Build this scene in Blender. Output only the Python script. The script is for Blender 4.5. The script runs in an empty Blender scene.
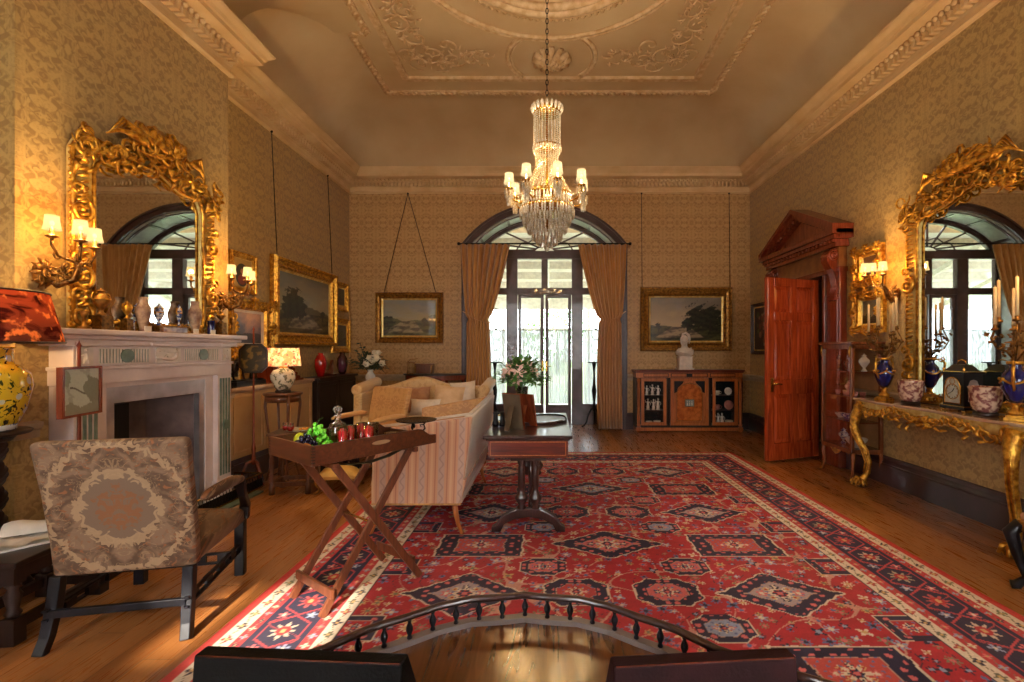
import bpy, math, random
import numpy as np
from mathutils import Matrix, Vector
PI = math.pi
C = bpy.context.scene
col = C.collection
R = math.radians
# ------------------------------------------------------------------ camera, world, sun, exposure
cam_d = bpy.data.cameras.new('camera'); cam = bpy.data.objects.new('camera', cam_d); col.objects.link(cam)
cam.location = (0, 0, 1.45); cam.rotation_euler = (PI / 2, 0, 0)
cam_d.sensor_width = 36; cam_d.lens = 36 * 480 / 1024
cam_d.shift_x = -36 / 1024; cam_d.shift_y = 8 / 1024; cam_d.clip_start = .05
C.camera = cam
C.view_settings.view_transform = 'Standard'; C.view_settings.look = 'None'
C.view_settings.gamma = 1; C.view_settings.use_curve_mapping = False
C.view_settings.exposure = 0.2
w = bpy.data.worlds.new('sky'); C.world = w; w.use_nodes = True
w.node_tree.nodes['Background'].inputs[0].default_value = (.86, .95, 1, 1)
w.node_tree.nodes['Background'].inputs[1].default_value = 8.5
sun_d = bpy.data.lights.new('sun', 'SUN'); sun = bpy.data.objects.new('sun', sun_d); col.objects.link(sun)
sun_d.energy = 17; sun_d.angle = R(1.5); sun_d.color = (1, .9, .76)
sun.rotation_euler = Vector((0.0, .883, -.469)).to_track_quat('-Z', 'Y').to_euler()
for nm, loc, rot, sx, sz in (('far_window_portal', (-.065, 9.32, 1.9), (-PI / 2, 0, 0), 2.7, 3.9), ('front_window_portal', (-1.7, -1.68, 2.0), (PI / 2, 0, 0), 1.6, 2.9), ('front_window_portal', (1.7, -1.68, 2.0), (PI / 2, 0, 0), 1.5, 2.9)):
    d = bpy.data.lights.new(nm, 'AREA'); o = bpy.data.objects.new(nm, d); col.objects.link(o)
    o.location = loc; o.rotation_euler = rot; d.shape = 'RECTANGLE'; d.size = sx; d.size_y = sz; d.cycles.is_portal = True
cy = C.cycles
cy.max_bounces = 7; cy.diffuse_bounces = 4; cy.glossy_bounces = 4; cy.transmission_bounces = 6; cy.transparent_max_bounces = 12
cy.caustics_reflective = False; cy.caustics_refractive = False; cy.sample_clamp_indirect = 4; cy.use_denoising = True
K_SCONCE = 21; K_CHAND = 16; WARM = (1, .66, .30); CHW = (1, .80, .56)

# ------------------------------------------------------------------ materials
MATS = {}
def nodes(name):
    m = bpy.data.materials.new(name); m.use_nodes = True; MATS[name] = m
    nt = m.node_tree; return m, nt, nt.nodes['Principled BSDF']
def V4(c): return (c[0], c[1], c[2], 1)
def S(r, g, b):  # sRGB 0-255 to linear
    f = lambda v: ((v / 255 + .055) / 1.055) ** 2.4 if v > 10 else v / 255 / 12.92
    return (f(r), f(g), f(b))
def mth(nt, op, a, b=None, c=None):
    n = nt.nodes.new('ShaderNodeMath'); n.operation = op
    for i, v in enumerate((a, b, c)):
        if v is None: continue
        if isinstance(v, (int, float)): n.inputs[i].default_value = v
        else: nt.links.new(v, n.inputs[i])
    return n.outputs[0]
def mixc(nt, f, a, b):
    n = nt.nodes.new('ShaderNodeMix'); n.data_type = 'RGBA'
    if isinstance(f, (int, float)): n.inputs[0].default_value = f
    else: nt.links.new(f, n.inputs[0])
    for i, v in ((6, a), (7, b)):
        if isinstance(v, tuple): n.inputs[i].default_value = V4(v)
        else: nt.links.new(v, n.inputs[i])
    return n.outputs[2]
def ramp(nt, f, lo, hi):
    n = nt.nodes.new('ShaderNodeMapRange'); n.inputs[1].default_value = lo; n.inputs[2].default_value = hi
    nt.links.new(f, n.inputs[0]); return n.outputs[0]
def noise(nt, vec, scale, detail=3, dist=0, rough=.5):
    n = nt.nodes.new('ShaderNodeTexNoise'); n.inputs['Scale'].default_value = scale; n.inputs['Detail'].default_value = detail
    n.inputs['Distortion'].default_value = dist; n.inputs['Roughness'].default_value = rough
    if vec is not None: nt.links.new(vec, n.inputs['Vector'])
    return n.outputs['Fac']
def objco(nt): return nt.nodes.new('ShaderNodeTexCoord').outputs['Object']
def scaled(nt, vec, s):
    n = nt.nodes.new('ShaderNodeMapping'); n.inputs['Scale'].default_value = s; nt.links.new(vec, n.inputs[0]); return n.outputs[0]
def bump(nt, b, h, strength, dist=.01):
    n = nt.nodes.new('ShaderNodeBump'); n.inputs['Strength'].default_value = strength; n.inputs['Distance'].default_value = dist
    nt.links.new(h, n.inputs['Height']); nt.links.new(n.outputs[0], b.inputs['Normal'])
def mat(name, c, rough=.5, metal=0, c2=None, sc=12, st=(1, 1, 1), bmp=0, bsc=40, lo=.35, hi=.65, **kw):
    m, nt, b = nodes(name)
    b.inputs['Base Color'].default_value = V4(c); b.inputs['Roughness'].default_value = rough; b.inputs['Metallic'].default_value = metal
    co = objco(nt)
    c2 = c2 or tuple(x * .8 for x in c)
    f = ramp(nt, noise(nt, scaled(nt, co, st), sc, 4), lo, hi)
    nt.links.new(mixc(nt, f, c, c2), b.inputs['Base Color'])
    if bmp: bump(nt, b, noise(nt, scaled(nt, co, st), bsc, 3), bmp)
    for k, v in kw.items():
        b.inputs[k.replace('_', ' ')].default_value = v
    return m
def wood(name, c, c2, rough=.28, st=(1, 1, 6), sc=9, coat=.3):
    s = [12, 12, 12]; i = max(range(3), key=lambda k: st[k]); s[i] = 1.2
    m, nt, b = nodes(name); co = objco(nt)
    f = noise(nt, scaled(nt, co, tuple(s)), 2 if 'door' in name else 3, 3, 1.2)
    nt.links.new(mixc(nt, ramp(nt, f, .3, .75), c, c2), b.inputs['Base Color'])
    b.inputs['Roughness'].default_value = rough; b.inputs['Coat Weight'].default_value = coat; b.inputs['Coat Roughness'].default_value = .15
    return m
def emis(name, c, s, base=None):
    m, nt, b = nodes(name); b.inputs['Base Color'].default_value = V4(base or c)
    b.inputs['Emission Color'].default_value = V4(c); b.inputs['Emission Strength'].default_value = s; b.inputs['Roughness'].default_value = .7
    return m
def vcol(name, rough=.6, bmp=0, coat=0, tint=None):
    m, nt, b = nodes(name); a = nt.nodes.new('ShaderNodeAttribute'); a.attribute_name = 'Col'
    co = objco(nt); f = noise(nt, co, 60, 3)
    nt.links.new(mixc(nt, mth(nt, 'MULTIPLY', f, .25), a.outputs['Color'], (.02, .015, .015)), b.inputs['Base Color'])
    b.inputs['Roughness'].default_value = rough; b.inputs['Coat Weight'].default_value = coat
    if rough > .8: b.inputs['Specular IOR Level'].default_value = .15
    if bmp: bump(nt, b, noise(nt, co, 500, 2), bmp, .004)
    return m
def damask(name, c1, c2, ua, su, sv, rough=.55, ns=5.5, va=2, sheen=.2, lo=.47, hi=.53, det=2.5):
    m, nt, b = nodes(name); co = objco(nt)
    sp = nt.nodes.new('ShaderNodeSeparateXYZ'); nt.links.new(co, sp.inputs[0])
    u = mth(nt, 'PINGPONG', mth(nt, 'ADD', sp.outputs[0], sp.outputs[1]) if name == 'wall_damask_side' else sp.outputs[ua], su)
    row = mth(nt, 'FLOOR', mth(nt, 'DIVIDE', sp.outputs[va], sv))
    v = mth(nt, 'PINGPONG', sp.outputs[va], sv)
    cb = nt.nodes.new('ShaderNodeCombineXYZ'); nt.links.new(u, cb.inputs[0]); nt.links.new(v, cb.inputs[1])
    n1 = noise(nt, cb.outputs[0], ns / su * .42, det, 1.1)
    f = ramp(nt, n1, lo, hi)
    n2 = noise(nt, scaled(nt, co, (60, 60, 4)), 4, 2)
    f2 = mth(nt, 'ADD', mth(nt, 'MULTIPLY', f, .85), mth(nt, 'MULTIPLY', n2, .18))
    nt.links.new(mixc(nt, f2, c1, c2), b.inputs['Base Color'])
    nt.links.new(mth(nt, 'ADD', mth(nt, 'MULTIPLY', f, -.2), rough), b.inputs['Roughness'])
    b.inputs['Sheen Weight'].default_value = sheen
    bump(nt, b, f, .12, .004)
    return m
GOLD = mat('gilding', S(238, 184, 72), .32, .78, S(150, 94, 24), 24, bmp=.35, bsc=70)
GOLDL = mat('pale_gilding', S(240, 216, 140), .42, .5, S(214, 170, 80), 20, bmp=.1, bsc=60)
GOLDD = mat('aged_gilding', S(176, 124, 50), .42, .7, S(108, 70, 26), 30, bmp=.35, bsc=60)
BRONZE = mat('bronze', S(150, 104, 46), .4, .8, S(82, 54, 24), 40, bmp=.2)
BRASS = mat('brass', S(224, 180, 90), .25, .95)
IRON = mat('black_iron', S(28, 24, 22), .45, .6)
STEEL = mat('burnished_steel', S(214, 208, 210), .3, .75, S(176, 170, 174), 5)
PLASTER = mat('ceiling_plaster', S(206, 178, 132), .7, 0, S(196, 164, 118), 1.5, bmp=.03)
CORN = mat('cornice_paint', S(222, 190, 140), .6, 0, S(208, 172, 120), 3)
ORN = mat('ornament_plaster', S(222, 192, 146), .6, 0, S(196, 158, 106), 12)
WALLX = damask('wall_damask_side', S(186, 154, 92), S(146, 114, 60), 1, .16, .27, ns=8, lo=.42, hi=.58, det=4)
WALLY = damask('wall_damask_end', S(194, 154, 98), S(160, 120, 68), 0, .13, .22, ns=7, lo=.44, hi=.56)
DADO = mat('dado_rail_paint', S(178, 156, 126), .5)
DARKT = mat('dark_skirting', S(66, 44, 48), .28, 0, S(50, 32, 36), 6, Coat_Weight=.6)
DARKF = mat('dark_window_frame', S(88, 66, 66), .35, 0, S(70, 50, 50), 6, Coat_Weight=.3)
MAHOG = wood('mahogany', S(142, 64, 36), S(96, 38, 22), .25)
MAHOGX = wood('mahogany_rail', S(118, 42, 24), S(74, 24, 14), .28, st=(6, 1, 1))
DOORW = wood('door_mahogany', S(186, 78, 36), S(122, 40, 18), .22, coat=.6)
WALNUT = wood('walnut', S(116, 66, 36), S(76, 40, 22), .3)
OAKD = wood('dark_oak', S(46, 28, 22), S(26, 15, 12), .4, coat=.1)
OAKM = wood('stool_oak', S(104, 62, 38), S(66, 36, 22), .4)
EBON = mat('ebonised_wood', S(12, 11, 16), .42, 0, S(22, 21, 28), 8, Specular_IOR_Level=.3)
SATIN = wood('satinwood', S(196, 116, 58), S(150, 80, 36), .3)
TEAK = wood('tray_wood', S(98, 52, 30), S(60, 30, 18), .3, st=(6, 1, 1), coat=.15)
LEGW = wood('tray_stand_wood', S(122, 68, 42), S(80, 42, 26), .38, coat=.1)
DESKW = wood('desk_wood', S(112, 66, 30), S(74, 40, 18), .18, st=(1, 6, 1), coat=.6)
TABLEW = wood('library_table_wood', S(58, 30, 26), S(36, 18, 16), .3, coat=.9)
MARBLE = mat('chimney_marble', S(236, 220, 212), .3, 0, S(214, 196, 190), 4)
MARBW = mat('white_marble', S(236, 222, 206), .45)
MARBG = mat('green_marble', S(120, 138, 118), .3, 0, S(86, 104, 90), 14)
MARBT = mat('console_marble', S(200, 168, 140), .12, 0, S(176, 140, 116), 6, Coat_Weight=.5)
BRICK = mat('firebox_stone', S(128, 104, 98), .7, 0, S(70, 56, 54), 4)
SOOT = mat('sooty_iron', S(18, 16, 16), .7)
CURT = mat('curtain_velvet', S(204, 150, 80), .75, 0, S(172, 120, 56), 5, st=(8, 8, .6), Sheen_Weight=.4)
CURTT = mat('tieback_fabric', S(206, 160, 110), .7)
COBALT = mat('cobalt_glaze', S(18, 26, 92), .12, 0, Coat_Weight=.8)
REDG = mat('red_glaze', S(178, 18, 20), .12, 0, Coat_Weight=.8)
PURPG = mat('plum_glaze', S(72, 24, 44), .15, 0, Coat_Weight=.8)
PORC = mat('white_porcelain', S(242, 236, 224), .2, 0, Coat_Weight=.6)
PORCB = mat('blue_white_porcelain', S(222, 222, 222), .2, 0, S(70, 90, 150), 34, lo=.5, hi=.54)
IMARI = mat('imari_porcelain', S(208, 178, 152), .2, 0, S(124, 74, 72), 30, lo=.42, hi=.56, Coat_Weight=.6)
PINK = mat('pink_porcelain', S(206, 138, 128), .25)
STONEY = mat('blue_john_stone', S(190, 160, 130), .25, 0, S(110, 80, 70), 18)
CANDLE = mat('candle_wax', S(240, 206, 150), .5, Subsurface_Weight=.0)
LEATHK = mat('black_leather', S(9, 7, 7), .7, 0, S(12, 9, 8), 10, bmp=.1, bsc=200, Specular_IOR_Level=.12)
LEATHR = mat('oxblood_leather', S(44, 16, 18), .7, 0, S(32, 12, 14), 10, bmp=.1, bsc=200, Specular_IOR_Level=.15)
PAPER = mat('paper', S(226, 218, 204), .7)
GREENL = mat('green_leaves', S(104, 150, 64), .5, 0, S(56, 104, 42), 20)
LEAFD = mat('dark_leaves', S(58, 80, 52), .55, 0, S(36, 56, 38), 20)
PETALP = mat('pale_pink_petals', S(236, 206, 190), .5, 0, S(226, 180, 164), 20)
PETALW = mat('cream_petals', S(244, 238, 214), .5)
GRAPEG = mat('green_grape_skin', S(96, 214, 60), .2, 0, S(140, 226, 70), 8)
GRAPEK = mat('black_grape_skin', S(30, 24, 52), .25)
PEAR = mat('pear_skin', S(196, 200, 40), .35)
ORANGE = mat('orange_skin', S(232, 150, 50), .4)
REDF = mat('red_fruit_skin', S(216, 40, 28), .3)
REDL = mat('red_liquid', S(214, 16, 40), .2)
def glass(name, c=(1, 1, 1), mixf=.8, rough=.03):
    m, nt, b = nodes(name); nt.nodes.remove(b)
    g = nt.nodes.new('ShaderNodeBsdfGlossy'); g.inputs[0].default_value = V4(c); g.inputs[1].default_value = rough
    t = nt.nodes.new('ShaderNodeBsdfTransparent'); t.inputs[0].default_value = V4(tuple(.3 + .7 * x for x in c))
    l = nt.nodes.new('ShaderNodeLayerWeight'); l.inputs[0].default_value = .35 if mixf < .95 else .2
    f = mth(nt, 'ADD', mth(nt, 'MULTIPLY', l.outputs['Fresnel'], .8 if mixf < .95 else .3), 1 - mixf)
    x = nt.nodes.new('ShaderNodeMixShader'); nt.links.new(f, x.inputs[0]); nt.links.new(t.outputs[0], x.inputs[1]); nt.links.new(g.outputs[0], x.inputs[2])
    nt.links.new(x.outputs[0], nt.nodes['Material Output'].inputs[0]); return m
GLASS = glass('clear_glass', mixf=.985)
CRYS = glass('cut_crystal', (1, .98, .95), .90, .06)
def drop_mat():
    m, nt, b = nodes('chandelier_crystal'); co = objco(nt)
    v = nt.nodes.new('ShaderNodeTexVoronoi'); v.inputs['Scale'].default_value = 70; nt.links.new(co, v.inputs[0])
    nt.links.new(mixc(nt, ramp(nt, v.outputs['Distance'], .1, .6), S(255, 250, 236), S(220, 200, 164)), b.inputs['Base Color'])
    b.inputs['Roughness'].default_value = .12; b.inputs['IOR'].default_value = 1.8; b.inputs['Metallic'].default_value = .1
    b.inputs['Transmission Weight'].default_value = .25
    return m
DROP = drop_mat()
MIRROR = mat('mirror_silver', S(226, 232, 232), .015, 1, S(224, 230, 230), 2)
def shade_mat(name, c, s, tr=.5, k=1, kt=1):
    m, nt, b = nodes(name); nt.nodes.remove(b)
    t = nt.nodes.new('ShaderNodeBsdfTranslucent'); t.inputs[0].default_value = V4(tuple(k * x for x in c))
    d = nt.nodes.new('ShaderNodeBsdfTransparent'); d.inputs[0].default_value = V4(tuple(kt * x for x in c))
    e = nt.nodes.new('ShaderNodeEmission'); e.inputs[0].default_value = V4(c); e.inputs[1].default_value = s
    x = nt.nodes.new('ShaderNodeMixShader'); x.inputs[0].default_value = tr; nt.links.new(t.outputs[0], x.inputs[1]); nt.links.new(d.outputs[0], x.inputs[2])
    a = nt.nodes.new('ShaderNodeAddShader'); nt.links.new(x.outputs[0], a.inputs[0]); nt.links.new(e.outputs[0], a.inputs[1])
    nt.links.new(a.outputs[0], nt.nodes['Material Output'].inputs[0]); return m
SHADE = shade_mat('lit_candle_shade', (1, .70, .32), .8, .4, .012, .8)
SHADEC = shade_mat('lit_chandelier_shade', (1, .76, .40), .8, .4, .010, .8)
BULB = emis('lit_bulb', (1, .75, .4), 5)
def lace_mat():
    m, nt, b = nodes('lace_net'); nt.nodes.remove(b); co = objco(nt)
    t = nt.nodes.new('ShaderNodeBsdfTranslucent'); t.inputs[0].default_value = (.5, .53, .56, 1)
    d = nt.nodes.new('ShaderNodeBsdfDiffuse'); d.inputs[0].default_value = (.8, .83, .85, 1)
    p = nt.nodes.new('ShaderNodeBsdfTransparent')
    x = nt.nodes.new('ShaderNodeMixShader'); x.inputs[0].default_value = .4; nt.links.new(t.outputs[0], x.inputs[1]); nt.links.new(d.outputs[0], x.inputs[2])
    y = nt.nodes.new('ShaderNodeMixShader'); nt.links.new(ramp(nt, noise(nt, scaled(nt, co, (1, 1, .4)), 30, 2), .3, 1.9), y.inputs[0])
    nt.links.new(x.outputs[0], y.inputs[1]); nt.links.new(p.outputs[0], y.inputs[2])
    nt.links.new(y.outputs[0], nt.nodes['Material Output'].inputs[0]); return m
LACE = lace_mat()
def floor_mat():
    m, nt, b = nodes('oak_floor_boards'); co = objco(nt)
    sp = nt.nodes.new('ShaderNodeSeparateXYZ'); nt.links.new(co, sp.inputs[0])
    xi = mth(nt, 'DIVIDE', sp.outputs[0], .135); row = mth(nt, 'FLOOR', xi)
    yi = mth(nt, 'ADD', mth(nt, 'DIVIDE', sp.outputs[1], 1.9), mth(nt, 'MULTIPLY', row, .37)); cl = mth(nt, 'FLOOR', yi)
    cb = nt.nodes.new('ShaderNodeCombineXYZ'); nt.links.new(row, cb.inputs[0]); nt.links.new(cl, cb.inputs[1])
    wn = nt.nodes.new('ShaderNodeTexWhiteNoise'); nt.links.new(cb.outputs[0], wn.inputs[0])
    gr = noise(nt, scaled(nt, co, (22, 1.3, 1)), 3, 5, .6)
    c = mixc(nt, wn.outputs[0], S(176, 116, 62), S(134, 80, 38))
    c = mixc(nt, mth(nt, 'MULTIPLY', ramp(nt, gr, .4, .75), .35), c, S(92, 50, 24))
    e = mth(nt, 'LESS_THAN', mth(nt, 'PINGPONG', xi, .5), .012); e2 = mth(nt, 'LESS_THAN', mth(nt, 'PINGPONG', yi, .5), .0012)
    c = mixc(nt, mth(nt, 'MULTIPLY', mth(nt, 'MAXIMUM', e, e2), .7), c, S(40, 22, 12))
    nt.links.new(c, b.inputs['Base Color'])
    nt.links.new(mth(nt, 'ADD', mth(nt, 'MULTIPLY', gr, .25), .17), b.inputs['Roughness'])
    b.inputs['Coat Weight'].default_value = .25; b.inputs['Coat Roughness'].default_value = .25
    return m
FLOORM = floor_mat()
def stripe_mat():
    m, nt, b = nodes('striped_silk'); co = objco(nt)
    sp = nt.nodes.new('ShaderNodeSeparateXYZ'); nt.links.new(co, sp.inputs[0])
    u = mth(nt, 'ADD', sp.outputs[0], sp.outputs[1])
    p = mth(nt, 'FRACT', mth(nt, 'DIVIDE', u, .15))
    a = mth(nt, 'LESS_THAN', p, .34)                      # floral band
    l1 = mth(nt, 'LESS_THAN', mth(nt, 'ABSOLUTE', mth(nt, 'SUBTRACT', p, .48)), .035)
    l2 = mth(nt, 'LESS_THAN', mth(nt, 'ABSOLUTE', mth(nt, 'SUBTRACT', p, .86)), .035)
    l3 = mth(nt, 'LESS_THAN', mth(nt, 'ABSOLUTE', mth(nt, 'SUBTRACT', p, .67)), .06)
    vine = mth(nt, 'LESS_THAN', mth(nt, 'ABSOLUTE', mth(nt, 'SUBTRACT', mth(nt, 'SUBTRACT', p, .17), mth(nt, 'MULTIPLY', mth(nt, 'SINE', mth(nt, 'MULTIPLY', sp.outputs[2], 70)), .09))), .045)
    c = mixc(nt, a, S(204, 152, 116), S(192, 158, 138))
    c = mixc(nt, mth(nt, 'MAXIMUM', l1, l2), c, S(184, 122, 92)); c = mixc(nt, l3, c, S(212, 168, 130))
    c = mixc(nt, mth(nt, 'MULTIPLY', vine, a), c, S(172, 138, 124))
    nt.links.new(c, b.inputs['Base Color']); b.inputs['Roughness'].default_value = .55; b.inputs['Sheen Weight'].default_value = .3
    return m
STRIPE = stripe_mat()
DAMGOLD = damask('gold_damask_upholstery', S(206, 158, 96), S(186, 134, 76), 0, .12, .16, .6)
DAMPALE = damask('pale_gold_upholstery', S(214, 180, 126), S(196, 158, 104), 0, .12, .16, .5)
DAMGREY = damask('window_pale_upholstery', S(222, 206, 184), S(206, 188, 162), 1, .12, .16, .5)  # sofa back paled for glancing window light, put into the colour
def floral_mat():
    m, nt, b = nodes('faded_floral_upholstery'); co = objco(nt); sp = nt.nodes.new('ShaderNodeSeparateXYZ'); nt.links.new(co, sp.inputs[0])
    u = mth(nt, 'ABSOLUTE', sp.outputs[0]); v = mth(nt, 'ADD', sp.outputs[2], mth(nt, 'MULTIPLY', sp.outputs[1], .4))
    cb = nt.nodes.new('ShaderNodeCombineXYZ'); nt.links.new(u, cb.inputs[0]); nt.links.new(v, cb.inputs[1])
    n1 = noise(nt, cb.outputs[0], 9.5, 3, 1.0); n2 = noise(nt, cb.outputs[0], 17, 2, 1.2); n3 = noise(nt, cb.outputs[0], 34, 3, .8)
    dz = mth(nt, 'MULTIPLY', mth(nt, 'SUBTRACT', v, .82), .85)
    d = mth(nt, 'ADD', mth(nt, 'SQRT', mth(nt, 'ADD', mth(nt, 'MULTIPLY', u, u), mth(nt, 'MULTIPLY', dz, dz))), mth(nt, 'MULTIPLY', mth(nt, 'SUBTRACT', n2, .5), .12))
    c = mixc(nt, ramp(nt, n1, .42, .56), S(122, 98, 78), S(86, 66, 52))
    ringm = mth(nt, 'LESS_THAN', mth(nt, 'ABSOLUTE', mth(nt, 'SUBTRACT', d, .165)), .017); ring2 = mth(nt, 'LESS_THAN', mth(nt, 'ABSOLUTE', mth(nt, 'SUBTRACT', d, .30)), .012)
    band = mth(nt, 'LESS_THAN', mth(nt, 'ABSOLUTE', mth(nt, 'SUBTRACT', n2, .55)), .02)
    c = mixc(nt, mth(nt, 'MULTIPLY', band, .5), c, S(150, 122, 92)); c = mixc(nt, mth(nt, 'LESS_THAN', d, .15), c, S(112, 92, 76))
    fl = mth(nt, 'MULTIPLY', mth(nt, 'LESS_THAN', d, .10), ramp(nt, n3, .42, .52)); c = mixc(nt, fl, c, S(124, 84, 56))
    out = mth(nt, 'MULTIPLY', mth(nt, 'GREATER_THAN', d, .2), ramp(nt, n3, .58, .66)); c = mixc(nt, out, c, S(130, 84, 54))
    c = mixc(nt, mth(nt, 'MULTIPLY', mth(nt, 'MAXIMUM', ringm, ring2), .75), c, S(158, 132, 102))
    nt.links.new(c, b.inputs['Base Color']); b.inputs['Roughness'].default_value = .8; b.inputs['Specular IOR Level'].default_value = .2; return m
DAMROSE = floral_mat()
CUSHC = mat('cream_cushion', S(222, 190, 150), .7, 0, S(206, 170, 128), 10)
CUSHW = mat('white_cushion', S(236, 222, 204), .7)
CUSHB = mat('brown_cushion', S(150, 104, 74), .7, 0, S(186, 140, 100), 10)

# ------------------------------------------------------------------ mesh builder
class MB:
    def __init__(s): s.v = []; s.f = []; s.sm = []; s.mi = []; s.M = Matrix(); s.cur = 0
    def add(s, vs, fs, smooth=False):
        o = len(s.v)
        for p in vs: s.v.append(tuple(s.M @ Vector(p)))
        for f in fs: s.f.append(tuple(i + o for i in f)); s.sm.append(smooth); s.mi.append(s.cur)
        return s
    def bb(s, x0, x1, y0, y1, z0, z1):
        return s.add([(x0, y0, z0), (x1, y0, z0), (x1, y1, z0), (x0, y1, z0), (x0, y0, z1), (x1, y0, z1), (x1, y1, z1), (x0, y1, z1)],
                     [(0, 3, 2, 1), (4, 5, 6, 7), (0, 1, 5, 4), (1, 2, 6, 5), (2, 3, 7, 6), (3, 0, 4, 7)])
    def box(s, c, d): return s.bb(c[0] - d[0] / 2, c[0] + d[0] / 2, c[1] - d[1] / 2, c[1] + d[1] / 2, c[2] - d[2] / 2, c[2] + d[2] / 2)
    def lathe(s, prof, n=20, at=(0, 0, 0), sx=1, sy=1):
        vs = []; fs = []
        for r, z in prof:
            for i in range(n):
                a = 2 * PI * i / n; vs.append((at[0] + r * math.cos(a) * sx, at[1] + r * math.sin(a) * sy, at[2] + z))
        m = len(prof)
        for j in range(m - 1):
            for i in range(n):
                k = (i + 1) % n; fs.append((j * n + i, j * n + k, (j + 1) * n + k, (j + 1) * n + i))
        if prof[0][0] > 1e-4: fs.append(tuple(range(n - 1, -1, -1)))
        if prof[-1][0] > 1e-4: fs.append(tuple((m - 1) * n + i for i in range(n)))
        return s.add(vs, fs, True)
    def shell(s, prof, n=20, at=(0, 0, 0), fl=0, nf=0):
        vs = []; fs = []
        for r, z in prof:
            for i in range(n):
                a = 2 * PI * i / n; rr = r * (1 + fl * math.cos(nf * a)); vs.append((at[0] + rr * math.cos(a), at[1] + rr * math.sin(a), at[2] + z))
        for j in range(len(prof) - 1):
            for i in range(n):
                k = (i + 1) % n; fs.append((j * n + i, j * n + k, (j + 1) * n + k, (j + 1) * n + i))
        return s.add(vs, fs, True)
    def tube(s, pts, r, n=7, closed=False, flat=1):
        pts = [Vector(p) for p in pts]; m = len(pts); rs = r if isinstance(r, (list, tuple)) else [r] * m
        vs = []; fs = []; up = None
        for i, p in enumerate(pts):
            if closed: t = pts[(i + 1) % m] - pts[i - 1]
            else: t = pts[min(i + 1, m - 1)] - pts[max(i - 1, 0)]
            if t.length < 1e-9: t = Vector((0, 0, 1))
            t.normalize()
            if up is None:
                up = Vector((0, 0, 1)) if abs(t.z) < .9 else Vector((1, 0, 0))
            a = t.cross(up)
            if a.length < 1e-6: a = t.cross(Vector((0, 1, 0)))
            a.normalize(); b = a.cross(t).normalized(); up = b
            for k in range(n):
                th = 2 * PI * k / n; vs.append(p + a * math.cos(th) * rs[i] + b * math.sin(th) * rs[i] * flat)
        L = m if closed else m - 1
        for i in range(L):
            j = (i + 1) % m
            for k in range(n):
                q = (k + 1) % n; fs.append((i * n + k, i * n + q, j * n + q, j * n + k))
        if not closed: fs.append(tuple(range(n - 1, -1, -1))); fs.append(tuple((m - 1) * n + k for k in range(n)))
        return s.add(vs, fs, True)
    def ball(s, c, r, n=8, sz=1, m=6):
        return s.lathe([(r * math.sin(PI * i / m), -r * sz * math.cos(PI * i / m)) for i in range(m + 1)], n, c)
    def beam(s, p0, p1, w, h, w1=None, h1=None, up=(0, 0, 1)):
        p0 = Vector(p0); p1 = Vector(p1); t = (p1 - p0).normalized(); a = t.cross(Vector(up))
        if a.length < 1e-4: a = Vector((1, 0, 0))
        a.normalize(); b = a.cross(t).normalized(); w1 = w1 or w; h1 = h1 or h; vs = []
        for p, ww, hh in ((p0, w, h), (p1, w1, h1)):
            for i, j in ((-1, -1), (1, -1), (1, 1), (-1, 1)): vs.append(p + a * i * ww / 2 + b * j * hh / 2)
        return s.add(vs, [(0, 1, 2, 3), (7, 6, 5, 4), (0, 4, 5, 1), (1, 5, 6, 2), (2, 6, 7, 3), (3, 7, 4, 0)])
    def strip(s, pts, w, h, up=(0, 0, 1)):
        """swept rectangular bar along pts"""
        pts = [Vector(p) for p in pts]; vs = []; fs = []; m = len(pts)
        for i, p in enumerate(pts):
            t = (pts[min(i + 1, m - 1)] - pts[max(i - 1, 0)]).normalized(); a = t.cross(Vector(up)).normalized(); b = a.cross(t)
            ww = w[i] if isinstance(w, (list, tuple)) else w; hh = h[i] if isinstance(h, (list, tuple)) else h
            for x, y in ((-1, -1), (1, -1), (1, 1), (-1, 1)): vs.append(p + a * x * ww / 2 + b * y * hh / 2)
        for i in range(m - 1):
            for k in range(4): q = (k + 1) % 4; fs.append((i * 4 + k, i * 4 + q, i * 4 + 4 + q, i * 4 + 4 + k))
        fs += [(3, 2, 1, 0), tuple(4 * (m - 1) + k for k in range(4))]
        return s.add(vs, fs)
    def prism(s, poly, a, b, ax='y', smooth=False):
        """polygon in the plane across axis ax, extruded from a to b"""
        f = {'y': lambda p, t: (p[0], t, p[1]), 'z': lambda p, t: (p[0], p[1], t), 'x': lambda p, t: (t, p[0], p[1])}[ax]
        n = len(poly); vs = [f(p, a) for p in poly] + [f(p, b) for p in poly]
        fs = [tuple(range(n)), tuple(range(2 * n - 1, n - 1, -1))] + [(i, i + n, (i + 1) % n + n, (i + 1) % n) for i in range(n)]
        return s.add(vs, fs, smooth)
    def ring(s, outer, inner, a, b, ax='y'):
        f = {'y': lambda p, t: (p[0], t, p[1]), 'z': lambda p, t: (p[0], p[1], t), 'x': lambda p, t: (t, p[0], p[1])}[ax]
        n = len(outer); vs = [f(p, a) for p in outer] + [f(p, a) for p in inner] + [f(p, b) for p in outer] + [f(p, b) for p in inner]; fs = []
        for i in range(n):
            j = (i + 1) % n
            fs += [(i, j, j + n, i + n), (i + 2 * n, i + 3 * n, j + 3 * n, j + 2 * n), (i, i + 2 * n, j + 2 * n, j), (i + n, j + n, j + 3 * n, i + 3 * n)]
        return s.add(vs, fs)
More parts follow.
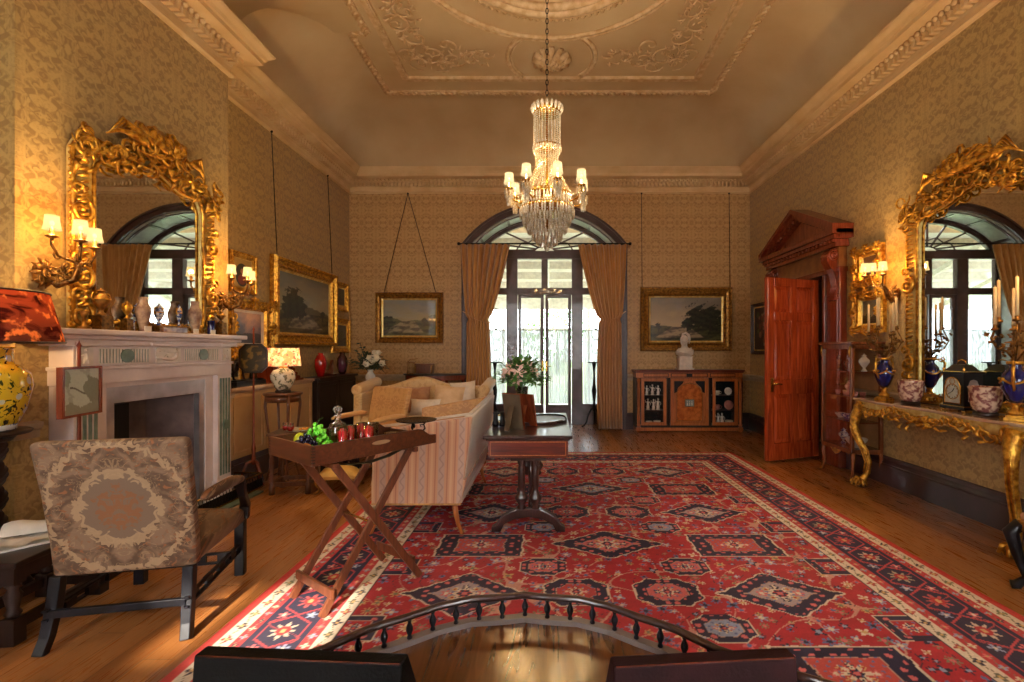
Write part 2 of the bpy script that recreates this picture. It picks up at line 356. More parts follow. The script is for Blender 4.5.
    def frame(s, x0, x1, z0, z1, prof):
        """picture-frame moulding, prof = [(inset, y)]"""
        vs = []; fs = []; n = len(prof)
        for i, y in prof: vs += [(x0 + i, y, z0 + i), (x1 - i, y, z0 + i), (x1 - i, y, z1 - i), (x0 + i, y, z1 - i)]
        for k in range(n):
            q = (k + 1) % n
            for i in range(4): j = (i + 1) % 4; fs.append((k * 4 + i, k * 4 + j, q * 4 + j, q * 4 + i))
        return s.add(vs, fs)
    def build(s, name, m, parent=None, bevel=0, seg=2, sub=0, smooth=None):
        me = bpy.data.meshes.new(name); me.from_pydata(s.v, [], s.f)
        me.polygons.foreach_set('use_smooth', s.sm if smooth is None else [smooth] * len(s.f))
        ms = m if isinstance(m, (list, tuple)) else [m]
        for x in ms: me.materials.append(x)
        if len(ms) > 1: me.polygons.foreach_set('material_index', s.mi)
        me.update()
        o = bpy.data.objects.new(name, me); col.objects.link(o)
        if parent: o.parent = parent
        if bevel:
            b = o.modifiers.new('bevel', 'BEVEL'); b.width = bevel; b.segments = seg; b.limit_method = 'ANGLE'; b.angle_limit = R(40)
        if sub:
            b = o.modifiers.new('sub', 'SUBSURF'); b.levels = sub; b.render_levels = sub
        return o
def tag(o, label, cat, group=None):
    o['label'] = label; o['category'] = cat
    if group: o['group'] = group
    return o
def thing(name, label, cat, loc=(0, 0, 0), rz=0, group=None):
    o = bpy.data.objects.new(name, None); col.objects.link(o); o.location = loc; o.rotation_euler = (0, 0, rz)
    o.empty_display_size = .1
    return tag(o, label, cat, group)
def put(o, loc, rz=0): o.location = loc; o.rotation_euler = (0, 0, rz); return o
def struct(o): o['kind'] = 'structure'; return o
def dup(root, loc, rz, label, group=None):
    r = root.copy(); col.objects.link(r); r.location = loc; r.rotation_euler = (0, 0, rz); r['label'] = label
    if group: r['group'] = group
    def rec(a, b):
        for ch in [x for x in a.children]:
            c = ch.copy(); col.objects.link(c); c.parent = b; rec(ch, c)
    rec(root, r); return r
def light(loc, e, c, r=.03, parent=None):
    d = bpy.data.lights.new('lamp_or_fill_light', 'POINT'); d.energy = e; d.color = c; d.shadow_soft_size = r
    o = bpy.data.objects.new('lamp_or_fill_light', d); col.objects.link(o); o.location = loc
    if parent: o.parent = parent
    return o
def arc(cx, cy, r, a0, a1, n): return [(cx + r * math.cos(R(a0 + (a1 - a0) * i / n)), cy + r * math.sin(R(a0 + (a1 - a0) * i / n))) for i in range(n + 1)]
def spiral(mb, c, size, a0, turns, r, sgn=1, n=18, ax='y', out=0):
    """C-scroll in the x-z plane (or x-y for ax z) curling to c"""
    pts = []; rs = []
    for i in range(n + 1):
        t = i / n; rr = size * (1 - t) ** .8 + size * .12; a = R(a0) + sgn * turns * 2 * PI * t
        x = rr * math.cos(a); z = rr * math.sin(a); y = -out * math.sin(PI * t)
        pts.append((c[0] + x, c[1] + y, c[2] + z) if ax == 'y' else (c[0] + x, c[1] + z, c[2] + y)); rs.append(r * (1.1 - .6 * t) * (.35 + .65 * min(1, t * 5)))
    mb.tube(pts, rs, 6); mb.ball(pts[-1], r * .9, 6, m=4)
def sweep(path, prof, closed=False):
    """mitred sweep of prof [(out, z)] along a plan path, room on the left-hand side normal"""
    mb = MB(); P = [Vector(p) for p in path]; n = len(P); rows = []
    for i in range(n):
        if closed: d0 = (P[i] - P[i - 1]).normalized(); d1 = (P[(i + 1) % n] - P[i]).normalized()
        else: d0 = (P[i] - P[max(i - 1, 0)]); d1 = (P[min(i + 1, n - 1)] - P[i]); d0 = d0.normalized() if d0.length else d1.normalized(); d1 = d1.normalized() if d1.length else d0
        n0 = Vector((-d0.y, d0.x)); n1 = Vector((-d1.y, d1.x)); m = (n0 + n1); m = m / max(m.dot(n0), .2)
        rows.append([(P[i].x + m.x * o, P[i].y + m.y * o, z) for o, z in prof])
    k = len(prof); vs = [p for r_ in rows for p in r_]; fs = []
    for i in range(n if closed else n - 1):
        j = (i + 1) % n
        for q in range(k - 1): fs.append((i * k + q, j * k + q, j * k + q + 1, i * k + q + 1))
    mb.add(vs, fs); return mb

# ------------------------------------------------------------------ room shell
XL, XR, YF, YN = -3.6, 3.66, 8.7, -1.6
ZC = 4.26; ZT = 4.645; ZH = 5.546
struct(MB().bb(XL - .1, XR + 1.6, YN - .1, YF + .7, -.1, 0).build('floor', FLOORM))
WX, HW, ZS, RISE = -.065, 1.36, 3.30, .66           # arched window bay
RAD = (HW * HW + RISE * RISE) / (2 * RISE)
def arch(x, grow=0):
    h = HW + grow; r = RAD + grow; cz = ZS + RISE - RAD; d = min(abs(x), h)
    return cz + math.sqrt(max(r * r - d * d, 0))
NA = 28
xs = [-HW + 2 * HW * i / NA for i in range(NA + 1)]
mb = MB(); mb.bb(XL - .1, WX - HW, YF, YF + .6, 0, ZT + .3); mb.bb(WX + HW, XR + .1, YF, YF + .6, 0, ZT + .3)
mb.prism([(WX + x, arch(x)) for x in xs] + [(WX + HW, ZT + .3), (WX - HW, ZT + .3)], YF, YF + .6)
struct(mb.build('wall_far', WALLY))
struct(MB().bb(XL - .2, XL, YN - .1, YF + .1, 0, ZT + .3).build('wall_left', WALLX))
mb = MB(); mb.bb(XR, XR + .2, YN - .1, 6.25, 0, ZT + .3); mb.bb(XR, XR + .2, 7.25, YF + .1, 0, ZT + .3); mb.bb(XR, XR + .2, 6.25, 7.25, 2.42, ZT + .3)
struct(mb.build('wall_right', WALLX))
# recess wall of the passage behind the open door
struct(MB().bb(XR + 1.4, XR + 1.5, 5.9, 7.6, 0, 2.6).bb(XR + .2, XR + 1.5, 5.9, 6.0, 0, 2.6).bb(XR + .2, XR + 1.5, 7.5, 7.6, 0, 2.6).bb(XR + .2, XR + 1.5, 5.9, 7.6, 2.6, 2.7).build('wall_passage', mat('passage_paint', S(120, 92, 66), .6)))
struct(MB().bb(XL, -3.3, 2.97, 3.53, 0, ZT).bb(XL, -3.3, 4.39, 4.95, 0, ZT).bb(XL, -3.3, 3.53, 4.39, 1.05, ZT).build('wall_chimney_breast', WALLX))
# front wall behind the camera, with two tall windows and one transom light
mb = MB(); ys = (YN - .1, YN)
op = [(-2.5, -.9, .55, 3.45), (.9, 2.5, .55, 3.45)]
mb.bb(XL, -2.5, *ys, 0, ZT + .3).bb(-.9, .9, *ys, 0, ZT + .3).bb(2.5, XR, *ys, 0, ZT + .3)
for x0, x1, z0, z1 in op: mb.bb(x0, x1, *ys, 0, z0).bb(x0, x1, *ys, z1, ZT + .3)
struct(mb.build('wall_front', WALLY))
for i, (x0, x1, z0, z1) in enumerate(op):
    mb = MB().frame(x0, x1, z0, z1, [(0, YN - .1), (0, YN + .03), (.07, YN + .03), (.07, YN - .1)])
    xm = (x0 + x1) / 2; mb.bb(xm - .03, xm + .03, YN - .07, YN - .02, z0 + .06, z1 - .06)
    for zz in ((1.95, .04),): mb.bb(x0 + .06, x1 - .06, YN - .07, YN - .02, zz[0] - zz[1], zz[0] + zz[1])
    w_ = struct(mb.build('window_%d' % (i + 2), DARKF))
    MB().bb(x0 + .07, x1 - .07, YN - .05, YN - .045, z0 + .07, z1 - .07).build('pane', GLASS, w_)
# unseen sheets added to diffuse daylight; gap in the left shapes the sun patch
DIFFUSER = shade_mat('diffuser_sheet', (.93, .92, .92), 0, .25)
def diffuser(rects, lab):
    mb = MB()
    for x0, x1, z0, z1 in rects: mb.bb(x0, x1, YN + .05, YN + .053, z0, z1)
    tag(mb.tube([(rects[0][0], YN + .05, 3.48), (rects[0][1], YN + .05, 3.48)], .02).build('sun_diffuser', DIFFUSER), lab, 'diffuser')
diffuser([(-2.52, -.88, 2.36, 3.48), (-2.52, -1.95, .53, 2.36), (-1.1, -.88, .53, 2.36), (-1.95, -1.1, .53, 2.02)], 'added sheet at the left front window, its gap shaping the sun patch')
diffuser([(.88, 2.52, .53, 3.48)], 'added sheet at the right front window diffusing the daylight')
# cove: mitred rectangular rings
def cove():
    mb = MB(); n = 14; vs = []; fs = []
    for i in range(n + 1):
        t = PI / 2 * i / n; o = 1.05 * (1 - math.cos(t)); z = ZT - .02 + (ZH - ZT + .02) * math.sin(t)
        vs += [(XL + o, YN + o, z), (XR - o, YN + o, z), (XR - o, YF - o, z), (XL + o, YF - o, z)]
    for i in range(n):
        for k in range(4): q = (k + 1) % 4; fs.append((i * 4 + k, i * 4 + q, i * 4 + 4 + q, i * 4 + 4 + k))
    mb.add(vs, fs, True)
    # forward bay of the cove over the chimney breast, ending in a groin
    m = 14; fx = []; vs = []; fs = []
    for i in range(m + 1):
        t = PI / 2 * i / m; c = 1 - math.cos(t); z = ZT - .02 + (ZH - ZT) * math.sin(t)
        x = -3.3 + .98 * c; xb = XL + 1.05 * (1 - math.cos(math.asin(min(1, (z - ZT + .02) / (ZH - ZT + .02)))))
        vs += [(x, YN, z), (x, 5.0 + 1.2 * c, z), (xb, 5.0 + 1.2 * c, z)]
    for i in range(m): fs += [(i * 3, i * 3 + 1, i * 3 + 4, i * 3 + 3), (i * 3 + 1, i * 3 + 2, i * 3 + 5, i * 3 + 4)]
    mb.add(vs, fs, True)
    return mb
struct(cove().build('ceiling_cove', PLASTER))
CX, CY, CR = .03, 4.7, 1.0
mb = MB(); n = 64; vs = []; fs = []
x0, x1, y0, y1 = XL + 1.0, XR - 1.0, YN + 1.0, YF - 1.0
for i in range(n):
    a = 2 * PI * i / n; dx, dy = math.cos(a), math.sin(a)
    t = min(((x1 - CX) / dx if dx > 0 else (x0 - CX) / dx) if abs(dx) > 1e-6 else 99, ((y1 - CY) / dy if dy > 0 else (y0 - CY) / dy) if abs(dy) > 1e-6 else 99)
    vs += [(CX + CR * dx, CY + CR * dy, ZH), (CX + t * dx, CY + t * dy, ZH)]
for (xx, yy) in ((x0, y0), (x1, y0), (x1, y1), (x0, y1)): vs.append((xx, yy, ZH))
for i in range(n): j = (i + 1) % n; fs.append((2 * i, 2 * j, 2 * j + 1, 2 * i + 1))
# corner fillers
def near_corner(cx_, cy_, idx):
    for i in range(n):
        a, b = vs[2 * i + 1], vs[2 * ((i + 1) % n) + 1]
        if abs(a[0] - b[0]) > 1e-6 and abs(a[1] - b[1]) > 1e-6 and abs(a[0] - cx_) < 1.2 and abs(a[1] - cy_) < 1.2: fs.append((2 * i + 1, 2 * ((i + 1) % n) + 1, idx))
for q, (xx, yy) in enumerate(((x0, y0), (x1, y0), (x1, y1), (x0, y1))): near_corner(xx, yy, 2 * n + q)
mb.add(vs, fs)
mb.shell([(CR, ZH), (CR * .9, ZH + .16), (CR * .6, ZH + .3), (.02, ZH + .36)], 64, (CX, CY, 0))
struct(mb.build('ceiling', PLASTER))
struct(MB().bb(XL - .2, XR + .2, YN - .1, YF + .6, ZH + .45, ZH + .5).build('ceiling_roof', PLASTER))
# ceiling mouldings
def ring_pts(cx, cy, r, a0=0, a1=360, n=72): return [(cx + r * math.cos(R(a0 + (a1 - a0) * i / n)), cy + r * math.sin(R(a0 + (a1 - a0) * i / n)), ZH - .01) for i in range(n + (a1 - a0 < 360))]
mb = MB()
mb.tube(ring_pts(CX, CY, 1.12), .07, 8, True); mb.tube(ring_pts(CX, CY, 1.03), .05, 8, True); mb.tube(ring_pts(CX, CY, 1.22), .025, 6, True)
for i in range(96):
    a = 2 * PI * i / 96; mb.ball((CX + 1.25 * math.cos(a), CY + 1.25 * math.sin(a), ZH - .01), .035, 6, m=4)
struct(mb.build('trim_1', ORN))
mb = MB()
mb.tube(ring_pts(CX, CY, 1.6, 0, 360), .03, 6, True); mb.tube(ring_pts(CX, CY, 1.66, 0, 360), .018, 6, True)
RY = 6.76
for yy, s in ((RY, 1), (2 * CY - RY, -1)):
    mb.tube(ring_pts(CX + .02, yy, .62, -50 if s > 0 else 130, 45 if s > 0 else 230, 24), .03, 6); mb.tube(ring_pts(CX + .02, yy, .62, 135 if s > 0 else -45, 230 if s > 0 else 50, 24), .03, 6)
    mb.tube(ring_pts(CX + .02, yy, .57, -50 if s > 0 else 130, 45 if s > 0 else 230, 24), .014, 5); mb.tube(ring_pts(CX + .02, yy, .57, 135 if s > 0 else -45, 230 if s > 0 else 50, 24), .014, 5)
xi0, xi1, yi0, yi1 = -2.16, 2.26, 0.2, 7.26
for a, b in (((xi0, yi0), (xi0, yi1)), ((xi0, yi1), (xi1, yi1)), ((xi1, yi1), (xi1, yi0)), ((xi1, yi0), (xi0, yi0))):
    mb.beam((a[0], a[1], ZH - .015), (b[0], b[1], ZH - .015), .07, .04); mb.beam((a[0] * .975, a[1] * (1 if a[1] < 1 else .994), ZH - .015), (b[0] * .975, b[1] * (1 if b[1] < 1 else .994), ZH - .015), .02, .05)
struct(mb.build('trim_2', ORN))
# rope border
mb = MB(); rp = [(-2.34, -.5), (-2.34, 6.2), (-2.55, 6.2), (-2.55, 7.65), (2.61, 7.65), (2.61, -.5), (-2.34, -.5)]
for a, b in zip(rp[:-1], rp[1:]):
    a = Vector((*a, ZH - .01)); b = Vector((*b, ZH - .01)); L = (b - a).length; mb.beam(a, b, .09, .03); k = max(2, int(L / .085))
    t = (b - a) / L; sd = Vector((-t.y, t.x, 0))
    for i in range(k):
        p = a + t * (i + .5) * L / k; mb.tube([p - t * .03 - sd * .03 + Vector((0, 0, -.02)), p + t * .03 + sd * .03 + Vector((0, 0, -.02))], .022, 5)
struct(mb.build('trim_3', ORN))
# plaster arabesques and rosettes
def arabesque(sx):
    mb = MB(); rng = random.Random(5); cx, cy = sx * 1.62, 6.62
    def curl(x, y, s, a0, tn, sg): spiral(mb, (x, y, ZH - .02), s, a0, tn, .015, sg, 14, 'z', .012)
    for (x, y, s, a, t, g) in ((0, 0, .2, 0, 1.1, 1), (-.3, .12, .16, 180, 1.1, -1), (.28, -.05, .0, 0, 1, 1), (.2, .22, .15, 90, 1.2, -1), (-.55, .1, .13, 200, 1, 1), (.1, -.35, .16, 270, 1.1, 1), (.28, -.6, .15, 300, 1.2, -1), (.1, -.85, .14, 250, 1, 1), (.27, -1.08, .13, 300, 1.1, -1), (-.78, .02, .08, 180, 1, -1), (-.1, .28, .13, 45, 1, 1), (.12, -1.3, .12, 250, 1, 1), (-.25, -.18, .12, 120, 1, 1), (.3, .02, .14, 60, 1, -1)):
        if s: curl(cx + sx * x, cy + y, s * 1.1, a if sx > 0 else 180 - a, t, g * sx)
    for _ in range(150):
        k = rng.random()
        if k < .5: px, py = rng.uniform(-.75, .3), rng.uniform(-.1, .25) * (1 if rng.random() < .7 else 1.3)
        else: px, py = rng.uniform(.0, .35), rng.uniform(-1.35, .1)
        a = rng.uniform(0, 2 * PI); l = rng.uniform(.05, .1); p = Vector((cx + sx * px, cy + py, ZH - .02)); d = Vector((math.cos(a), math.sin(a), 0))
        mb.tube([p, p + d * l * .5 + Vector((0, 0, -.02)), p + d * l], [.008, .015, .003], 5)
    return mb
for sx in (-1, 1): struct(arabesque(sx).build('trim_4', ORN))
def rosette(y):
    mb = MB()
    for k, (rr, n_) in enumerate(((.26, 12), (.17, 9), (.09, 6))):
        for i in range(n_):
            a = 2 * PI * (i + .5 * k) / n_; p = Vector((CX + .02, y, ZH - .02 - .02 * k)); d = Vector((math.cos(a), math.sin(a), 0))
            mb.tube([p + d * rr * .3, p + d * rr * .7 + Vector((0, 0, -.03)), p + d * rr * 1.05, p + d * rr * .95 + Vector((0, 0, -.02))], [.02, .045, .04, .012], 6)
    mb.ball((CX + .02, y, ZH - .07), .05, 8)
    return mb
struct(rosette(RY).build('trim_5', ORN))
# cornice
PATH = [(XR, YN), (XR, YF), (XL, YF), (XL, 4.95), (-3.3, 4.95), (-3.3, 2.97), (XL, 2.97), (XL, YN)]
prof = [(0, ZC), (.03, ZC), (.045, ZC + .02), (.03, ZC + .035), (.02, ZC + .045), (.02, ZC + .1), (.03, ZC + .115), (.03, ZC + .18), (.1, ZC + .185), (.10, ZC + .225), (.17, ZC + .235), (.23, ZC + .245), (.23, ZC + .29), (.25, ZC + .295), (.265, ZC + .325), (.30, ZC + .35), (.316, ZC + .37), (.316, ZT), (.28, ZT + .004), (0, ZT)]
struct(sweep(PATH, prof).build('trim_6', CORN))
mb = MB()
for a, b in zip(PATH[:-1], PATH[1:]):
    a = Vector(a); b = Vector(b); L = (b - a).length; t = (b - a) / L; nrm = Vector((-t.y, t.x)); k = max(2, int(L / .07))
    if L < .5: continue
    for i in range(k):
        p = a + t * (i + .5) * L / k; q = p + nrm * .075
        if a.y == b.y: mb.bb(q.x - .02, q.x + .02, q.y - .04, q.y + .04, ZC + .118, ZC + .178)
        else: mb.bb(q.x - .04, q.x + .04, q.y - .02, q.y + .02, ZC + .118, ZC + .178)
        q = p + nrm * .12; mb.ball((q.x, q.y, ZC + .208), .027, 5, 1, 4)
struct(mb.build('trim_7', CORN))
# dado rail and dark skirting
def runs(prof, name, m, paths):
    for k, p in enumerate(paths):
        struct(sweep(p, prof).build(name[k], m))
dp = [(0, .88), (.02, .885), (.02, .93), (.035, .94), (.045, .965), (.045, .98), (0, .99)]
sp_ = [(0, 0), (.045, 0), (.045, .2), (.035, .215), (.04, .225), (.03, .245), (.02, .26), (.02, .285), (0, .295)]
gR1 = [(XR, YN), (XR, 5.82)]; gR2 = [(XR, 7.68), (XR, YF), (WX + HW + .12, YF)]; gL = [(WX - HW - .12, YF), (XL, YF), (XL, 4.95), (-3.3, 4.95), (-3.3, 4.8)]; gL2 = [(-3.3, 3.1), (-3.3, 2.97), (XL, 2.97), (XL, YN)]
for nm, pr, m in (('baseboard_%s', sp_, DARKT), ('dado_%s', dp, DADO)):
    for s_, p in (('right', gR1), ('far_right', gR2), ('far_left', gL), ('left', gL2)):
        o = struct(sweep(p, pr).build((nm % s_) if 'base' in nm else 'trim_8', m))
# picture cords on the walls
def cord(p, q, lab):
    tag(MB().tube([p, q], .006, 5).ball(p, .018, 6).build('picture_cord', IRON), lab, 'cord')

# ------------------------------------------------------------------ far window bay, garden, curtains
YW = 9.25
mb = MB()
def archpts(g, n=NA): return [(WX + (-1 + 2 * i / n) * (HW + g), arch((-1 + 2 * i / n) * (HW + g), g)) for i in range(n + 1)]
o_ = [(WX - HW - .11, 0)] + archpts(.11) + [(WX + HW + .11, 0)]; i_ = [(WX - HW, 0)] + archpts(0) + [(WX + HW, 0)]
mb.ring(o_ + [(WX + HW + .11, -.001)], i_ + [(WX + HW, -.001)], YF - .05, YF)
o2 = [(WX - HW - .13, 0)] + archpts(.13) + [(WX + HW + .13, 0)]; i2 = [(WX - HW - .09, 0)] + archpts(.09) + [(WX + HW + .09, 0)]
mb.ring(o2 + [(WX + HW + .13, -.001)], i2 + [(WX + HW + .09, -.001)], YF - .075, YF - .01)
struct(mb.build('trim_9', DARKT))
# panelled reveal and soffit
mb = MB(); ar = archpts(-.012, 16); path = [(WX - HW + .012, 0), (WX - HW + .012, 1.1), (WX - HW + .012, 2.2)] + ar + [(WX + HW - .012, 2.2), (WX + HW - .012, 1.1), (WX + HW - .012, 0)]
for (ax_, az), (bx_, bz) in zip(path[:-1], path[1:]):
    mb.beam((ax_, YF + .3, az), (bx_, YF + .3, bz), .6, .02, up=(bz - az, 0, ax_ - bx_))
struct(mb.build('trim_10', mat('reveal_daylight', S(188, 190, 186), .35)))  # pale colour stands in for daylight reflected on dark glossy panelling
mb = MB()
for y in (YF + .06, YF + .48):
    for (ax_, az), (bx_, bz) in zip(path[:-1], path[1:]): mb.beam((ax_, y, az), (bx_, y, bz), .05, .05, up=(bz - az, 0, ax_ - bx_))
for k, (ax_, az) in enumerate(path):
    if k % 3 == 1: mb.beam((ax_, YF + .06, az), (ax_, YF + .48, az), .05, .05, up=(WX - ax_, 0, 2 - az))
struct(mb.build('trim_11', DARKF))
# window frame
mb = MB(); ym0, ym1 = YW - .05, YW + .03
def fb(x0, x1, z0, z1, a=0, b=0): mb.bb(WX + x0, WX + x1, ym0 - a, ym1 + b, z0, z1)
for s in (-1, 1):
    fb(*sorted((s * .73, s * .52)), 0, 3.17, .03); fb(*sorted((s * 1.36, s * 1.27)), 0, 3.2); fb(*sorted((s * 1.27, s * .73)), 0, .36); fb(*sorted((s * 1.27, s * .73)), .36, .40, .01)
fb(-1.36, 1.36, 3.17, 3.32, .05); fb(-1.27, 1.27, 2.49, 2.62, .02); fb(-.52, .52, .0, .02)
fr = [(WX + (-1 + 2 * i / NA) * HW, arch((-1 + 2 * i / NA) * HW)) for i in range(NA + 1)]
ri = [(WX + (-1 + 2 * i / NA) * (HW - .1), arch((-1 + 2 * i / NA) * (HW - .1), -.1)) for i in range(NA + 1)]
mb.ring(fr + [(WX + HW, 3.2), (WX - HW, 3.2)], ri + [(WX + HW - .1, 3.25), (WX - HW + .1, 3.25)], ym0, ym1)
# spider-web fanlight bars
for k in range(1, 10):
    a = PI * k / 10; x, z = math.cos(a), math.sin(a); p0 = (WX + .2 * x, YW, 3.32 + .1 * z); rx = 1.26 * x; p1 = (WX + rx, YW, 3.32 + (arch(rx, -.05) - 3.32) * min(1, z * 1.06 + .02))
    mb.beam(p0, p1, .025, .03)
for rx, rz in ((.2, .1), (.55, .25)):
    q = [(WX + rx * math.cos(PI * i / 20), YW, 3.32 + rz * abs(math.sin(PI * i / 20)) * (1 + (.15 * math.cos(10 * PI * i / 20) if rx > .3 else 0))) for i in range(21)]
    mb.tube(q, .014, 5)
win = struct(mb.build('window_1', DARKF))
# french door leaves, transom lights, side panes
for s in (-1, 1):
    mb = MB(); a, b = sorted((s * .015, s * .51))
    def f2(x0, x1, z0, z1): mb.bb(WX + x0, WX + x1, YW - .035, YW + .015, z0, z1)
    f2(a, a + .06, .02, 2.49); f2(b - .06, b, .02, 2.49); f2(a + .06, b - .06, .02, .38); f2(a + .06, b - .06, 2.43, 2.49)
    mb.bb(WX + a + .1, WX + b - .1, YW - .045, YW - .03, .08, .3)
    d = struct(mb.build('door_%d' % (2 if s > 0 else 1), DARKF, None))
    mb = MB(); x = WX + s * .04; mb.bb(x - .012, x + .012, YW - .05, YW - .035, 1.02, 1.22).tube([(x, YW - .05, 1.12), (x, YW - .09, 1.12), (x + s * .08, YW - .09, 1.12)], .009, 6)
    mb.build('door_handle', BRASS, d)
    MB().bb(WX + a + .06, WX + b - .06, YW - .012, YW - .008, .38, 2.43).build('pane', GLASS, d)
    MB().bb(*sorted((WX + s * .06, WX + s * .52)), YW - .012, YW - .008, 2.62, 3.17).build('pane', GLASS, win)
    MB().bb(*sorted((WX + s * .73, WX + s * 1.27)), YW - .012, YW - .008, .4, 2.49).build('pane', GLASS, win)
    MB().bb(*sorted((WX + s * .73, WX + s * 1.27)), YW - .012, YW - .008, 2.62, 3.17).build('pane', GLASS, win)
mb = MB(); mb.bb(WX - .06, WX + .06, ym0, ym1, 2.62, 3.17); mb.build('window_frame', DARKF, win)
# lace half curtains
def lace(x0, x1, lab):
    mb = MB(); n = 60; vs = []; fs = []
    for j, z in enumerate((.40, .43, .8, 1.3, 1.80, 1.82)):
        for i in range(n + 1):
            x = x0 + (x1 - x0) * i / n; vs.append((x, YW - .07 + .014 * math.sin(i * .9 + .3 * j) + .006 * math.sin(i * 2.3), z + (.012 * abs(math.sin(i * .8)) if j == 0 else 0)))
    for j in range(5):
        for i in range(n): q = j * (n + 1) + i; fs.append((q, q + 1, q + n + 2, q + n + 1))
    mb.add(vs, fs, True); c = tag(mb.build('lace_curtain', LACE), lab, 'curtain', 'lace half curtains')
    MB().tube([(x0 - .01, YW - .07, 1.81), (x1 + .01, YW - .07, 1.81)], .006, 6).build('curtain_rod', BRASS, c)
lace(WX + .075, WX + .45, 'white lace half curtain on the right leaf of the french door')
lace(WX - .45, WX - .075, 'white lace half curtain on the left leaf of the french door behind the lilies')
lace(WX + .74, WX + 1.26, 'white lace half curtain in the right side light')
lace(WX - 1.26, WX - .74, 'white lace half curtain in the left side light')
# velvet curtains
def curtain(s, lab):
    t = thing('velvet_curtain', lab, 'curtain', (WX, YF - .16, 0), 0, 'long curtains at the arched window')
    mb = MB(); n = 90; vs = []; fs = []; zs = [.03, .3, .8, 1.3, 1.7, 1.9, 1.98, 2.06, 2.2, 2.5, 2.9, 3.2, 3.31]
    for z in zs:
        if z > 1.98: u = (z - 1.98) / 1.33; inn = .98 - .37 * (u ** .75) + .0; out = 1.37 + .1 * u ** .6; pl = .03 + .02 * u
        else: u = (1.98 - z) / 1.95; inn = .98 - .02 * u; out = 1.37 + .02 * u; inn += .1 * math.sin(PI * min(1, u * 1.0)) * -.2; pl = .03 + .012 * u
        if abs(z - 1.98) < .02: inn += .03; out -= .03
        for i in range(n + 1):
            f = i / n; x = inn + (out - inn) * f
            y = pl * math.sin(f * 2 * PI * 8 + .4 * math.sin(z * 2)) + .012 * math.sin(f * 41 + z)
            vs.append((s * x, y, z))
    for j in range(len(zs) - 1):
        for i in range(n): q = j * (n + 1) + i; fs.append((q, q + 1, q + n + 2, q + n + 1))
    mb.add(vs, fs, True); d = mb.build('drape', CURT, t)
    so = d.modifiers.new('thick', 'SOLIDIFY'); so.thickness = .012
    mb = MB(); q = []
    for i in range(17):
        f = i / 16; q.append((s * (.93 + .50 * f), -.105 + .06 * f * f, 1.92 + .19 * f ** 1.4 + .03 * math.sin(PI * f) * -1))
    mb.strip(q, .012, .09, up=(0, 1, .01)); mb.build('tieback', CURTT, t)
curtain(-1, 'ochre velvet curtain tied back to the left of the arched window')
curtain(1, 'ochre velvet curtain tied back to the right of the arched window')
t = tag(MB().tube([(WX - 1.52, YF - .13, 3.33), (WX + 1.52, YF - .13, 3.33)], .014, 8).ball((WX - 1.53, YF - .13, 3.33), .03).ball((WX + 1.53, YF - .13, 3.33), .03).build('curtain_pole', IRON), 'thin dark pole carrying the velvet curtains across the arched window', 'curtain pole')
# veranda and garden
struct(MB().bb(-9, 9, YF + .7, 12.6, -.12, -.02).build('veranda_floor', mat('stone_paving', S(190, 186, 176), .7)))
struct(MB().bb(-40, 40, 12.6, 60, -.3, -.1).build('garden_ground', mat('lawn', S(150, 160, 124), .9, 0, S(130, 146, 100), 3)))
mb = MB()
for k in range(7):
    y = 9.5 + k * .47; z = 3.75 - k * .16; mb.bb(-5, 5, y, y + .462, z, z + .19)
for x in (-3.2, -1.6, 0, 1.6, 3.2): mb.beam((x, 9.4, 3.7), (x, 12.7, 2.6), .07, .1)
mb.bb(-5, 5, 12.6, 12.75, 2.5, 2.8)
tag(mb.build('veranda_roof', mat('veranda_paint', S(226, 222, 204), .5)), 'cream boarded veranda roof outside the arched window', 'roof')
POSTM = MATS['veranda_paint']
for k, (x, lb) in enumerate(((-1.35, 'left'), (1.25, 'right'))):
    t = thing('veranda_post', 'white veranda post with a chain of open iron circles seen through the %s side light' % lb, 'post', (x, 12.5, -.02), 0)
    MB().bb(-.22, -.16, -.03, .03, 0, 2.5).bb(.16, .22, -.03, .03, 0, 2.5).bb(-.22, .22, -.03, .03, 0, .08).build('post', POSTM, t)
    mb = MB()
    for i in range(8): mb.tube([(.13 * math.cos(a * PI / 8), 0, .5 + .27 * i + .13 * math.sin(a * PI / 8)) for a in range(16)], .012, 5, True)
    mb.build('circle_lattice', IRON, t)
t = tag(MB().bb(-1.0, .9, 12.45, 12.5, 1.95, 1.99).bb(-.22, -.18, 12.45, 12.5, 1.1, 2.5).bb(.42, .46, 12.45, 12.5, 1.1, 2.5).bb(-1.0, .9, 12.45, 12.5, 1.1, 1.14).bb(-1.0, -.96, 12.45, 12.5, -.02, 1.14).bb(.86, .9, 12.45, 12.5, -.02, 1.14).bb(-.65, -.61, 12.45, 12.5, 1.1, 2.5).build('veranda_screen', POSTM), 'white glazing bars of the veranda screen outside the french door', 'screen')
def leafball(mb, c, r, n, ls, rng, sq=1):
    for _ in range(n):
        a = rng.uniform(0, 2 * PI); b = math.acos(rng.uniform(-1, 1)); rr = r * rng.uniform(.55, 1); p = Vector(c) + Vector((math.sin(b) * math.cos(a) * rr, math.sin(b) * math.sin(a) * rr, math.cos(b) * rr * sq))
        d = Vector((rng.gauss(0, 1), rng.gauss(0, 1), rng.gauss(0, 1))).normalized(); e = d.orthogonal().normalized()
        mb.add([p - d * ls, p + e * ls * .4, p + d * ls, p - e * ls * .4], [(0, 1, 2, 3)])
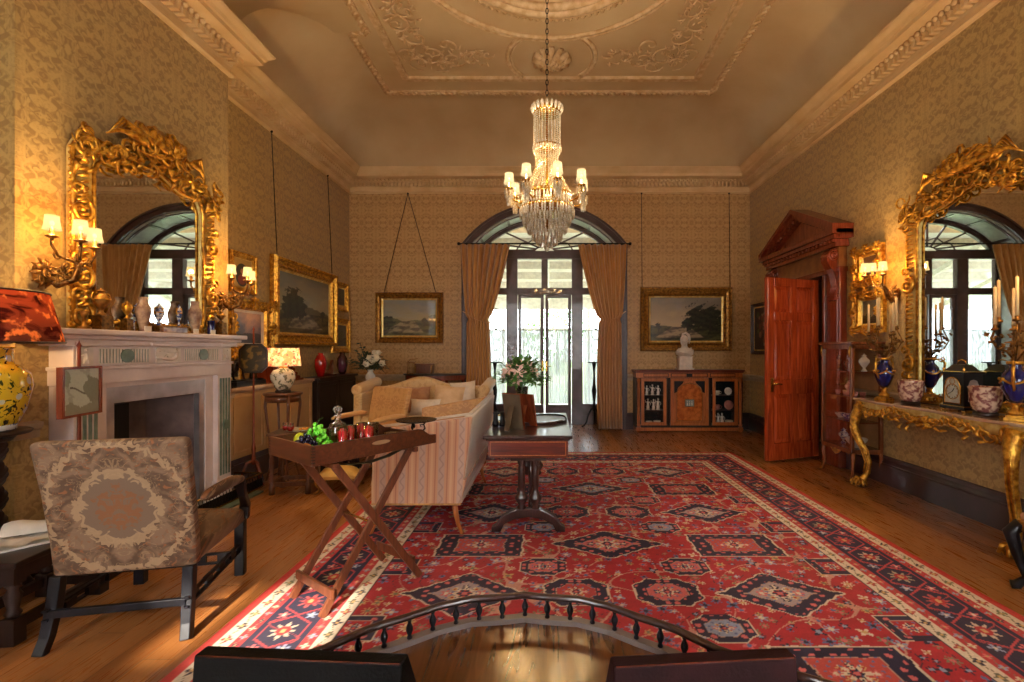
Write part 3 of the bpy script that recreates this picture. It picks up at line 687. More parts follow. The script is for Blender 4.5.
for k, (x, y, r, lb) in enumerate(((-4.5, 20, 1.7, 'round green garden bush beyond the veranda on the left'), (3.4, 19, 1.5, 'low green garden bush beyond the veranda on the right'), (.6, 30, 2.6, 'pale distant garden tree straight beyond the french door'))):
    rng = random.Random(k); t = thing('garden_bush', lb, 'bush', (x, y, -.1))
    mb = MB(); leafball(mb, (0, 0, r * .9), r, 900, .16, rng, .9); mb.build('foliage', GREENL, t)
    MB().lathe([(.12, 0), (.08, r * .6), (.03, r)], 8).build('stem', OAKD, t)
# tall candle stands in the bay
def torchere(x, y, lab):
    t = thing('torchere', lab, 'stand', (x, y, 0), 0, 'tall stands in the window bay')
    MB().lathe([(.0, 1.185), (.115, 1.19), (.125, 1.2), (.11, 1.21), (0, 1.21)], 24).build('top', EBON, t)
    MB().lathe([(.03, .3), (.045, .34), (.03, .4), (.022, .46), (.04, .6), (.045, .68), (.025, .8), (.018, .95), (.018, 1.05), (.03, 1.12), (.04, 1.19)], 14).build('column', EBON, t)
    for k in range(3):
        a = R(200 + 120 * k); d = Vector((math.cos(a), math.sin(a), 0)); up = Vector((0, 0, 1))
        MB().tube([up * .34, d * .06 + up * .33, d * .12 + up * .22, d * .15 + up * .1, d * .21 + up * .03, d * .25 + up * .018], [.022, .022, .018, .016, .016, .014], 8).build('leg', EBON, t)
torchere(.86, 8.95, 'dark tripod torchere in front of the right side light')
torchere(-.99, 8.95, 'dark tripod torchere in front of the left side light')

# ------------------------------------------------------------------ doorcase and door
def wallthing(side, name, lab, cat, y, z, group=None, off=0):
    """things on the side walls: local x along the wall, z up, -y out of the wall"""
    return thing(name, lab, cat, (XL + off if side < 0 else XR - off, y, z), PI / 2 if side < 0 else -PI / 2, group)
t = wallthing(1, 'doorcase', 'carved mahogany doorcase with pediment around the open door', 'doorcase', 6.75, 0, off=.003)
for s in (-1, 1):
    mb = MB(); mb.bb(*sorted((s * .54, s * .66)), -.06, 0, 0, 2.44); mb.bb(*sorted((s * .66, s * .88)), -.09, 0, 0, 2.46); mb.bb(*sorted((s * .69, s * .85)), -.105, -.08, .3, 2.1)
    mb.bb(*sorted((s * .64, s * .9)), -.12, 0, 0, .3); mb.bb(*sorted((s * .5, s * .55)), -.09, -.002, 0, 2.44)
    mb.build('pilaster', MAHOG, t, .006)
    # scrolled console bracket
    cx = s * .77; mb = MB(); sc_ = [(-.05, 2.08), (-.09, 2.04), (-.13, 2.06), (-.14, 2.12), (-.1, 2.2), (-.09, 2.3), (-.12, 2.4), (-.18, 2.46), (-.22, 2.54), (-.22, 2.62), (-.17, 2.68), (-.08, 2.7), (0, 2.7), (0, 2.05)]
    mb.prism([(y, z) for y, z in sc_], cx - .07, cx + .07, 'x')
    for xx in (cx - .08, cx + .08):
        q = []
        for i in range(22): th = i / 21 * 2.2 * 2 * PI; rr = .075 * (1 - i / 24); q.append((xx, -.14 + rr * math.cos(th), 2.6 + rr * math.sin(th)))
        mb.tube(q, .014, 6)
        q = []
        for i in range(18): th = PI + i / 17 * 1.8 * 2 * PI; rr = .045 * (1 - i / 20); q.append((xx, -.09 + rr * math.cos(th), 2.1 + rr * math.sin(th)))
        mb.tube(q, .01, 6)
    for i in range(5): mb.tube([(cx - .05 + .025 * i, -.225, 2.6), (cx - .05 + .025 * i, -.12, 2.36), (cx - .05 + .025 * i, -.095, 2.22), (cx - .05 + .025 * i, -.14, 2.1)], .009, 5)
    mb.build('console_bracket', MAHOG, t)
mb = MB(); mb.bb(-.88, .88, -.1, 0, 2.44, 2.7); mb.build('frieze', MATS['wall_damask_side'] if False else mat('frieze_pale_wood', S(150, 96, 46), .3, 0, S(120, 70, 32), 8), t)
mb = MB().bb(-.9, .9, -.115, 0, 2.40, 2.46); mb.bb(-.93, .93, -.17, 0, 2.7, 2.75); mb.bb(-.97, .97, -.21, 0, 2.79, 2.84); mb.bb(-1.01, 1.01, -.255, 0, 2.84, 2.9)
for i in range(22): x = -.9 + i * 1.8 / 21; mb.bb(x - .022, x + .022, -.2, 0, 2.75, 2.79)
mb.build('entablature', MAHOG, t, .004)
mb = MB(); mb.prism([(-.9, 2.9), (.9, 2.9), (0, 3.22)], -.1, 0); mb.build('tympanum', MAHOG, t)
for s in (-1, 1):
    mb = MB()
    for (d0, z0, z1) in ((.255, .055, .12), (.21, -.01, .056), (.17, -.05, .0)):
        mb.prism([(s * 1.01, 2.9 + z0 - .06), (s * 1.01, 2.9 + z1 - .06), (0, 3.29 + z1), (0, 3.29 + z0)] if s > 0 else [(0, 3.29 + z0), (0, 3.29 + z1), (-1.01, 2.9 + z1 - .06), (-1.01, 2.9 + z0 - .06)], -d0, 0)
    for i in range(11):
        f = (i + .7) / 11.5; x = s * .97 * (1 - f); z = 2.86 + .385 * f; mb.bb(x - .022, x + .022, -.2, 0, z, z + .045)
    mb.build('raking_cornice', MAHOG, t)
struct(MB().bb(XR, XR + .2, 6.25, 6.27, 0, 2.42).bb(XR, XR + .2, 7.23, 7.25, 0, 2.42).bb(XR, XR + .2, 6.27, 7.23, 2.40, 2.42).build('trim_12', MAHOG))
# door leaf: hinge at near jamb
LW, LH = .89, 2.34
hx, hy = 3.60, 6.42; ex, ey = 2.77, 6.10
t = bpy.data.objects.new('door_3', None); col.objects.link(t); t['kind'] = 'structure'
t.location = (hx, hy, .025); t.rotation_euler = (0, 0, math.atan2(ey - hy, ex - hx))
def leaf():
    mb = MB(); th = .030; W = LW
    mb.bb(0, .11, -th, th, 0, LH).bb(W - .11, W, -th, th, 0, LH).bb(W / 2 - .05, W / 2 + .05, -th, th, 0, LH)
    for z0, z1 in ((0, .22), (.84, 1.03), (1.79, 1.90), (LH - .11, LH)): mb.bb(.11, W - .11, -th, th, z0, z1)
    return mb.build('door_leaf', DOORW, t, .009)
leaf()
for x0, x1 in ((.11, .395), (.495, .78)):
    for z0, z1 in ((.22, .84), (1.03, 1.79), (1.90, LH - .11)):
        mb = MB()
        for s in (-1, 1):
            vs = [(x0, s * .004, z0), (x1, s * .004, z0), (x1, s * .004, z1), (x0, s * .004, z1), (x0 + .05, s * .019, z0 + .05), (x1 - .05, s * .019, z0 + .05), (x1 - .05, s * .019, z1 - .05), (x0 + .05, s * .019, z1 - .05)]
            mb.add(vs, [(0, 1, 5, 4), (1, 2, 6, 5), (2, 3, 7, 6), (3, 0, 4, 7), (4, 5, 6, 7)])
        mb.build('door_panel', DOORW, t)
mb = MB()
for s in (-1, 1):
    mb.bb(LW - .09, LW - .05, s * .029, s * .034, .88, 1.06); mb.tube([(LW - .07, s * .03, .98), (LW - .07, s * .07, .98), (LW - .12, s * .08, .985), (LW - .19, s * .075, .975)], [.011, .011, .014, .009], 8); mb.ball((LW - .07, s * .07, .98), .018)
mb.build('door_handle', BRASS, t)

# ------------------------------------------------------------------ numpy-coloured flat surfaces (rug weave, pictures)
def grid_obj(name, m, W, H, nx, ny, colf, parent=None, ax='xz', z=0, shape=None):
    """flat grid W x H centred in x, from 0 in the second axis, per-vertex colour from colf(u, v) arrays (metres)"""
    u = np.linspace(0, W, nx); v = np.linspace(0, H, ny); U, Vv = np.meshgrid(u, v); colr = colf(U, Vv).reshape(-1, 3)
    co = np.zeros((nx * ny, 3)); co[:, 0] = U.ravel() - W / 2
    if ax == 'xz': co[:, 2] = Vv.ravel(); co[:, 1] = z
    else: co[:, 1] = Vv.ravel(); co[:, 2] = z
    me = bpy.data.meshes.new(name); nf = (nx - 1) * (ny - 1)
    i = np.arange(nx - 1)[None, :] + nx * np.arange(ny - 1)[:, None]; i = i.ravel()
    fa = np.stack([i, i + 1, i + nx + 1, i + nx], 1)
    me.vertices.add(nx * ny); me.vertices.foreach_set('co', co.ravel())
    me.loops.add(nf * 4); me.loops.foreach_set('vertex_index', fa.ravel().astype(np.int32))
    me.polygons.add(nf); me.polygons.foreach_set('loop_start', (np.arange(nf) * 4).astype(np.int32))
    me.update(); me.validate()
    a = me.color_attributes.new('Col', 'FLOAT_COLOR', 'POINT')
    cc = np.ones((nx * ny, 4)); cc[:, :3] = colr; a.data.foreach_set('color', cc.ravel().astype(np.float32))
    me.materials.append(m); o = bpy.data.objects.new(name, me); col.objects.link(o)
    if parent: o.parent = parent
    return o
def lin(c): return np.array(S(*c))
def paint(img, mask, c): img[mask] = lin(c)
# ---- rug
RX0, RX1, RY0, RY1 = -1.68, 2.555, 1.40, 6.69
RW, RL = RX1 - RX0, RY1 - RY0
def rug(U, Vv):
    rng = np.random.RandomState(7)
    img = np.zeros(U.shape + (3,)); img[:] = lin((176, 26, 40))
    # abrash: woven bands of slightly different red
    ab = np.sin(Vv * 37) * .5 + np.sin(Vv * 91 + 2) * .3; img *= (1 + .12 * ab)[..., None]
    d = np.minimum(np.minimum(U, RW - U), np.minimum(Vv, RL - Vv))      # distance from the edge
    horiz = np.minimum(Vv, RL - Vv) < np.minimum(U, RW - U)
    s = np.where(horiz, U - RW / 2, Vv - RL / 2)                         # along the border
    navy, cream, red, rose, blue, sky, ochre, dk = (20, 22, 58), (222, 204, 178), (178, 24, 38), (214, 104, 104), (96, 112, 156), (150, 162, 190), (206, 166, 106), (34, 22, 40)
    B = .62; field = d > B
    fx, fy = U - RW / 2, Vv - RL / 2
    def ros(dx, dy, r, c1, c2, n=8, ph=0, mask=field):
        rr = np.hypot(dx, dy); th = np.arctan2(dy, dx)
        paint(img, mask & (rr < r * (.72 + .28 * np.cos(n * th + ph))), c1); paint(img, mask & (rr < r * .38), c2)
    # scattered blossoms and vines over the red field
    pal = [sky, rose, cream, blue, ochre, navy, (120, 128, 96)]
    vine = np.abs(np.sin(U * 11 + 1.3 * np.sin(Vv * 9)) + np.sin(Vv * 10 + 1.5 * np.sin(U * 8)))
    paint(img, field & (vine < .07), (206, 150, 130)); paint(img, field & (np.abs(np.sin(U * 19 + 2 * np.sin(Vv * 13))) < .04) & (np.sin(Vv * 17) > 0), (70, 30, 50))
    for gy in np.arange(-RL / 2, RL / 2, .082):
        for gx in np.arange(-RW / 2, RW / 2, .085):
            x, y = gx + rng.uniform(-.035, .035), gy + rng.uniform(-.03, .03); k = rng.randint(len(pal))
            if abs(x) > RW / 2 - B or abs(y) > RL / 2 - B: continue
            i0, i1 = int((y + RL / 2 - .06) / RL * U.shape[0]), int((y + RL / 2 + .06) / RL * U.shape[0]); j0, j1 = int((x + RW / 2 - .06) / RW * U.shape[1]), int((x + RW / 2 + .06) / RW * U.shape[1])
            sl = (slice(max(i0, 0), i1), slice(max(j0, 0), j1)); dx, dy = fx[sl] - x, fy[sl] - y
            rr = np.hypot(dx, dy); th = np.arctan2(dy, dx); r = rng.uniform(.020, .044); n = rng.choice([4, 5, 6, 8])
            sub = img[sl]; sub[rr < r * (.65 + .35 * np.cos(n * th + rng.uniform(0, 6)))] = lin(pal[k]); sub[rr < r * .36] = lin(pal[(k + 2) % len(pal)])
    # pale open patches between medallions
    # medallions
    def med(cx, cy, a, b, kind, pal2):
        dx, dy = fx - cx, fy - cy; ax_, ay = np.abs(dx), np.abs(dy)
        sel = field & (ax_ < a * 1.25) & (ay < b * 1.25)
        wob = .05 * np.sin(ax_ * 46) * np.sin(ay * 46 + .6)
        if kind == 0: q = ax_ / a + ay / b
        elif kind == 1: q = np.maximum(ax_ / a, ay / b)
        else: q = np.maximum(np.maximum(ax_ / a, ay / b * .98), (ax_ / a + ay / b) * .68)
        q = q + wob * (1 if kind != 1 else .5)
        paint(img, sel & (q < 1.05), cream); paint(img, sel & (q < 1.0), navy)
        hook = (np.sin(ax_ * 62) * np.sin(ay * 62) > .55); paint(img, sel & (q < .93) & (q > .66) & hook, rose)
        paint(img, sel & (q < .60), (190, 150, 130)); paint(img, sel & (q < .57), pal2)
        ros(dx, dy, min(a, b) * .42, cream, red, 8, 0, sel & (q < .6)); paint(img, sel & (q < .6) & (np.sin(ax_ * 110) * np.sin(ay * 95) > .72), blue); ros(dx, dy, min(a, b) * .2, navy, rose, 6, 0, sel & (q < .6))
        for sx in (-1, 1):
            ros(dx - sx * a * .30, dy, b * .16, rose if pal2 != rose else navy, cream, 5, 0, sel & (q < .58))
            ros(dx, dy - sx * b * .3, b * .12, navy, cream, 5, 0, sel & (q < .58))
            for sy in (-1, 1): ros(dx - sx * a * .18, dy - sy * b * .2, b * .09, ochre, red, 4, 0, sel & (q < .58))
    cxs = [-.93, 0, .93]
    kf = 0
    for ci, cx in enumerate(cxs):
        for r_ in range(-4, 5):
            cy = r_ * .70 + (-.52 if ci != 1 else -.5)
            odd = (r_ + ci) % 2
            if ci == 1:
                if odd: med(cx, cy, .40, .235, 0, sky if r_ % 4 else rose)
                else:
                    for sx in (-1, 1): med(sx * .27, cy, .19, .15, 2, rose if sx > 0 else (186, 60, 60))
            else:
                if odd: med(cx, cy, .36, .245, 0, (170, 150, 150))
                else: med(cx, cy, .30, .19, 1, (190, 70, 64))
    for r_ in range(-5, 6):
        for sx in (-1, 1): med(sx * .47, r_ * .70 - .17, .15, .12, 2, rose if r_ % 2 else sky); med(sx * 1.44, r_ * .70 - .17, .13, .11, 1, red)
    # border bands
    paint(img, ~field, red)
    def band(a, b, c): paint(img, (d >= a) & (d < b), c)
    band(0, .018, (190, 40, 34)); band(.018, .05, (196, 52, 44)); band(.05, .13, cream); band(.13, .136, dk); band(.136, .185, (188, 44, 50)); band(.185, .19, cream)
    band(.19, .465, navy); band(.465, .47, cream); band(.47, .53, (182, 44, 48)); band(.53, .535, dk); band(.535, .61, cream); band(.61, .62, dk)
    # outer cream guard: red and green flowers on a vine
    def guard(c0, w, per, cols):
        m = np.abs(d - c0) < w; ph = np.mod(s, per) - per / 2
        paint(img, m & (np.abs(d - c0 - w * .45 * np.sin(s / per * PI)) < w * .09), (120, 110, 90))
        k = np.floor(s / per).astype(int)
        rr = np.hypot(ph, d - c0); th = np.arctan2(d - c0, ph)
        for q, c in enumerate(cols): paint(img, m & (np.mod(k, len(cols)) == q) & (rr < w * .85 * (.7 + .3 * np.cos(4 * th))), c)
        paint(img, m & (rr < w * .3), ochre)
    guard(.09, .036, .115, [(168, 40, 44), navy, (112, 118, 84)]); guard(.5725, .034, .105, [navy, (176, 50, 50), (96, 100, 76)])
    guard(.16, .022, .07, [sky, cream, navy]); guard(.50, .026, .08, [sky, rose, cream])
    # main border: rosettes in an angular red lattice
    m = (d > .195) & (d < .46); per = .29; ph = np.mod(s, per) - per / 2; k = np.floor(s / per).astype(int); dc = d - .328
    lat = np.abs(np.abs(ph) / .135 + np.abs(dc) / .16 - 1); hexa = np.maximum(np.abs(dc) / .105, (np.abs(ph) / .14 + np.abs(dc) / .21))
    paint(img, m & (np.abs(hexa - 1) < .05), (190, 60, 66)); paint(img, m & (np.abs(np.sin(s * 2 * PI / per) * .11 - dc) < .006), (170, 60, 66))
    rr = np.hypot(ph * .85, dc); th = np.arctan2(dc, ph)
    for q, c in enumerate(((206, 184, 160), (186, 80, 80), (170, 160, 130))): paint(img, m & (np.mod(k, 3) == q) & (rr < .066 * (.66 + .34 * np.cos(8 * th))), c)
    paint(img, m & (rr < .034), (178, 40, 44)); paint(img, m & (rr < .016), ochre)
    ph2 = np.mod(s + per / 2, per) - per / 2
    for dy in (-.075, .075):
        r2 = np.hypot(ph2, dc - dy); t2 = np.arctan2(dc - dy, ph2); paint(img, m & (r2 < .034 * (.65 + .35 * np.cos(5 * t2))), rose if dy < 0 else sky); paint(img, m & (r2 < .011), cream)
    # soften towards worn wool and vary
    img *= (1 + rng.uniform(-.10, .10, U.shape))[..., None]
    wear = (np.sin(U * 3.1 + 1) * np.sin(Vv * 2.3 + .5) + 1) * .5; img = img * .94 + .06 * lin((190, 170, 160)) * (1 + wear[..., None])
    return np.clip(img, 0, 1)
RUGM = vcol('rug_wool', .85, .25)
rg = thing('persian_rug', 'large red and navy patterned oriental rug covering the middle of the floor', 'rug', ((RX0 + RX1) / 2, RY0, .001))
grid_obj('pile', RUGM, RW, RL, 530, 664, rug, rg, 'xy', .011)
mb = MB(); mb.bb(-RW / 2, RW / 2, 0, RL, 0, .010); mb.build('backing', mat('rug_edge', S(176, 44, 40), .85), rg)
mb = MB(); rng = random.Random(3)
for y, sg in ((0, -1), (RL, 1)):
    for i in range(180):
        x = -RW / 2 + RW * i / 179; mb.tube([(x, y, .008), (x + rng.uniform(-.01, .01), y + sg * .035, .004)], .003, 3)
mb.build('fringe', mat('rug_fringe', S(206, 190, 164), .9), rg)

# ---- pictures
def fbm(U, Vv, seed, sc):
    rng = np.random.RandomState(seed); o = 0
    for k in range(9):
        a = rng.uniform(0, 2 * PI); f = sc * (1.6 ** (k * .6)); o = o + np.sin((U * math.cos(a) + Vv * math.sin(a)) * f + rng.uniform(0, 6) + 1.2 * (o if k else 0)) / (1 + k * .6)
    return o
def landscape(seed, W, H, sky1, sky2, land, treepos, water=True, tone=(70, 80, 50)):
    def f(U, Vv):
        u, v = U / W, Vv / H; img = np.zeros(U.shape + (3,)); n = fbm(u, v * H / W, seed, 9)
        cl = fbm(u * .8, v * 1.6 * H / W, seed + 2, 7); t = np.clip((v - .35) / .65 + .22 * cl, 0, 1)[..., None]; img[:] = (lin(sky1) * (1 - t) + lin(sky2) * t) * (.95 + .14 * np.clip(cl, -1, 1))[..., None]
        hor = .36; hill = hor + .06 + .07 * np.sin(u * 5 + seed) + .02 * n
        paint(img, (v < hill) & (v > hor), tuple(int(x * .8 + 20) for x in land))
        lm = v < hor; g = (.62 + .4 * np.clip(fbm(u * 2, v * 5, seed + 3, 9), -1, 1))[..., None]; img[lm] = (lin(land) * g)[lm]
        if water:
            wm = lm & (np.abs(u - .45 + .35 * (hor - v) * np.sin(seed)) < .12 + .9 * (hor - v)) & (v > .08); img[wm] = (lin(sky1) * .75 * g)[wm]
        for cx, cyy, r in treepos:
            nn = fbm(u * 3, v * 3, seed + 5, 14) * .06; m = np.hypot((u - cx) * W / H, (v - cyy) * 1.05) < r + nn * r * 3; sh = (.7 + .5 * np.clip(fbm(u * 4, v * 4, seed + 9, 12), -1, 1))[..., None]; img[m] = (lin(tone) * 1.2 * sh)[m]
            paint(img, (np.abs(u - cx) < .012) & (v < cyy) & (v > hor - .12), (44, 32, 22))
        return np.clip(img, 0, 1)
    return f
PICM = vcol('oil_paint', .3, .1, .3)
def picture(root, W, H, fw, depth, paintf, gold=GOLD, ornate=0, slip=.03, name='canvas', z0=0, seed=1, liner=None):
    """framed picture: W x H outer, fw frame width; local origin at bottom centre of the frame"""
    x0, x1, z1 = -W / 2, W / 2, z0 + H
    MB().frame(x0, x1, z0, z1, [(0, -.005), (0, -depth * .6), (fw * .12, -depth), (fw * .3, -depth * .95), (fw * .42, -depth * .6), (fw * .7, -depth * .45), (fw * .86, -depth * .62), (fw, -depth * .3), (fw, -.005)]).build('frame', gold, root, smooth=False)
    s_ = slip
    if s_: MB().frame(x0 + fw, x1 - fw, z0 + fw, z1 - fw, [(0, -.004), (0, -depth * .3), (s_, -depth * .15), (s_, -.004)]).build('slip', liner or GOLDL, root)
    g = grid_obj(name, PICM, W - 2 * fw - 2 * s_, H - 2 * fw - 2 * s_, 110, 80, paintf, root, 'xz', -.012); g.location = (0, 0, z0 + fw + s_)
    rng = random.Random(seed)
    mb = MB()
    if ornate:
        for i in range(int(ornate * (W + H) * 2 / .075)):
            side = rng.random() * 2 * (W + H)
            if side < W: p = (x0 + side, z0 + fw * .5)
            elif side < 2 * W: p = (x0 + side - W, z1 - fw * .5)
            elif side < 2 * W + H: p = (x0 + fw * .5, z0 + side - 2 * W)
            else: p = (x1 - fw * .5, z0 + side - 2 * W - H)
            mb.tube([(p[0], -depth * .4, p[1])], .001) if False else spiral(mb, (p[0] + rng.uniform(-.3, .3) * fw, -depth * .8, p[1] + rng.uniform(-.3, .3) * fw), fw * .35, rng.uniform(0, 360), .8, fw * .1, rng.choice((-1, 1)), 8)
        for cx, cz in ((x0, z0), (x1, z0), (x0, z1), (x1, z1), (0, z0), (0, z1), (x0, z0 + H / 2), (x1, z0 + H / 2)):
            cx += fw * .35 * (1 if cx < 0 else -1 if cx > 0 else 0); cz += fw * .35 * (1 if cz == z0 else -1 if cz == z1 else 0)
            for a in range(0, 360, 45): mb.tube([(cx, -depth, cz), (cx + fw * .45 * math.cos(R(a)), -depth * 1.15, cz + fw * .45 * math.sin(R(a))), (cx + fw * .7 * math.cos(R(a + 12)), -depth * .9, cz + fw * .7 * math.sin(R(a + 12)))], [fw * .1, fw * .15, fw * .03], 5)
    else:
        k = int((W + H) * 2 / .03)
        for i in range(k):
            side = (i + .5) / k * 2 * (W + H); q = fw * .2
            if side < W: p = (x0 + side, z0 + q)
            elif side < W + H: p = (x1 - q, z0 + side - W)
            elif side < 2 * W + H: p = (x1 - (side - W - H), z1 - q)
            else: p = (x0 + q, z1 - (side - 2 * W - H))
            if abs(p[0]) <= W / 2 - q and z0 + q <= p[1] <= z1 - q: mb.ball((p[0], -depth * .95, p[1]), .011, 5, m=3)
    mb.build('carved_ornament', gold, root)
# far wall pictures
t = thing('landscape_painting', 'wide gilt framed landscape with a dark tree above the inlaid cabinet', 'painting', (2.495, YF - .005, 1.41), 0)
picture(t, 1.66, 1.16, .16, .09, landscape(3, 1.2, .7, (206, 178, 136), (134, 122, 104), (84, 82, 44), [(.72, .62, .30), (.9, .55, .36), (.56, .46, .16), (.12, .38, .07)], True, (42, 44, 22)), GOLDD)
t = thing('landscape_painting', 'gilt framed lake landscape hung to the left of the arched window', 'painting', (-2.505, YF - .005, 1.555), 0)
picture(t, 1.225, .92, .11, .08, landscape(8, 1, .7, (182, 170, 134), (128, 130, 126), (96, 98, 56), [(.08, .34, .16), (.92, .36, .18), (.75, .34, .1)], True, (50, 60, 30)), GOLDD)
cord((-2.53, YF - .03, ZC), (-2.95, YF - .06, 2.47), 'left strand of the picture cord above the lake landscape'); cord((-2.53, YF - .03, ZC), (-2.02, YF - .06, 2.47), 'right strand of the picture cord above the lake landscape')
cord((1.69, YF - .03, ZC), (1.69, YF - .08, 2.56), 'picture cord at the left end of the wide landscape above the cabinet'); cord((3.27, YF - .03, ZC), (3.27, YF - .08, 2.56), 'picture cord at the right end of the wide landscape above the cabinet')
# left wall pictures
t = wallthing(-1, 'landscape_painting', 'largest gilt framed landscape on the fireplace wall, dark trees under a pale sky', 'painting', 7.1, 1.50, off=.005)
picture(t, 1.82, 1.18, .15, .10, landscape(5, 1.4, .8, (196, 184, 150), (120, 126, 120), (104, 92, 52), [(.28, .52, .28), (.40, .44, .22), (.18, .42, .22), (.9, .38, .08)], True, (34, 44, 24)), GOLD)
cord((XL + .03, 6.2, ZC), (XL + .1, 6.2, 2.68), 'picture cord at the near end of the largest landscape on the fireplace wall'); cord((XL + .03, 7.78, ZC), (XL + .1, 7.78, 2.68), 'picture cord at the far end of the largest landscape on the fireplace wall')
t = wallthing(-1, 'small_painting', 'small gilt framed picture hung low in the far left corner', 'painting', 8.27, 1.38, off=.005)
picture(t, .72, .60, .09, .05, landscape(12, .5, .4, (90, 92, 90), (70, 72, 70), (60, 60, 44), [(.6, .5, .2)], False), GOLD)
t = wallthing(-1, 'small_painting', 'small dark gilt framed picture hung high in the far left corner', 'painting', 8.3, 2.1, off=.005)
picture(t, .5, .5, .08, .05, landscape(14, .4, .4, (64, 52, 36), (50, 40, 28), (44, 40, 26), [(.5, .5, .2)], False), GOLD)
t = wallthing(-1, 'seascape_painting', 'ornate gilt framed blue and pink sky scene behind the right end of the mantelshelf', 'painting', 5.72, 1.36, off=.005)
def skyscape(U, Vv):
    u, v = U / .6, Vv / .45; n = fbm(u, v, 4, 8); img = np.zeros(U.shape + (3,)); tt = np.clip(np.exp(-((u - .55) ** 2 + (v - .75) ** 2) * 7) + .15 * n, 0, 1)[..., None]
    img[:] = lin((96, 104, 128)) * (1 - tt) + lin((228, 176, 140)) * tt; paint(img, v < .25 + .02 * n, (74, 70, 74)); return np.clip(img, 0, 1)
picture(t, .86, .68, .13, .10, skyscape, GOLD, 1.1, .03, seed=4, liner=MARBW)
t = wallthing(-1, 'portrait_miniature', 'small square gilt frame with an oval portrait beside the far sconce', 'painting', 5.64, 2.1, off=.005)
def oval(U, Vv):
    u, v = U / .28 - .5, Vv / .3 - .5; img = np.zeros(U.shape + (3,)); img[:] = lin((206, 168, 90)); m = np.hypot(u / .42, (v + .05) / .45) < 1; paint(img, m, (60, 56, 34)); paint(img, np.hypot(u, v - .1) < .1, (206, 150, 110)); paint(img, (np.hypot(u / 1.3, v + .22) < .2) & m, (140, 60, 36)); return img
picture(t, .48, .48, .07, .04, oval, GOLD, 0, .01)
t = wallthing(-1, 'small_painting', 'small gilt frame leaning low behind the bronze horse', 'painting', 5.42, 1.05, off=.01)
picture(t, .40, .28, .05, .03, landscape(20, .3, .2, (170, 170, 150), (130, 140, 140), (110, 110, 80), [], False), GOLD)
# right wall pictures
t = wallthing(1, 'still_life_painting', 'dark flower picture on the right wall half hidden by the open door', 'painting', 8.12, 1.36, off=.005)
def flowers(U, Vv):
    u, v = U / .7, Vv / .8; img = np.zeros(U.shape + (3,)); img[:] = lin((36, 28, 24)); rr = np.random.RandomState(2)
    for _ in range(26): x, y = rr.normal(.5, .16), rr.normal(.55, .15); paint(img, np.hypot(u - x, v - y) < rr.uniform(.03, .07), [(170, 120, 100), (150, 150, 130), (110, 60, 50), (70, 90, 50)][rr.randint(4)])
    return img
picture(t, .84, .88, .06, .05, flowers, mat('dark_frame', S(60, 36, 22), .4), 0, .02)
t = wallthing(1, 'small_painting', 'upper of the two small gilt pictures beside the doorcase', 'painting', 5.42, 2.15, off=.005)
picture(t, .46, .46, .10, .08, landscape(31, .2, .2, (160, 120, 80), (120, 90, 60), (90, 60, 34), [], False), GOLD, 1, .01, seed=7)
t = wallthing(1, 'small_painting', 'lower of the two small gilt pictures beside the doorcase', 'painting', 5.42, 1.63, off=.005)
picture(t, .50, .48, .10, .08, landscape(33, .2, .2, (150, 140, 110), (110, 110, 90), (70, 60, 34), [(.5, .4, .2)], False), GOLD, 1, .01, seed=8)

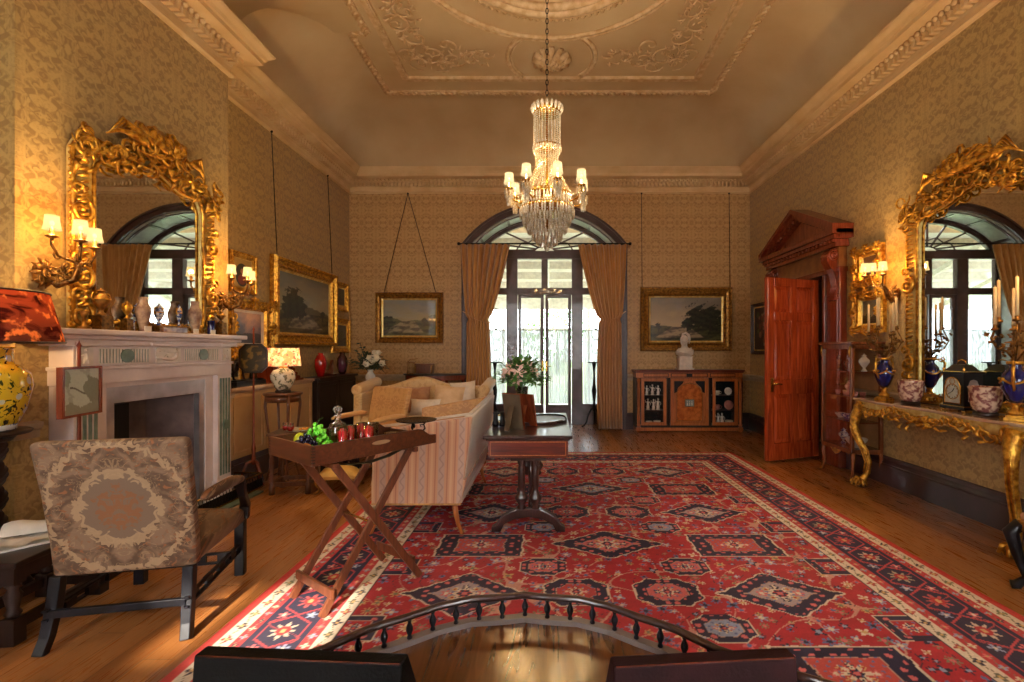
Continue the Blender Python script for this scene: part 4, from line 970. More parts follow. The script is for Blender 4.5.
# ------------------------------------------------------------------ gilt mirrors
def rococo_mirror(name, lab, side, y, z, W, H, crest, seed, base_z=0):
    t = wallthing(side, name, lab, 'mirror', y, z, off=.01)
    if side < 0: t.location.x = -3.3 + .01
    gw = W / 2 - .17; zt = H - .22
    def top(x):
        a = abs(x) / gw
        return zt - .10 * max(0, (a - .8) / .2) ** 2.2 * 1.6 + .05 * math.cos(a * PI * 1.5) * (1 if a < .9 else .6)
    pts = [(-gw, .06)] + [(gw, .06)] + [(gw * (1 - 2 * i / 40), top(gw * (1 - 2 * i / 40))) for i in range(41)]
    pts = [(-gw, .06), (gw, .06)] + pts[2:]
    MB().prism(pts, -.03, -.02).build('mirror_glass', MIRROR, t)
    # frame body
    mb = MB(); out = [(-W / 2 + .03, 0), (W / 2 - .03, 0)] + [((W / 2 - .03) * (1 - 2 * i / 40), top(gw * (1 - 2 * i / 40)) + .13 + .06 * math.exp(-((1 - 2 * i / 40) * 3) ** 2)) for i in range(41)]
    mb.ring(out, pts, -.055, 0); mb.build('frame', GOLDL, t, .004)
    mb = MB(); lp = [(p[0], -.06, p[1]) for p in pts]; mb.tube(lp + [lp[0]], .014, 6); lo = [(p[0], -.05, p[1]) for p in out]; mb.tube(lo + [lo[0]], .017, 6)
    rng = random.Random(seed)
    for s in (-1, 1):
        n = int((H - .3) / .045)
        for i in range(n):
            zz = .12 + i * .045; xx = s * (W / 2 - .085)
            mb.tube([(xx - .035, -.06, zz - .012), (xx, -.095, zz + .004), (xx + .035, -.06, zz + .016)], [.008, .016, .008], 5)
            mb.ball((s * (W / 2 - .02), -.04, zz), .013, 5, m=4)
        for zz in (.1, .35, H * .55):
            spiral(mb, (s * (W / 2 - .06), -.08, zz), .085, 90, 1.2, .02, s); spiral(mb, (s * (W / 2 - .03), -.08, zz + .13), .06, 270, 1.1, .016, -s)
        # shoulders
        for k in range(9):
            spiral(mb, (s * (W / 2 - .07 + rng.uniform(-.05, .05)), -.08, zt - .02 + rng.uniform(-.12, .17)), rng.uniform(.035, .08), rng.uniform(0, 360), 1.1, .013, s * rng.choice((-1, 1)), out=.04)
    # top rail scrolls and leaves
    for i in range(46):
        x = rng.uniform(-gw, gw); zz = top(x) + rng.uniform(-.02, .17)
        spiral(mb, (x, -.075, zz), rng.uniform(.035, .075), rng.uniform(0, 360), rng.uniform(.7, 1.2), .014, rng.choice((-1, 1)), 10, out=.03)
    for i in range(60):
        x = rng.uniform(-W / 2, W / 2); xx = max(-gw, min(gw, x)); zz = top(xx) + rng.uniform(.0, .16); a = rng.uniform(0, 2 * PI); L = rng.uniform(.05, .1)
        mb.tube([(x, -.07, zz), (x + L * .5 * math.cos(a), -.11, zz + L * .5 * math.sin(a)), (x + L * math.cos(a + .3), -.07, zz + L * math.sin(a + .3))], [.01, .022, .003], 5)
    mb.build('carved_scrolls', GOLD, t)
    # crest
    mb = MB(); cz = top(0) + .14
    for k in range(34):
        x = rng.uniform(-.3, .3); zz = cz + rng.uniform(-.05, .18) * (1 - abs(x) / .45)
        spiral(mb, (x, -.09, zz), rng.uniform(.035, .085), rng.uniform(0, 360), rng.uniform(.8, 1.3), .014, rng.choice((-1, 1)), 12, out=.05)
    for k in range(26):
        a = R(rng.uniform(10, 170)); L = rng.uniform(.14, crest); x0 = rng.uniform(-.18, .18)
        mb.tube([(x0, -.08, cz), (x0 + L * .5 * math.cos(a), -.14, cz + L * .5 * math.sin(a)), (x0 + L * 1.15 * math.cos(a) , -.12, cz + L * .8 * math.sin(a)), (x0 + L * 1.3 * math.cos(a), -.1, cz + L * math.sin(a) * .75)], [.016, .034, .026, .006], 6)
    # bird-like sprays on each side of the crest
    for s in (-1, 1):
        b = (s * .42, cz - .02)
        mb.tube([(s * .2, -.1, cz), (s * .3, -.14, cz + .03), (b[0], -.13, b[1] + .03), (b[0] + s * .08, -.11, b[1] - .03)], [.012, .022, .018, .005], 7)
        for k in range(5): mb.tube([(s * .28, -.12, cz + .02), (s * (.32 + .02 * k), -.14, cz + .06 + .012 * k), (s * (.34 + .035 * k), -.12, cz + .05 - .02 * k)], [.008, .014, .003], 5)
    mb.build('crest', GOLD, t)
    mb = MB()
    for i in range(25):
        x = -W / 2 + W * i / 24; spiral(mb, (x, -.06, .04), .04, 90, .9, .012, 1 if i % 2 else -1, 8)
    mb.build('bottom_rail', GOLD, t)
    return t
rococo_mirror('overmantel_mirror', 'tall gilt rococo mirror standing on the marble mantelshelf', -1, 3.955, 1.588, 1.42, 1.50, .22, 11)
rococo_mirror('pier_mirror', 'large gilt rococo mirror above the gilded console table', 1, 4.08, .95, 1.52, 2.06, .17, 23)

# ------------------------------------------------------------------ fireplace (local x along the wall, -y into the room)
XB = -3.3
def breast(name, lab, cat, y, z=0, x=XB, group=None): return thing(name, lab, cat, (x, y, z), PI / 2, group)
t = breast('fireplace', 'carved pink and white marble chimneypiece with green oval inlays', 'fireplace', 3.96)
mb = MB(); mb.bb(-.94, .94, -.235, 0, 1.545, 1.585).bb(-.90, .90, -.20, 0, 1.515, 1.545).bb(-.86, .86, -.185, 0, 1.47, 1.515)
for s in (-1, 1): mb.bb(*sorted((s * .62, s * .80)), -.20, 0, 1.47, 1.50)
mb.bb(-.2, .2, -.20, 0, 1.47, 1.50); mb.build('mantelshelf', MARBLE, t, .008)
mb = MB(); mb.bb(-.79, .79, -.165, 0, 1.33, 1.47).bb(-.81, .81, -.18, 0, 1.305, 1.33)
mb.bb(-.80, .80, -.16, 0, 1.205, 1.305); mb.build('frieze', MARBLE, t, .004)
def relief(mb, cx, cz, seated, h):
    y = -.178
    if seated:
        mb.tube([(cx - .13, y, cz - .02), (cx - .05, y, cz - .03), (cx + .02, y, cz - .035), (cx + .07, y, cz - .01), (cx + .08, y, cz + .025)], [.008, .013, .017, .018, .012], 6); mb.ball((cx + .085, y, cz + .045), .014, 6)
        mb.tube([(cx + .07, y, cz + .02), (cx, y, cz + .02), (cx - .06, y, cz + .035), (cx - .1, y, cz + .03)], [.007, .006, .005, .004], 5); mb.tube([(cx + .0, y, cz - .03), (cx - .03, y, cz - .0), (cx - .07, y, cz - .035)], .009, 5)
    else:
        mb.tube([(cx + .01, y, cz - .05), (cx, y, cz - .015), (cx, y, cz + .02)], [.009, .013, .01], 6); mb.ball((cx, y, cz + .04), .012, 6); mb.tube([(cx, y, cz + .02), (cx - .03, y, cz + .0)], .005, 5); mb.tube([(cx - .015, y, cz - .05), (cx - .005, y, cz - .01)], .008, 5)
mb = MB(); mb.bb(-.125, .125, -.175, -.16, 1.34, 1.46); relief(mb, 0, 1.4, True, .1); mb.build('figure_tablet', MARBW, t)
for s in (-1, 1):
    mb = MB(); mb.bb(*sorted((s * .66, s * .77)), -.175, -.16, 1.34, 1.46); relief(mb, s * .715, 1.4, False, .1); mb.build('figure_tablet', MARBW, t)
    mb = MB(); mb.bb(*sorted((s * .18, s * .61)), -.168, -.16, 1.345, 1.455)
    for i in range(17):
        x = s * (.195 + .4 * i / 16); mb.bb(x - .007, x + .007, -.174, -.16, 1.35, 1.45)
    mb.build('fluted_panel', MARBW, t)
    mb = MB(); mb.bb(*sorted((s * .185, s * .605)), -.17, -.165, 1.35, 1.45); mb.lathe([(0, 0), (1, 0), (.95, .012), (0, .012)], 28) if False else None
    mb.prism([(s * .395 + .055 * math.cos(a * PI / 14), 1.4 + .05 * math.sin(a * PI / 14)) for a in range(28)], -.182, -.165); mb.build('oval_inlay', MARBG, t)
    # pilasters
    mb = MB(); mb.bb(*sorted((s * .60, s * .79)), -.165, 0, .2, 1.205).bb(*sorted((s * .585, s * .80)), -.18, 0, 0, .2).bb(*sorted((s * .50, s * .60)), -.12, 0, 0, 1.205); mb.build('pilaster', MARBLE, t, .005)
    mb = MB()
    for i in range(4): x = s * (.635 + .04 * i); mb.bb(x - .012, x + .012, -.170, -.16, .24, 1.17)
    mb.build('inlaid_flutes', MARBG, t)
    mb = MB(); mb.prism([(s * .695 + .035 * math.cos(a * PI / 12), .72 + .05 * math.sin(a * PI / 12)) for a in range(24)], -.182, -.165); mb.build('oval_inlay', MARBG, t)
MB().bb(-.5, .5, -.12, 0, 1.17, 1.205).build('lintel_slip', MARBLE, t)
mb = MB(); mb.ring([(-.5, 0), (.5, 0), (.5, 1.17), (-.5, 1.17)], [(-.43, .05), (.43, .05), (.43, 1.05), (-.43, 1.05)], -.11, -.06); mb.build('steel_surround', STEEL, t)
mb = MB(); mb.bb(-.43, .43, .27, .29, .0, 1.06).add([(-.43, -.06, 0), (-.43, -.06, 1.05), (-.30, .27, 1.05), (-.30, .27, 0)], [(0, 1, 2, 3)]).add([(.43, -.06, 0), (.30, .27, 0), (.30, .27, 1.05), (.43, -.06, 1.05)], [(0, 1, 2, 3)]).bb(-.43, .43, -.06, .27, 0, .03).bb(-.43, .43, -.06, .27, 1.04, 1.06)
mb.build('firebox', BRICK, t)
mb = MB(); mb.bb(-.29, .05, .2, .26, .1, 1.0).prism([(-.28, .12), (.28, .12), (.32, .34), (-.32, .34)], .02, .20); [mb.bb(-.3 + .06 * i, -.285 + .06 * i, .0, .02, .14, .36) for i in range(11)]
mb.tube([(-.33, .0, .02), (-.33, .0, .50)], .012).ball((-.33, .0, .52), .022).tube([(.33, .0, .02), (.33, .0, .48)], .012).ball((.33, .0, .5), .022); mb.build('fire_grate', SOOT, t)
o = MB().bb(-.9, .9, -.42, 0, .0, .018).build('hearthstone', MARBG, None); put(o, (XB - .0, 3.96, 0), PI / 2); tag(o, 'flat stone hearth slab in front of the marble chimneypiece', 'hearth')
# fender
t = breast('fender', 'low dark metal fender with openwork sides around the hearth', 'fender', 4.02, .018)
mb = MB()
for z in (.01, .15):
    mb.tube([(-1.0, -.05, z), (-1.0, -.34, z), (0.95, -.34, z), (0.95, -.05, z)], .010, 6)
mb.build('rail', BRASS, t)
mb = MB()
for i in range(46): x = -1.0 + 1.95 * i / 45; mb.tube([(x, -.34, .01), (x + .02, -.34, .08), (x, -.34, .15)], .004, 4)
for x in (-1.0, .95):
    for i in range(7): y = -.05 - .29 * i / 6; mb.tube([(x, y, .01), (x, y, .15)], .004, 4)
mb.bb(-1.0, .95, -.337, -.334, .02, .10); mb.build('mesh_panel', IRON, t)

# ------------------------------------------------------------------ wall sconces
def sconce_parts(t):
    mb = MB(); mb.ball((0, -.02, 0), .045, 8, 1.6)
    for k in range(10): a = R(36 * k); mb.tube([(0, -.03, 0), (.05 * math.cos(a), -.06, .07 * math.sin(a)), (.075 * math.cos(a), -.03, .10 * math.sin(a))], [.014, .018, .004], 5)
    for k in range(5): spiral(mb, (.02 * k - .04, -.05 - .02 * k, -.03 + .02 * k), .03, 70 * k, 1, .009, 1 if k % 2 else -1, 10, out=.03)
    mb.build('backplate', BRONZE, t)
    mb = MB(); mb.tube([(0, -.04, -.02), (.04, -.1, -.07), (.08, -.16, -.03), (.08, -.19, .05), (.05, -.2, .1)], [.022, .024, .022, .018, .014], 8)
    for k in range(7): spiral(mb, (.03 + .01 * k, -.08 - .018 * k, -.06 + .02 * k), .03, 50 * k, 1, .008, 1 if k % 2 else -1, 9, out=.02)
    mb.build('stem', BRONZE, t)
    for k, (dx, dy, dz) in enumerate(((-.10, -.20, .20), (-.04, -.32, .185), (.13, -.25, .175))):
        mb = MB(); b = Vector((.05, -.2, .08)); e = Vector((dx, dy, dz)); h = (b + e) / 2 + Vector((0, 0, -.06))
        q = [b, b * .6 + e * .4 + Vector((0, 0, -.04)), b * .25 + e * .75 + Vector((0, 0, -.07)), e + Vector((0, 0, -.04)), e]
        mb.tube(q, [.011, .009, .008, .009, .010], 6); mb.lathe([(.008, 0), (.035, .012), (.03, .02), (.012, .022), (.014, .05), (.012, .052), (.011, .075), (0, .076)], 12, tuple(e)); spiral(mb, tuple(q[2]), .03, 90, 1, .006, 1, 8)
        am = mb.build('arm', BRONZE, t)
        MB().shell([(.046, .055), (.038, .09), (.034, .145)], 16, tuple(e)).build('lamp_shade', SHADE, am)
        MB().ball((e.x, e.y, e.z + .095), .012, 8, 1.5).build('bulb', BULB, am)
        light((e.x, e.y, e.z + .10), K_SCONCE, WARM, .02, t)
    return t
t = breast('wall_sconce', 'gilt three light wall sconce to the left of the overmantel mirror', 'wall sconce', 3.10, 1.94); t['group'] = 'lit wall sconces'; sconce_parts(t)
dup(t, (XB, 4.80, 1.93), PI / 2, 'gilt three light wall sconce to the right of the overmantel mirror')
dup(t, (XR, 5.02, 2.02), -PI / 2, 'gilt three light wall sconce between the pier mirror and the two small pictures')
dup(t, (XR, 3.10, 2.02), -PI / 2, 'gilt three light wall sconce on the near side of the pier mirror')

# ------------------------------------------------------------------ mantel garniture
def turned(name, lab, cat, x, y, z, prof, m, n=18, sx=1, sy=1, group=None, part=None):
    mb = MB(); mb.lathe(prof, n, (0, 0, 0), sx, sy); o = mb.build(name, m); put(o, (x, y, z)); return tag(o, lab, cat, group)
def urn_prof(h, r, foot=.55, neck=.35): return [(r * foot, 0), (r * foot, h * .06), (r * foot * .5, h * .12), (r * .25, h * .2), (r * .6, h * .32), (r, h * .5), (r * .98, h * .62), (r * .6, h * .74), (r * neck, h * .8), (r * neck * 1.3, h * .84), (r * .6, h * .86), (r * .3, h * .9), (r * .12, h * .95), (0, h)]
def vase_prof(h, r, neck=.4): return [(r * .5, 0), (r * .55, h * .03), (r * .45, h * .08), (r * .75, h * .3), (r, h * .55), (r * .95, h * .68), (r * .6, h * .82), (r * neck, h * .9), (r * neck * 1.25, h * .99), (r * neck * 1.1, h), (0, h * .985)]
ZM = 1.587
def my(px): return -480 * 3.17 / (px - 548)
MX = -3.17
def ormolu(name, lab, cat, px, h, r, m, plinth=.05, kind='urn'):
    y = my(px); t = thing(name, lab, cat, (MX, y, ZM), PI / 2)
    MB().bb(-r * .85, r * .85, -r * .85, r * .85, 0, plinth).bb(-r * .95, r * .95, -r * .95, r * .95, 0, plinth * .2).build('plinth', BRONZE, t, .002)
    p = urn_prof(h - plinth, r) if kind == 'urn' else vase_prof(h - plinth, r)
    MB().lathe(p, 20, (0, 0, plinth)).build('body', m, t)
    mb = MB()
    for s in (-1, 1): mb.tube([(s * r * .95, 0, plinth + (h - plinth) * .5), (s * r * 1.35, 0, plinth + (h - plinth) * .62), (s * r * 1.1, 0, plinth + (h - plinth) * .78), (s * r * .5, 0, plinth + (h - plinth) * .8)], .006, 6)
    mb.lathe([(r * 1.03, 0), (r * 1.03, .008)], 20, (0, 0, plinth + (h - plinth) * .56)); mb.build('handles', GOLD, t)
    return t
turned('candlestick', 'small gilt candlestick at the left end of the mantelshelf', 'candlestick', MX, my(84), ZM, [(.04, 0), (.04, .01), (.015, .03), (.01, .07), (.018, .09), (.028, .12), (.02, .125), (0, .126)], GOLDD)
ormolu('lidded_urn', 'large bronze lidded urn, second from the left on the mantelshelf', 'urn', 101, .30, .055, GOLDD, .10)
ormolu('perfume_burner', 'slender gilt perfume burner on a dark plinth on the mantelshelf', 'urn', 127, .23, .032, GOLD, .09)
turned('vase', 'tall veined stone vase to the left of centre on the mantelshelf', 'vase', MX, my(143), ZM, vase_prof(.27, .052, .5), STONEY)
turned('trinket_pot', 'small pale pot with a dark band beside the veined stone vase on the mantelshelf', 'pot', MX - .02, my(133), ZM, [(.025, 0), (.028, .01), (.028, .075), (.02, .085), (0, .088)], PORCB)
ormolu('glass_urn', 'glass and gilt urn just left of the middle of the mantelshelf', 'urn', 159, .24, .036, PORCB, .05)
t = thing('carriage_box', 'flat gilt box lying at the middle of the mantelshelf', 'box', (MX + .02, my(169), ZM), PI / 2)
MB().bb(-.13, .13, -.04, .04, 0, .045).build('body', STONEY, t, .003); MB().bb(-.135, .135, -.045, .045, .045, .055).build('lid', GOLDD, t, .002)
ormolu('figure_candlestick', 'gilt and blue candlestick just right of the middle of the mantelshelf', 'candlestick', 179, .25, .022, PORCB, .06)
turned('vase', 'tall veined stone vase to the right of centre on the mantelshelf', 'vase', MX, my(195), ZM, vase_prof(.29, .055, .5), STONEY)
turned('spill_vase', 'dark blue spill vase near the right end of the mantelshelf', 'vase', MX - .01, my(212), ZM, [(.03, 0), (.032, .01), (.028, .03), (.03, .12), (.034, .13), (0, .128)], COBALT)
ormolu('lidded_urn', 'bronze urn on a tall plinth near the right end of the mantelshelf', 'urn', 221, .24, .04, BRONZE, .12)
turned('candlestick', 'small gilt candlestick at the right end of the mantelshelf', 'candlestick', MX, my(233), ZM, [(.035, 0), (.035, .012), (.018, .03), (.015, .11), (.03, .13), (.03, .17), (.02, .18), (0, .182)], GOLDD)
for px, lb in ((148, 'left of centre'), (196, 'right of centre'), (213, 'near the right end')):
    o = MB().bb(-.03, .03, -.003, .003, 0, .04).build('place_card', PAPER); put(o, (XB + .20, -480 * 3.1 / (px - 548), ZM), PI / 2); tag(o, 'little white card standing on the mantelshelf %s' % lb, 'card', 'cards on the mantelshelf')

# ------------------------------------------------------------------ pole screens
def pole_screen(lab, x, y, rz, zc, zt, build_panel):
    t = thing('pole_screen', lab, 'pole screen', (x, y, 0), rz)
    MB().lathe([(.018, .22), (.026, .26), (.016, .32), (.022, .38), (.012, .46), (.010, .6), (.009, zt - .03), (.014, zt - .02), (.005, zt), (0, zt + .02)], 12).build('pole', MAHOG, t)
    for k in range(3):
        a = R(90 + 120 * k); d = Vector((math.cos(a), math.sin(a), 0)); u = Vector((0, 0, 1)); MB().tube([u * .26, d * .06 + u * .24, d * .10 + u * .14, d * .13 + u * .04, d * .16 + u * .016], [.018, .017, .013, .012, .012], 7).build('leg', MAHOG, t)
    build_panel(t, zc); return t
def sketch(U, Vv):
    u, v = U / .305, Vv / .285; n = fbm(u, v, 3, 10); img = np.zeros(U.shape + (3,)); img[:] = lin((214, 220, 200)); paint(img, n > .9, (188, 194, 172)); paint(img, (np.abs(v - .5 - .08 * np.sin(u * 7)) < .02) & (u > .2) & (u < .7), (110, 106, 84)); paint(img, (np.hypot(u - .85, v - .5) < .28 + .05 * n), (150, 152, 126)); paint(img, (v < .2 + .05 * n), (160, 160, 132)); paint(img, np.hypot(u - .12, v - .8) < .14 + .04 * n, (160, 166, 140)); return img
def p1(t, zc):
    MB().frame(-.165, .165, zc - .155, zc + .155, [(0, .01), (0, -.025), (.015, -.025), (.015, .01)]).bb(-.155, .155, 0, .01, zc - .15, zc + .15).build('screen_frame', MAHOG, t)
    g = grid_obj('embroidered_panel', vcol('needlework', .5), .305, .285, 90, 70, sketch, t, 'xz', -.012); g.location = (0, 0, zc - .14)
pole_screen('mahogany pole screen with a pale landscape panel standing left of the fireplace', -2.95, 3.02, math.atan2(.35, -.07) - 0, 1.185, 1.49, p1)
def p2(t, zc):
    pts = [(.14 * x, zc + .155 * z) for x, z in ((-.55, -1), (.55, -1), (1, -.6), (1, .6), (.55, 1), (-.55, 1), (-1, .6), (-1, -.6))]; inn = [(x * .88, zc + (z - zc) * .88) for x, z in pts]
    MB().ring(pts, inn, -.02, .008).build('screen_frame', OAKD, t)
    MB().prism(inn, -.012, 0).build('lacquer_panel', mat('lacquer', S(58, 48, 30), .3, 0, S(120, 92, 40), 16, lo=.52, hi=.6), t)
pole_screen('pole screen with a dark eight sided lacquer panel to the right of the fireplace', -3.14, 5.12, .15, 1.35, 1.68, p2)

# ------------------------------------------------------------------ cupboards along the left wall
t = wallthing(-1, 'low_cupboard', 'low cream painted cupboard right of the chimneypiece below the horse', 'cupboard', 5.86, 0, off=.02)
W_, D_ = 1.76, .27
MB().bb(-W_ / 2, W_ / 2, -D_, -.02, .28, 1.0).build('body', mat('cream_panel_paint', S(206, 168, 116), .5, 0, S(190, 148, 96), 3), t)
MB().bb(-W_ / 2, W_ / 2, -D_ - .02, -.02, 0, .22).bb(-W_ / 2, W_ / 2, -D_ - .01, -.02, .22, .28).build('plinth', DARKT, t, .005)
MB().bb(-W_ / 2, W_ / 2, -D_ - .035, -.0, 1.0, 1.04).bb(-W_ / 2, W_ / 2, -D_ - .015, -.0, .98, 1.0).build('top', MARBT, t, .006)
mb = MB()
for i in range(3): x = -W_ / 2 + .06 + i * .56; mb.frame(x, x + .52, .33, .94, [(0, -D_ - .0), (0, -D_ - .012), (.02, -D_ - .012), (.02, -D_)])
mb.build('panel_moulding', MATS['cream_panel_paint'], t)
t = wallthing(-1, 'low_bookcase', 'low dark mahogany cabinet at the far end of the fireplace wall', 'cabinet', 7.45, 0, off=.02)
MB().bb(-.66, .66, -.32, -.02, .06, 1.0).build('body', OAKD, t, .004); MB().bb(-.69, .69, -.36, 0, 1.0, 1.035).build('top', OAKD, t, .006)
for k in range(2): MB().frame(-.64 + .65 * k, -.01 + .65 * k, .1, .97, [(0, -.32), (0, -.338), (.05, -.338), (.06, -.326), (.06, -.32)]).bb(-.58 + .65 * k, -.07 + .65 * k, -.328, -.32, .16, .91).build('door', OAKD, t)
MB().bb(-.67, .67, -.34, -.02, 0, .06).build('plinth', OAKD, t)
# horse bronze
t = thing('horse_sculpture', 'dark bronze horse on a black plinth behind the eight sided pole screen', 'sculpture', (-3.44, 5.46, 1.04), PI / 2)
MB().bb(-.27, .27, -.075, .075, 0, .05).bb(-.25, .25, -.06, .06, .05, .065).build('plinth', EBON, t, .004)
mb = MB(); B = lambda *p: mb.tube([Vector((a, b, c)) for a, b, c in p[0]], p[1], 10)
B(((-.17, 0, .25), (-.12, 0, .255), (-.04, 0, .245), (.05, 0, .25), (.11, 0, .26), (.13, 0, .27)), [.03, .055, .058, .052, .052, .03])
B(((.08, 0, .27), (.13, 0, .32), (.17, 0, .365), (.18, 0, .38)), [.045, .034, .026, .018]); B(((.165, 0, .375), (.2, 0, .365), (.235, 0, .335), (.245, 0, .325)), [.02, .022, .014, .011])
for y in (-.012, .012): mb.tube([(.165, y, .385), (.167, y * 1.2, .41)], [.008, .002], 5)
for (x, y, f, hnd) in ((.11, .03, .03, 0), (.09, -.03, -.01, 0), (-.13, .03, -.03, 1), (-.10, -.03, .03, 1)):
    if hnd: mb.tube([(x, y, .24), (x + .02, y, .18), (x - .02 + f, y, .135), (x - .0 + f, y, .075), (x + .02 + f, y, .067)], [.036, .024, .012, .010, .013], 7)
    else: mb.tube([(x, y, .24), (x + .01 + f, y, .175), (x + .0 + f, y, .12), (x - .005 + f, y, .075), (x + .015 + f, y, .067)], [.028, .017, .011, .009, .012], 7)
mb.tube([(-.17, 0, .27), (-.21, 0, .25), (-.215, 0, .18), (-.2, 0, .13)], [.014, .02, .016, .004], 6); mb.tube([(.16, 0, .385), (.12, 0, .345), (.08, 0, .3)], [.01, .014, .01], 5)
mb.build('horse', SOOT if False else mat('dark_bronze', S(48, 34, 26), .35, .5), t)
# carved stands, vases on the far cabinets
def fret(lab, y, s, x=-3.46, h=.24, z=1.04):
    poly = [(0, 0), (.26, 0), (.27, .03), (.23, .05), (.19, .045), (.2, .085), (.16, .1), (.12, .09), (.13, .14), (.1, .16), (.07, .15), (.08, .2), (.055, .235), (.02, h), (0, h)]
    o = MB().prism([(px * s, pz) for px, pz in poly][::1 if s > 0 else -1], -.012, .012).bb(*sorted((0, s * .26)), -.06, .0, 0, .015).build('carved_bracket', MAHOG, None, .003); put(o, (x, y, z), PI / 2); return tag(o, lab, 'bracket', 'carved mahogany brackets')
fret('stepped mahogany bracket on the cream cupboard behind the floral lamp', 6.42, 1); fret('stepped mahogany bracket just right of the red vase', 7.32, 1, z=1.037); fret('stepped mahogany bracket right of the plum coloured vase in the far corner', 8.0 - .28, -1, z=1.037)
o = MB().bb(-.12, .12, -.05, .05, 0, .03).bb(-.11, .11, -.045, .05, .03, .06).build('small_book', mat('brown_book_cloth', S(120, 76, 44), .6)); put(o, (-3.42, 6.38 - .22, 1.04), PI / 2 + .1); tag(o, 'two stacked brown books lying on the cream cupboard near the floral lamp', 'book')
turned('vase', 'bright red glazed vase on the dark cabinet by the fireplace wall', 'vase', -3.42, 7.22, 1.036, [(.045, 0), (.05, .02), (.06, .05), (.085, .14), (.085, .24), (.06, .31), (.035, .33), (.04, .355), (0, .35)], REDG, 24)
turned('vase', 'dark plum coloured vase on the cabinet in the far left corner', 'vase', -3.42, 7.98, 1.036, [(.04, 0), (.06, .03), (.09, .15), (.08, .26), (.04, .32), (.045, .36), (0, .355)], PURPG, 24)
o = MB().bb(-.1, .1, -.1, .1, 0, .24).bb(-.115, .115, -.115, .115, .24, .26).bb(-.115, .115, -.115, .115, 0, .02).build('wooden_caddy', MAHOG, None, .004); put(o, (-3.43, 5.92, 1.04), 0); tag(o, 'brown wooden box on the cupboard between the horse and the floral lamp', 'box')

# ------------------------------------------------------------------ lamps
t = thing('tall_plant_stand', 'round topped bowfront mahogany stand carrying the floral lamp', 'stand', (-2.98, 5.40, 0))
MB().lathe([(0, .93), (.185, .93), (.2, .94), (.2, .955), (.19, .96), (0, .96)], 32).lathe([(.175, .86), (.18, .93)], 32).lathe([(0, .3), (.12, .3), (.12, .315), (0, .315)], 24).build('top', WALNUT, t)
for k in range(4):
    a = R(45 + 90 * k); d = Vector((math.cos(a), math.sin(a), 0)); u = Vector((0, 0, 1)); MB().tube([d * .17 + u * .93, d * .18 + u * .82, d * .155 + u * .6, d * .12 + u * .32, d * .13 + u * .15, d * .17 + u * .0], [.016, .016, .012, .012, .011, .013], 8).build('leg', WALNUT, t)
t = thing('table_lamp', 'lit table lamp with a pink floral shade and painted ginger jar base', 'table lamp', (-2.98, 5.40, .96))
MB().lathe([(.075, 0), (.085, .01), (.075, .03), (0, .03)], 20).build('foot', OAKD, t)
JAR = mat('painted_jar', S(232, 222, 190), .2, 0, S(120, 120, 90), 26, lo=.52, hi=.57, Coat_Weight=.5)
MB().lathe([(.06, .03), (.085, .06), (.125, .15), (.13, .2), (.10, .25), (.055, .268), (.05, .28), (0, .285)], 28).build('jar', JAR, t)
MB().lathe([(.054, .262), (.05, .285), (.02, .30), (.008, .31), (.008, .38)], 20).build('collar', GOLD, t)
def shade_pat(name, c1, c2, c3, s, e, axis=None):
    m, nt, b = nodes(name); nt.nodes.remove(b); co = objco(nt)
    v = nt.nodes.new('ShaderNodeTexVoronoi'); v.inputs['Scale'].default_value = s; nt.links.new(co, v.inputs[0])
    c = mixc(nt, ramp(nt, noise(nt, co, s * .8, 2), .45, .55), c1, c2); c = mixc(nt, mth(nt, 'LESS_THAN', v.outputs['Distance'], .3), c, c3)
    t_ = nt.nodes.new('ShaderNodeBsdfTranslucent'); d = nt.nodes.new('ShaderNodeBsdfDiffuse'); x = nt.nodes.new('ShaderNodeMixShader'); x.inputs[0].default_value = .35
    nt.links.new(c, t_.inputs[0]); nt.links.new(c, d.inputs[0]); nt.links.new(t_.outputs[0], x.inputs[1]); nt.links.new(d.outputs[0], x.inputs[2])
    em = nt.nodes.new('ShaderNodeEmission'); em.inputs[1].default_value = e; nt.links.new(c, em.inputs[0]); a = nt.nodes.new('ShaderNodeAddShader'); nt.links.new(x.outputs[0], a.inputs[0]); nt.links.new(em.outputs[0], a.inputs[1])
    nt.links.new(a.outputs[0], nt.nodes['Material Output'].inputs[0]); return m
MB().shell([(.185, .30), (.16, .50)], 36).build('lamp_shade', shade_pat('floral_shade', S(236, 206, 176), S(214, 150, 110), S(196, 96, 90), 24, .12), t)
MB().ball((0, 0, .38), .03, 8).build('bulb', BULB, t)
light((0, 0, .40), 9, WARM, .03, t)
# big lamp on twisted pedestal, near left
t = thing('twist_pedestal', 'dark carved pedestal with a barley twist column at the left edge', 'pedestal', (-3.165, 2.65, 0))
MB().lathe([(0, .955), (.15, .96), (.215, .97), (.225, .985), (.21, .992), (0, .992)], 36).lathe([(.14, .93), (.16, .955)], 24).build('top', OAKD, t)
mb = MB(); n = 20; rows = 60; vs = []; fs = []
for j in range(rows + 1):
    z = .36 + .57 * j / rows
    for i in range(n): a = 2 * PI * i / n; r = .105 + .022 * math.cos(5 * (a + z * 9)); vs.append((r * math.cos(a), r * math.sin(a), z))
for j in range(rows):
    for i in range(n): k = (i + 1) % n; fs.append((j * n + i, j * n + k, (j + 1) * n + k, (j + 1) * n + i))
mb.add(vs, fs, True); mb.build('twisted_column', OAKD, t)
mb = MB(); mb.lathe([(.0, .26), (.14, .26), (.17, .29), (.15, .33), (.12, .36), (0, .36)], 24)
for k in range(8): a = R(45 * k); mb.tube([(.1 * math.cos(a), .1 * math.sin(a), .36), (.17 * math.cos(a), .17 * math.sin(a), .33), (.19 * math.cos(a), .19 * math.sin(a), .27)], [.02, .03, .015], 6)
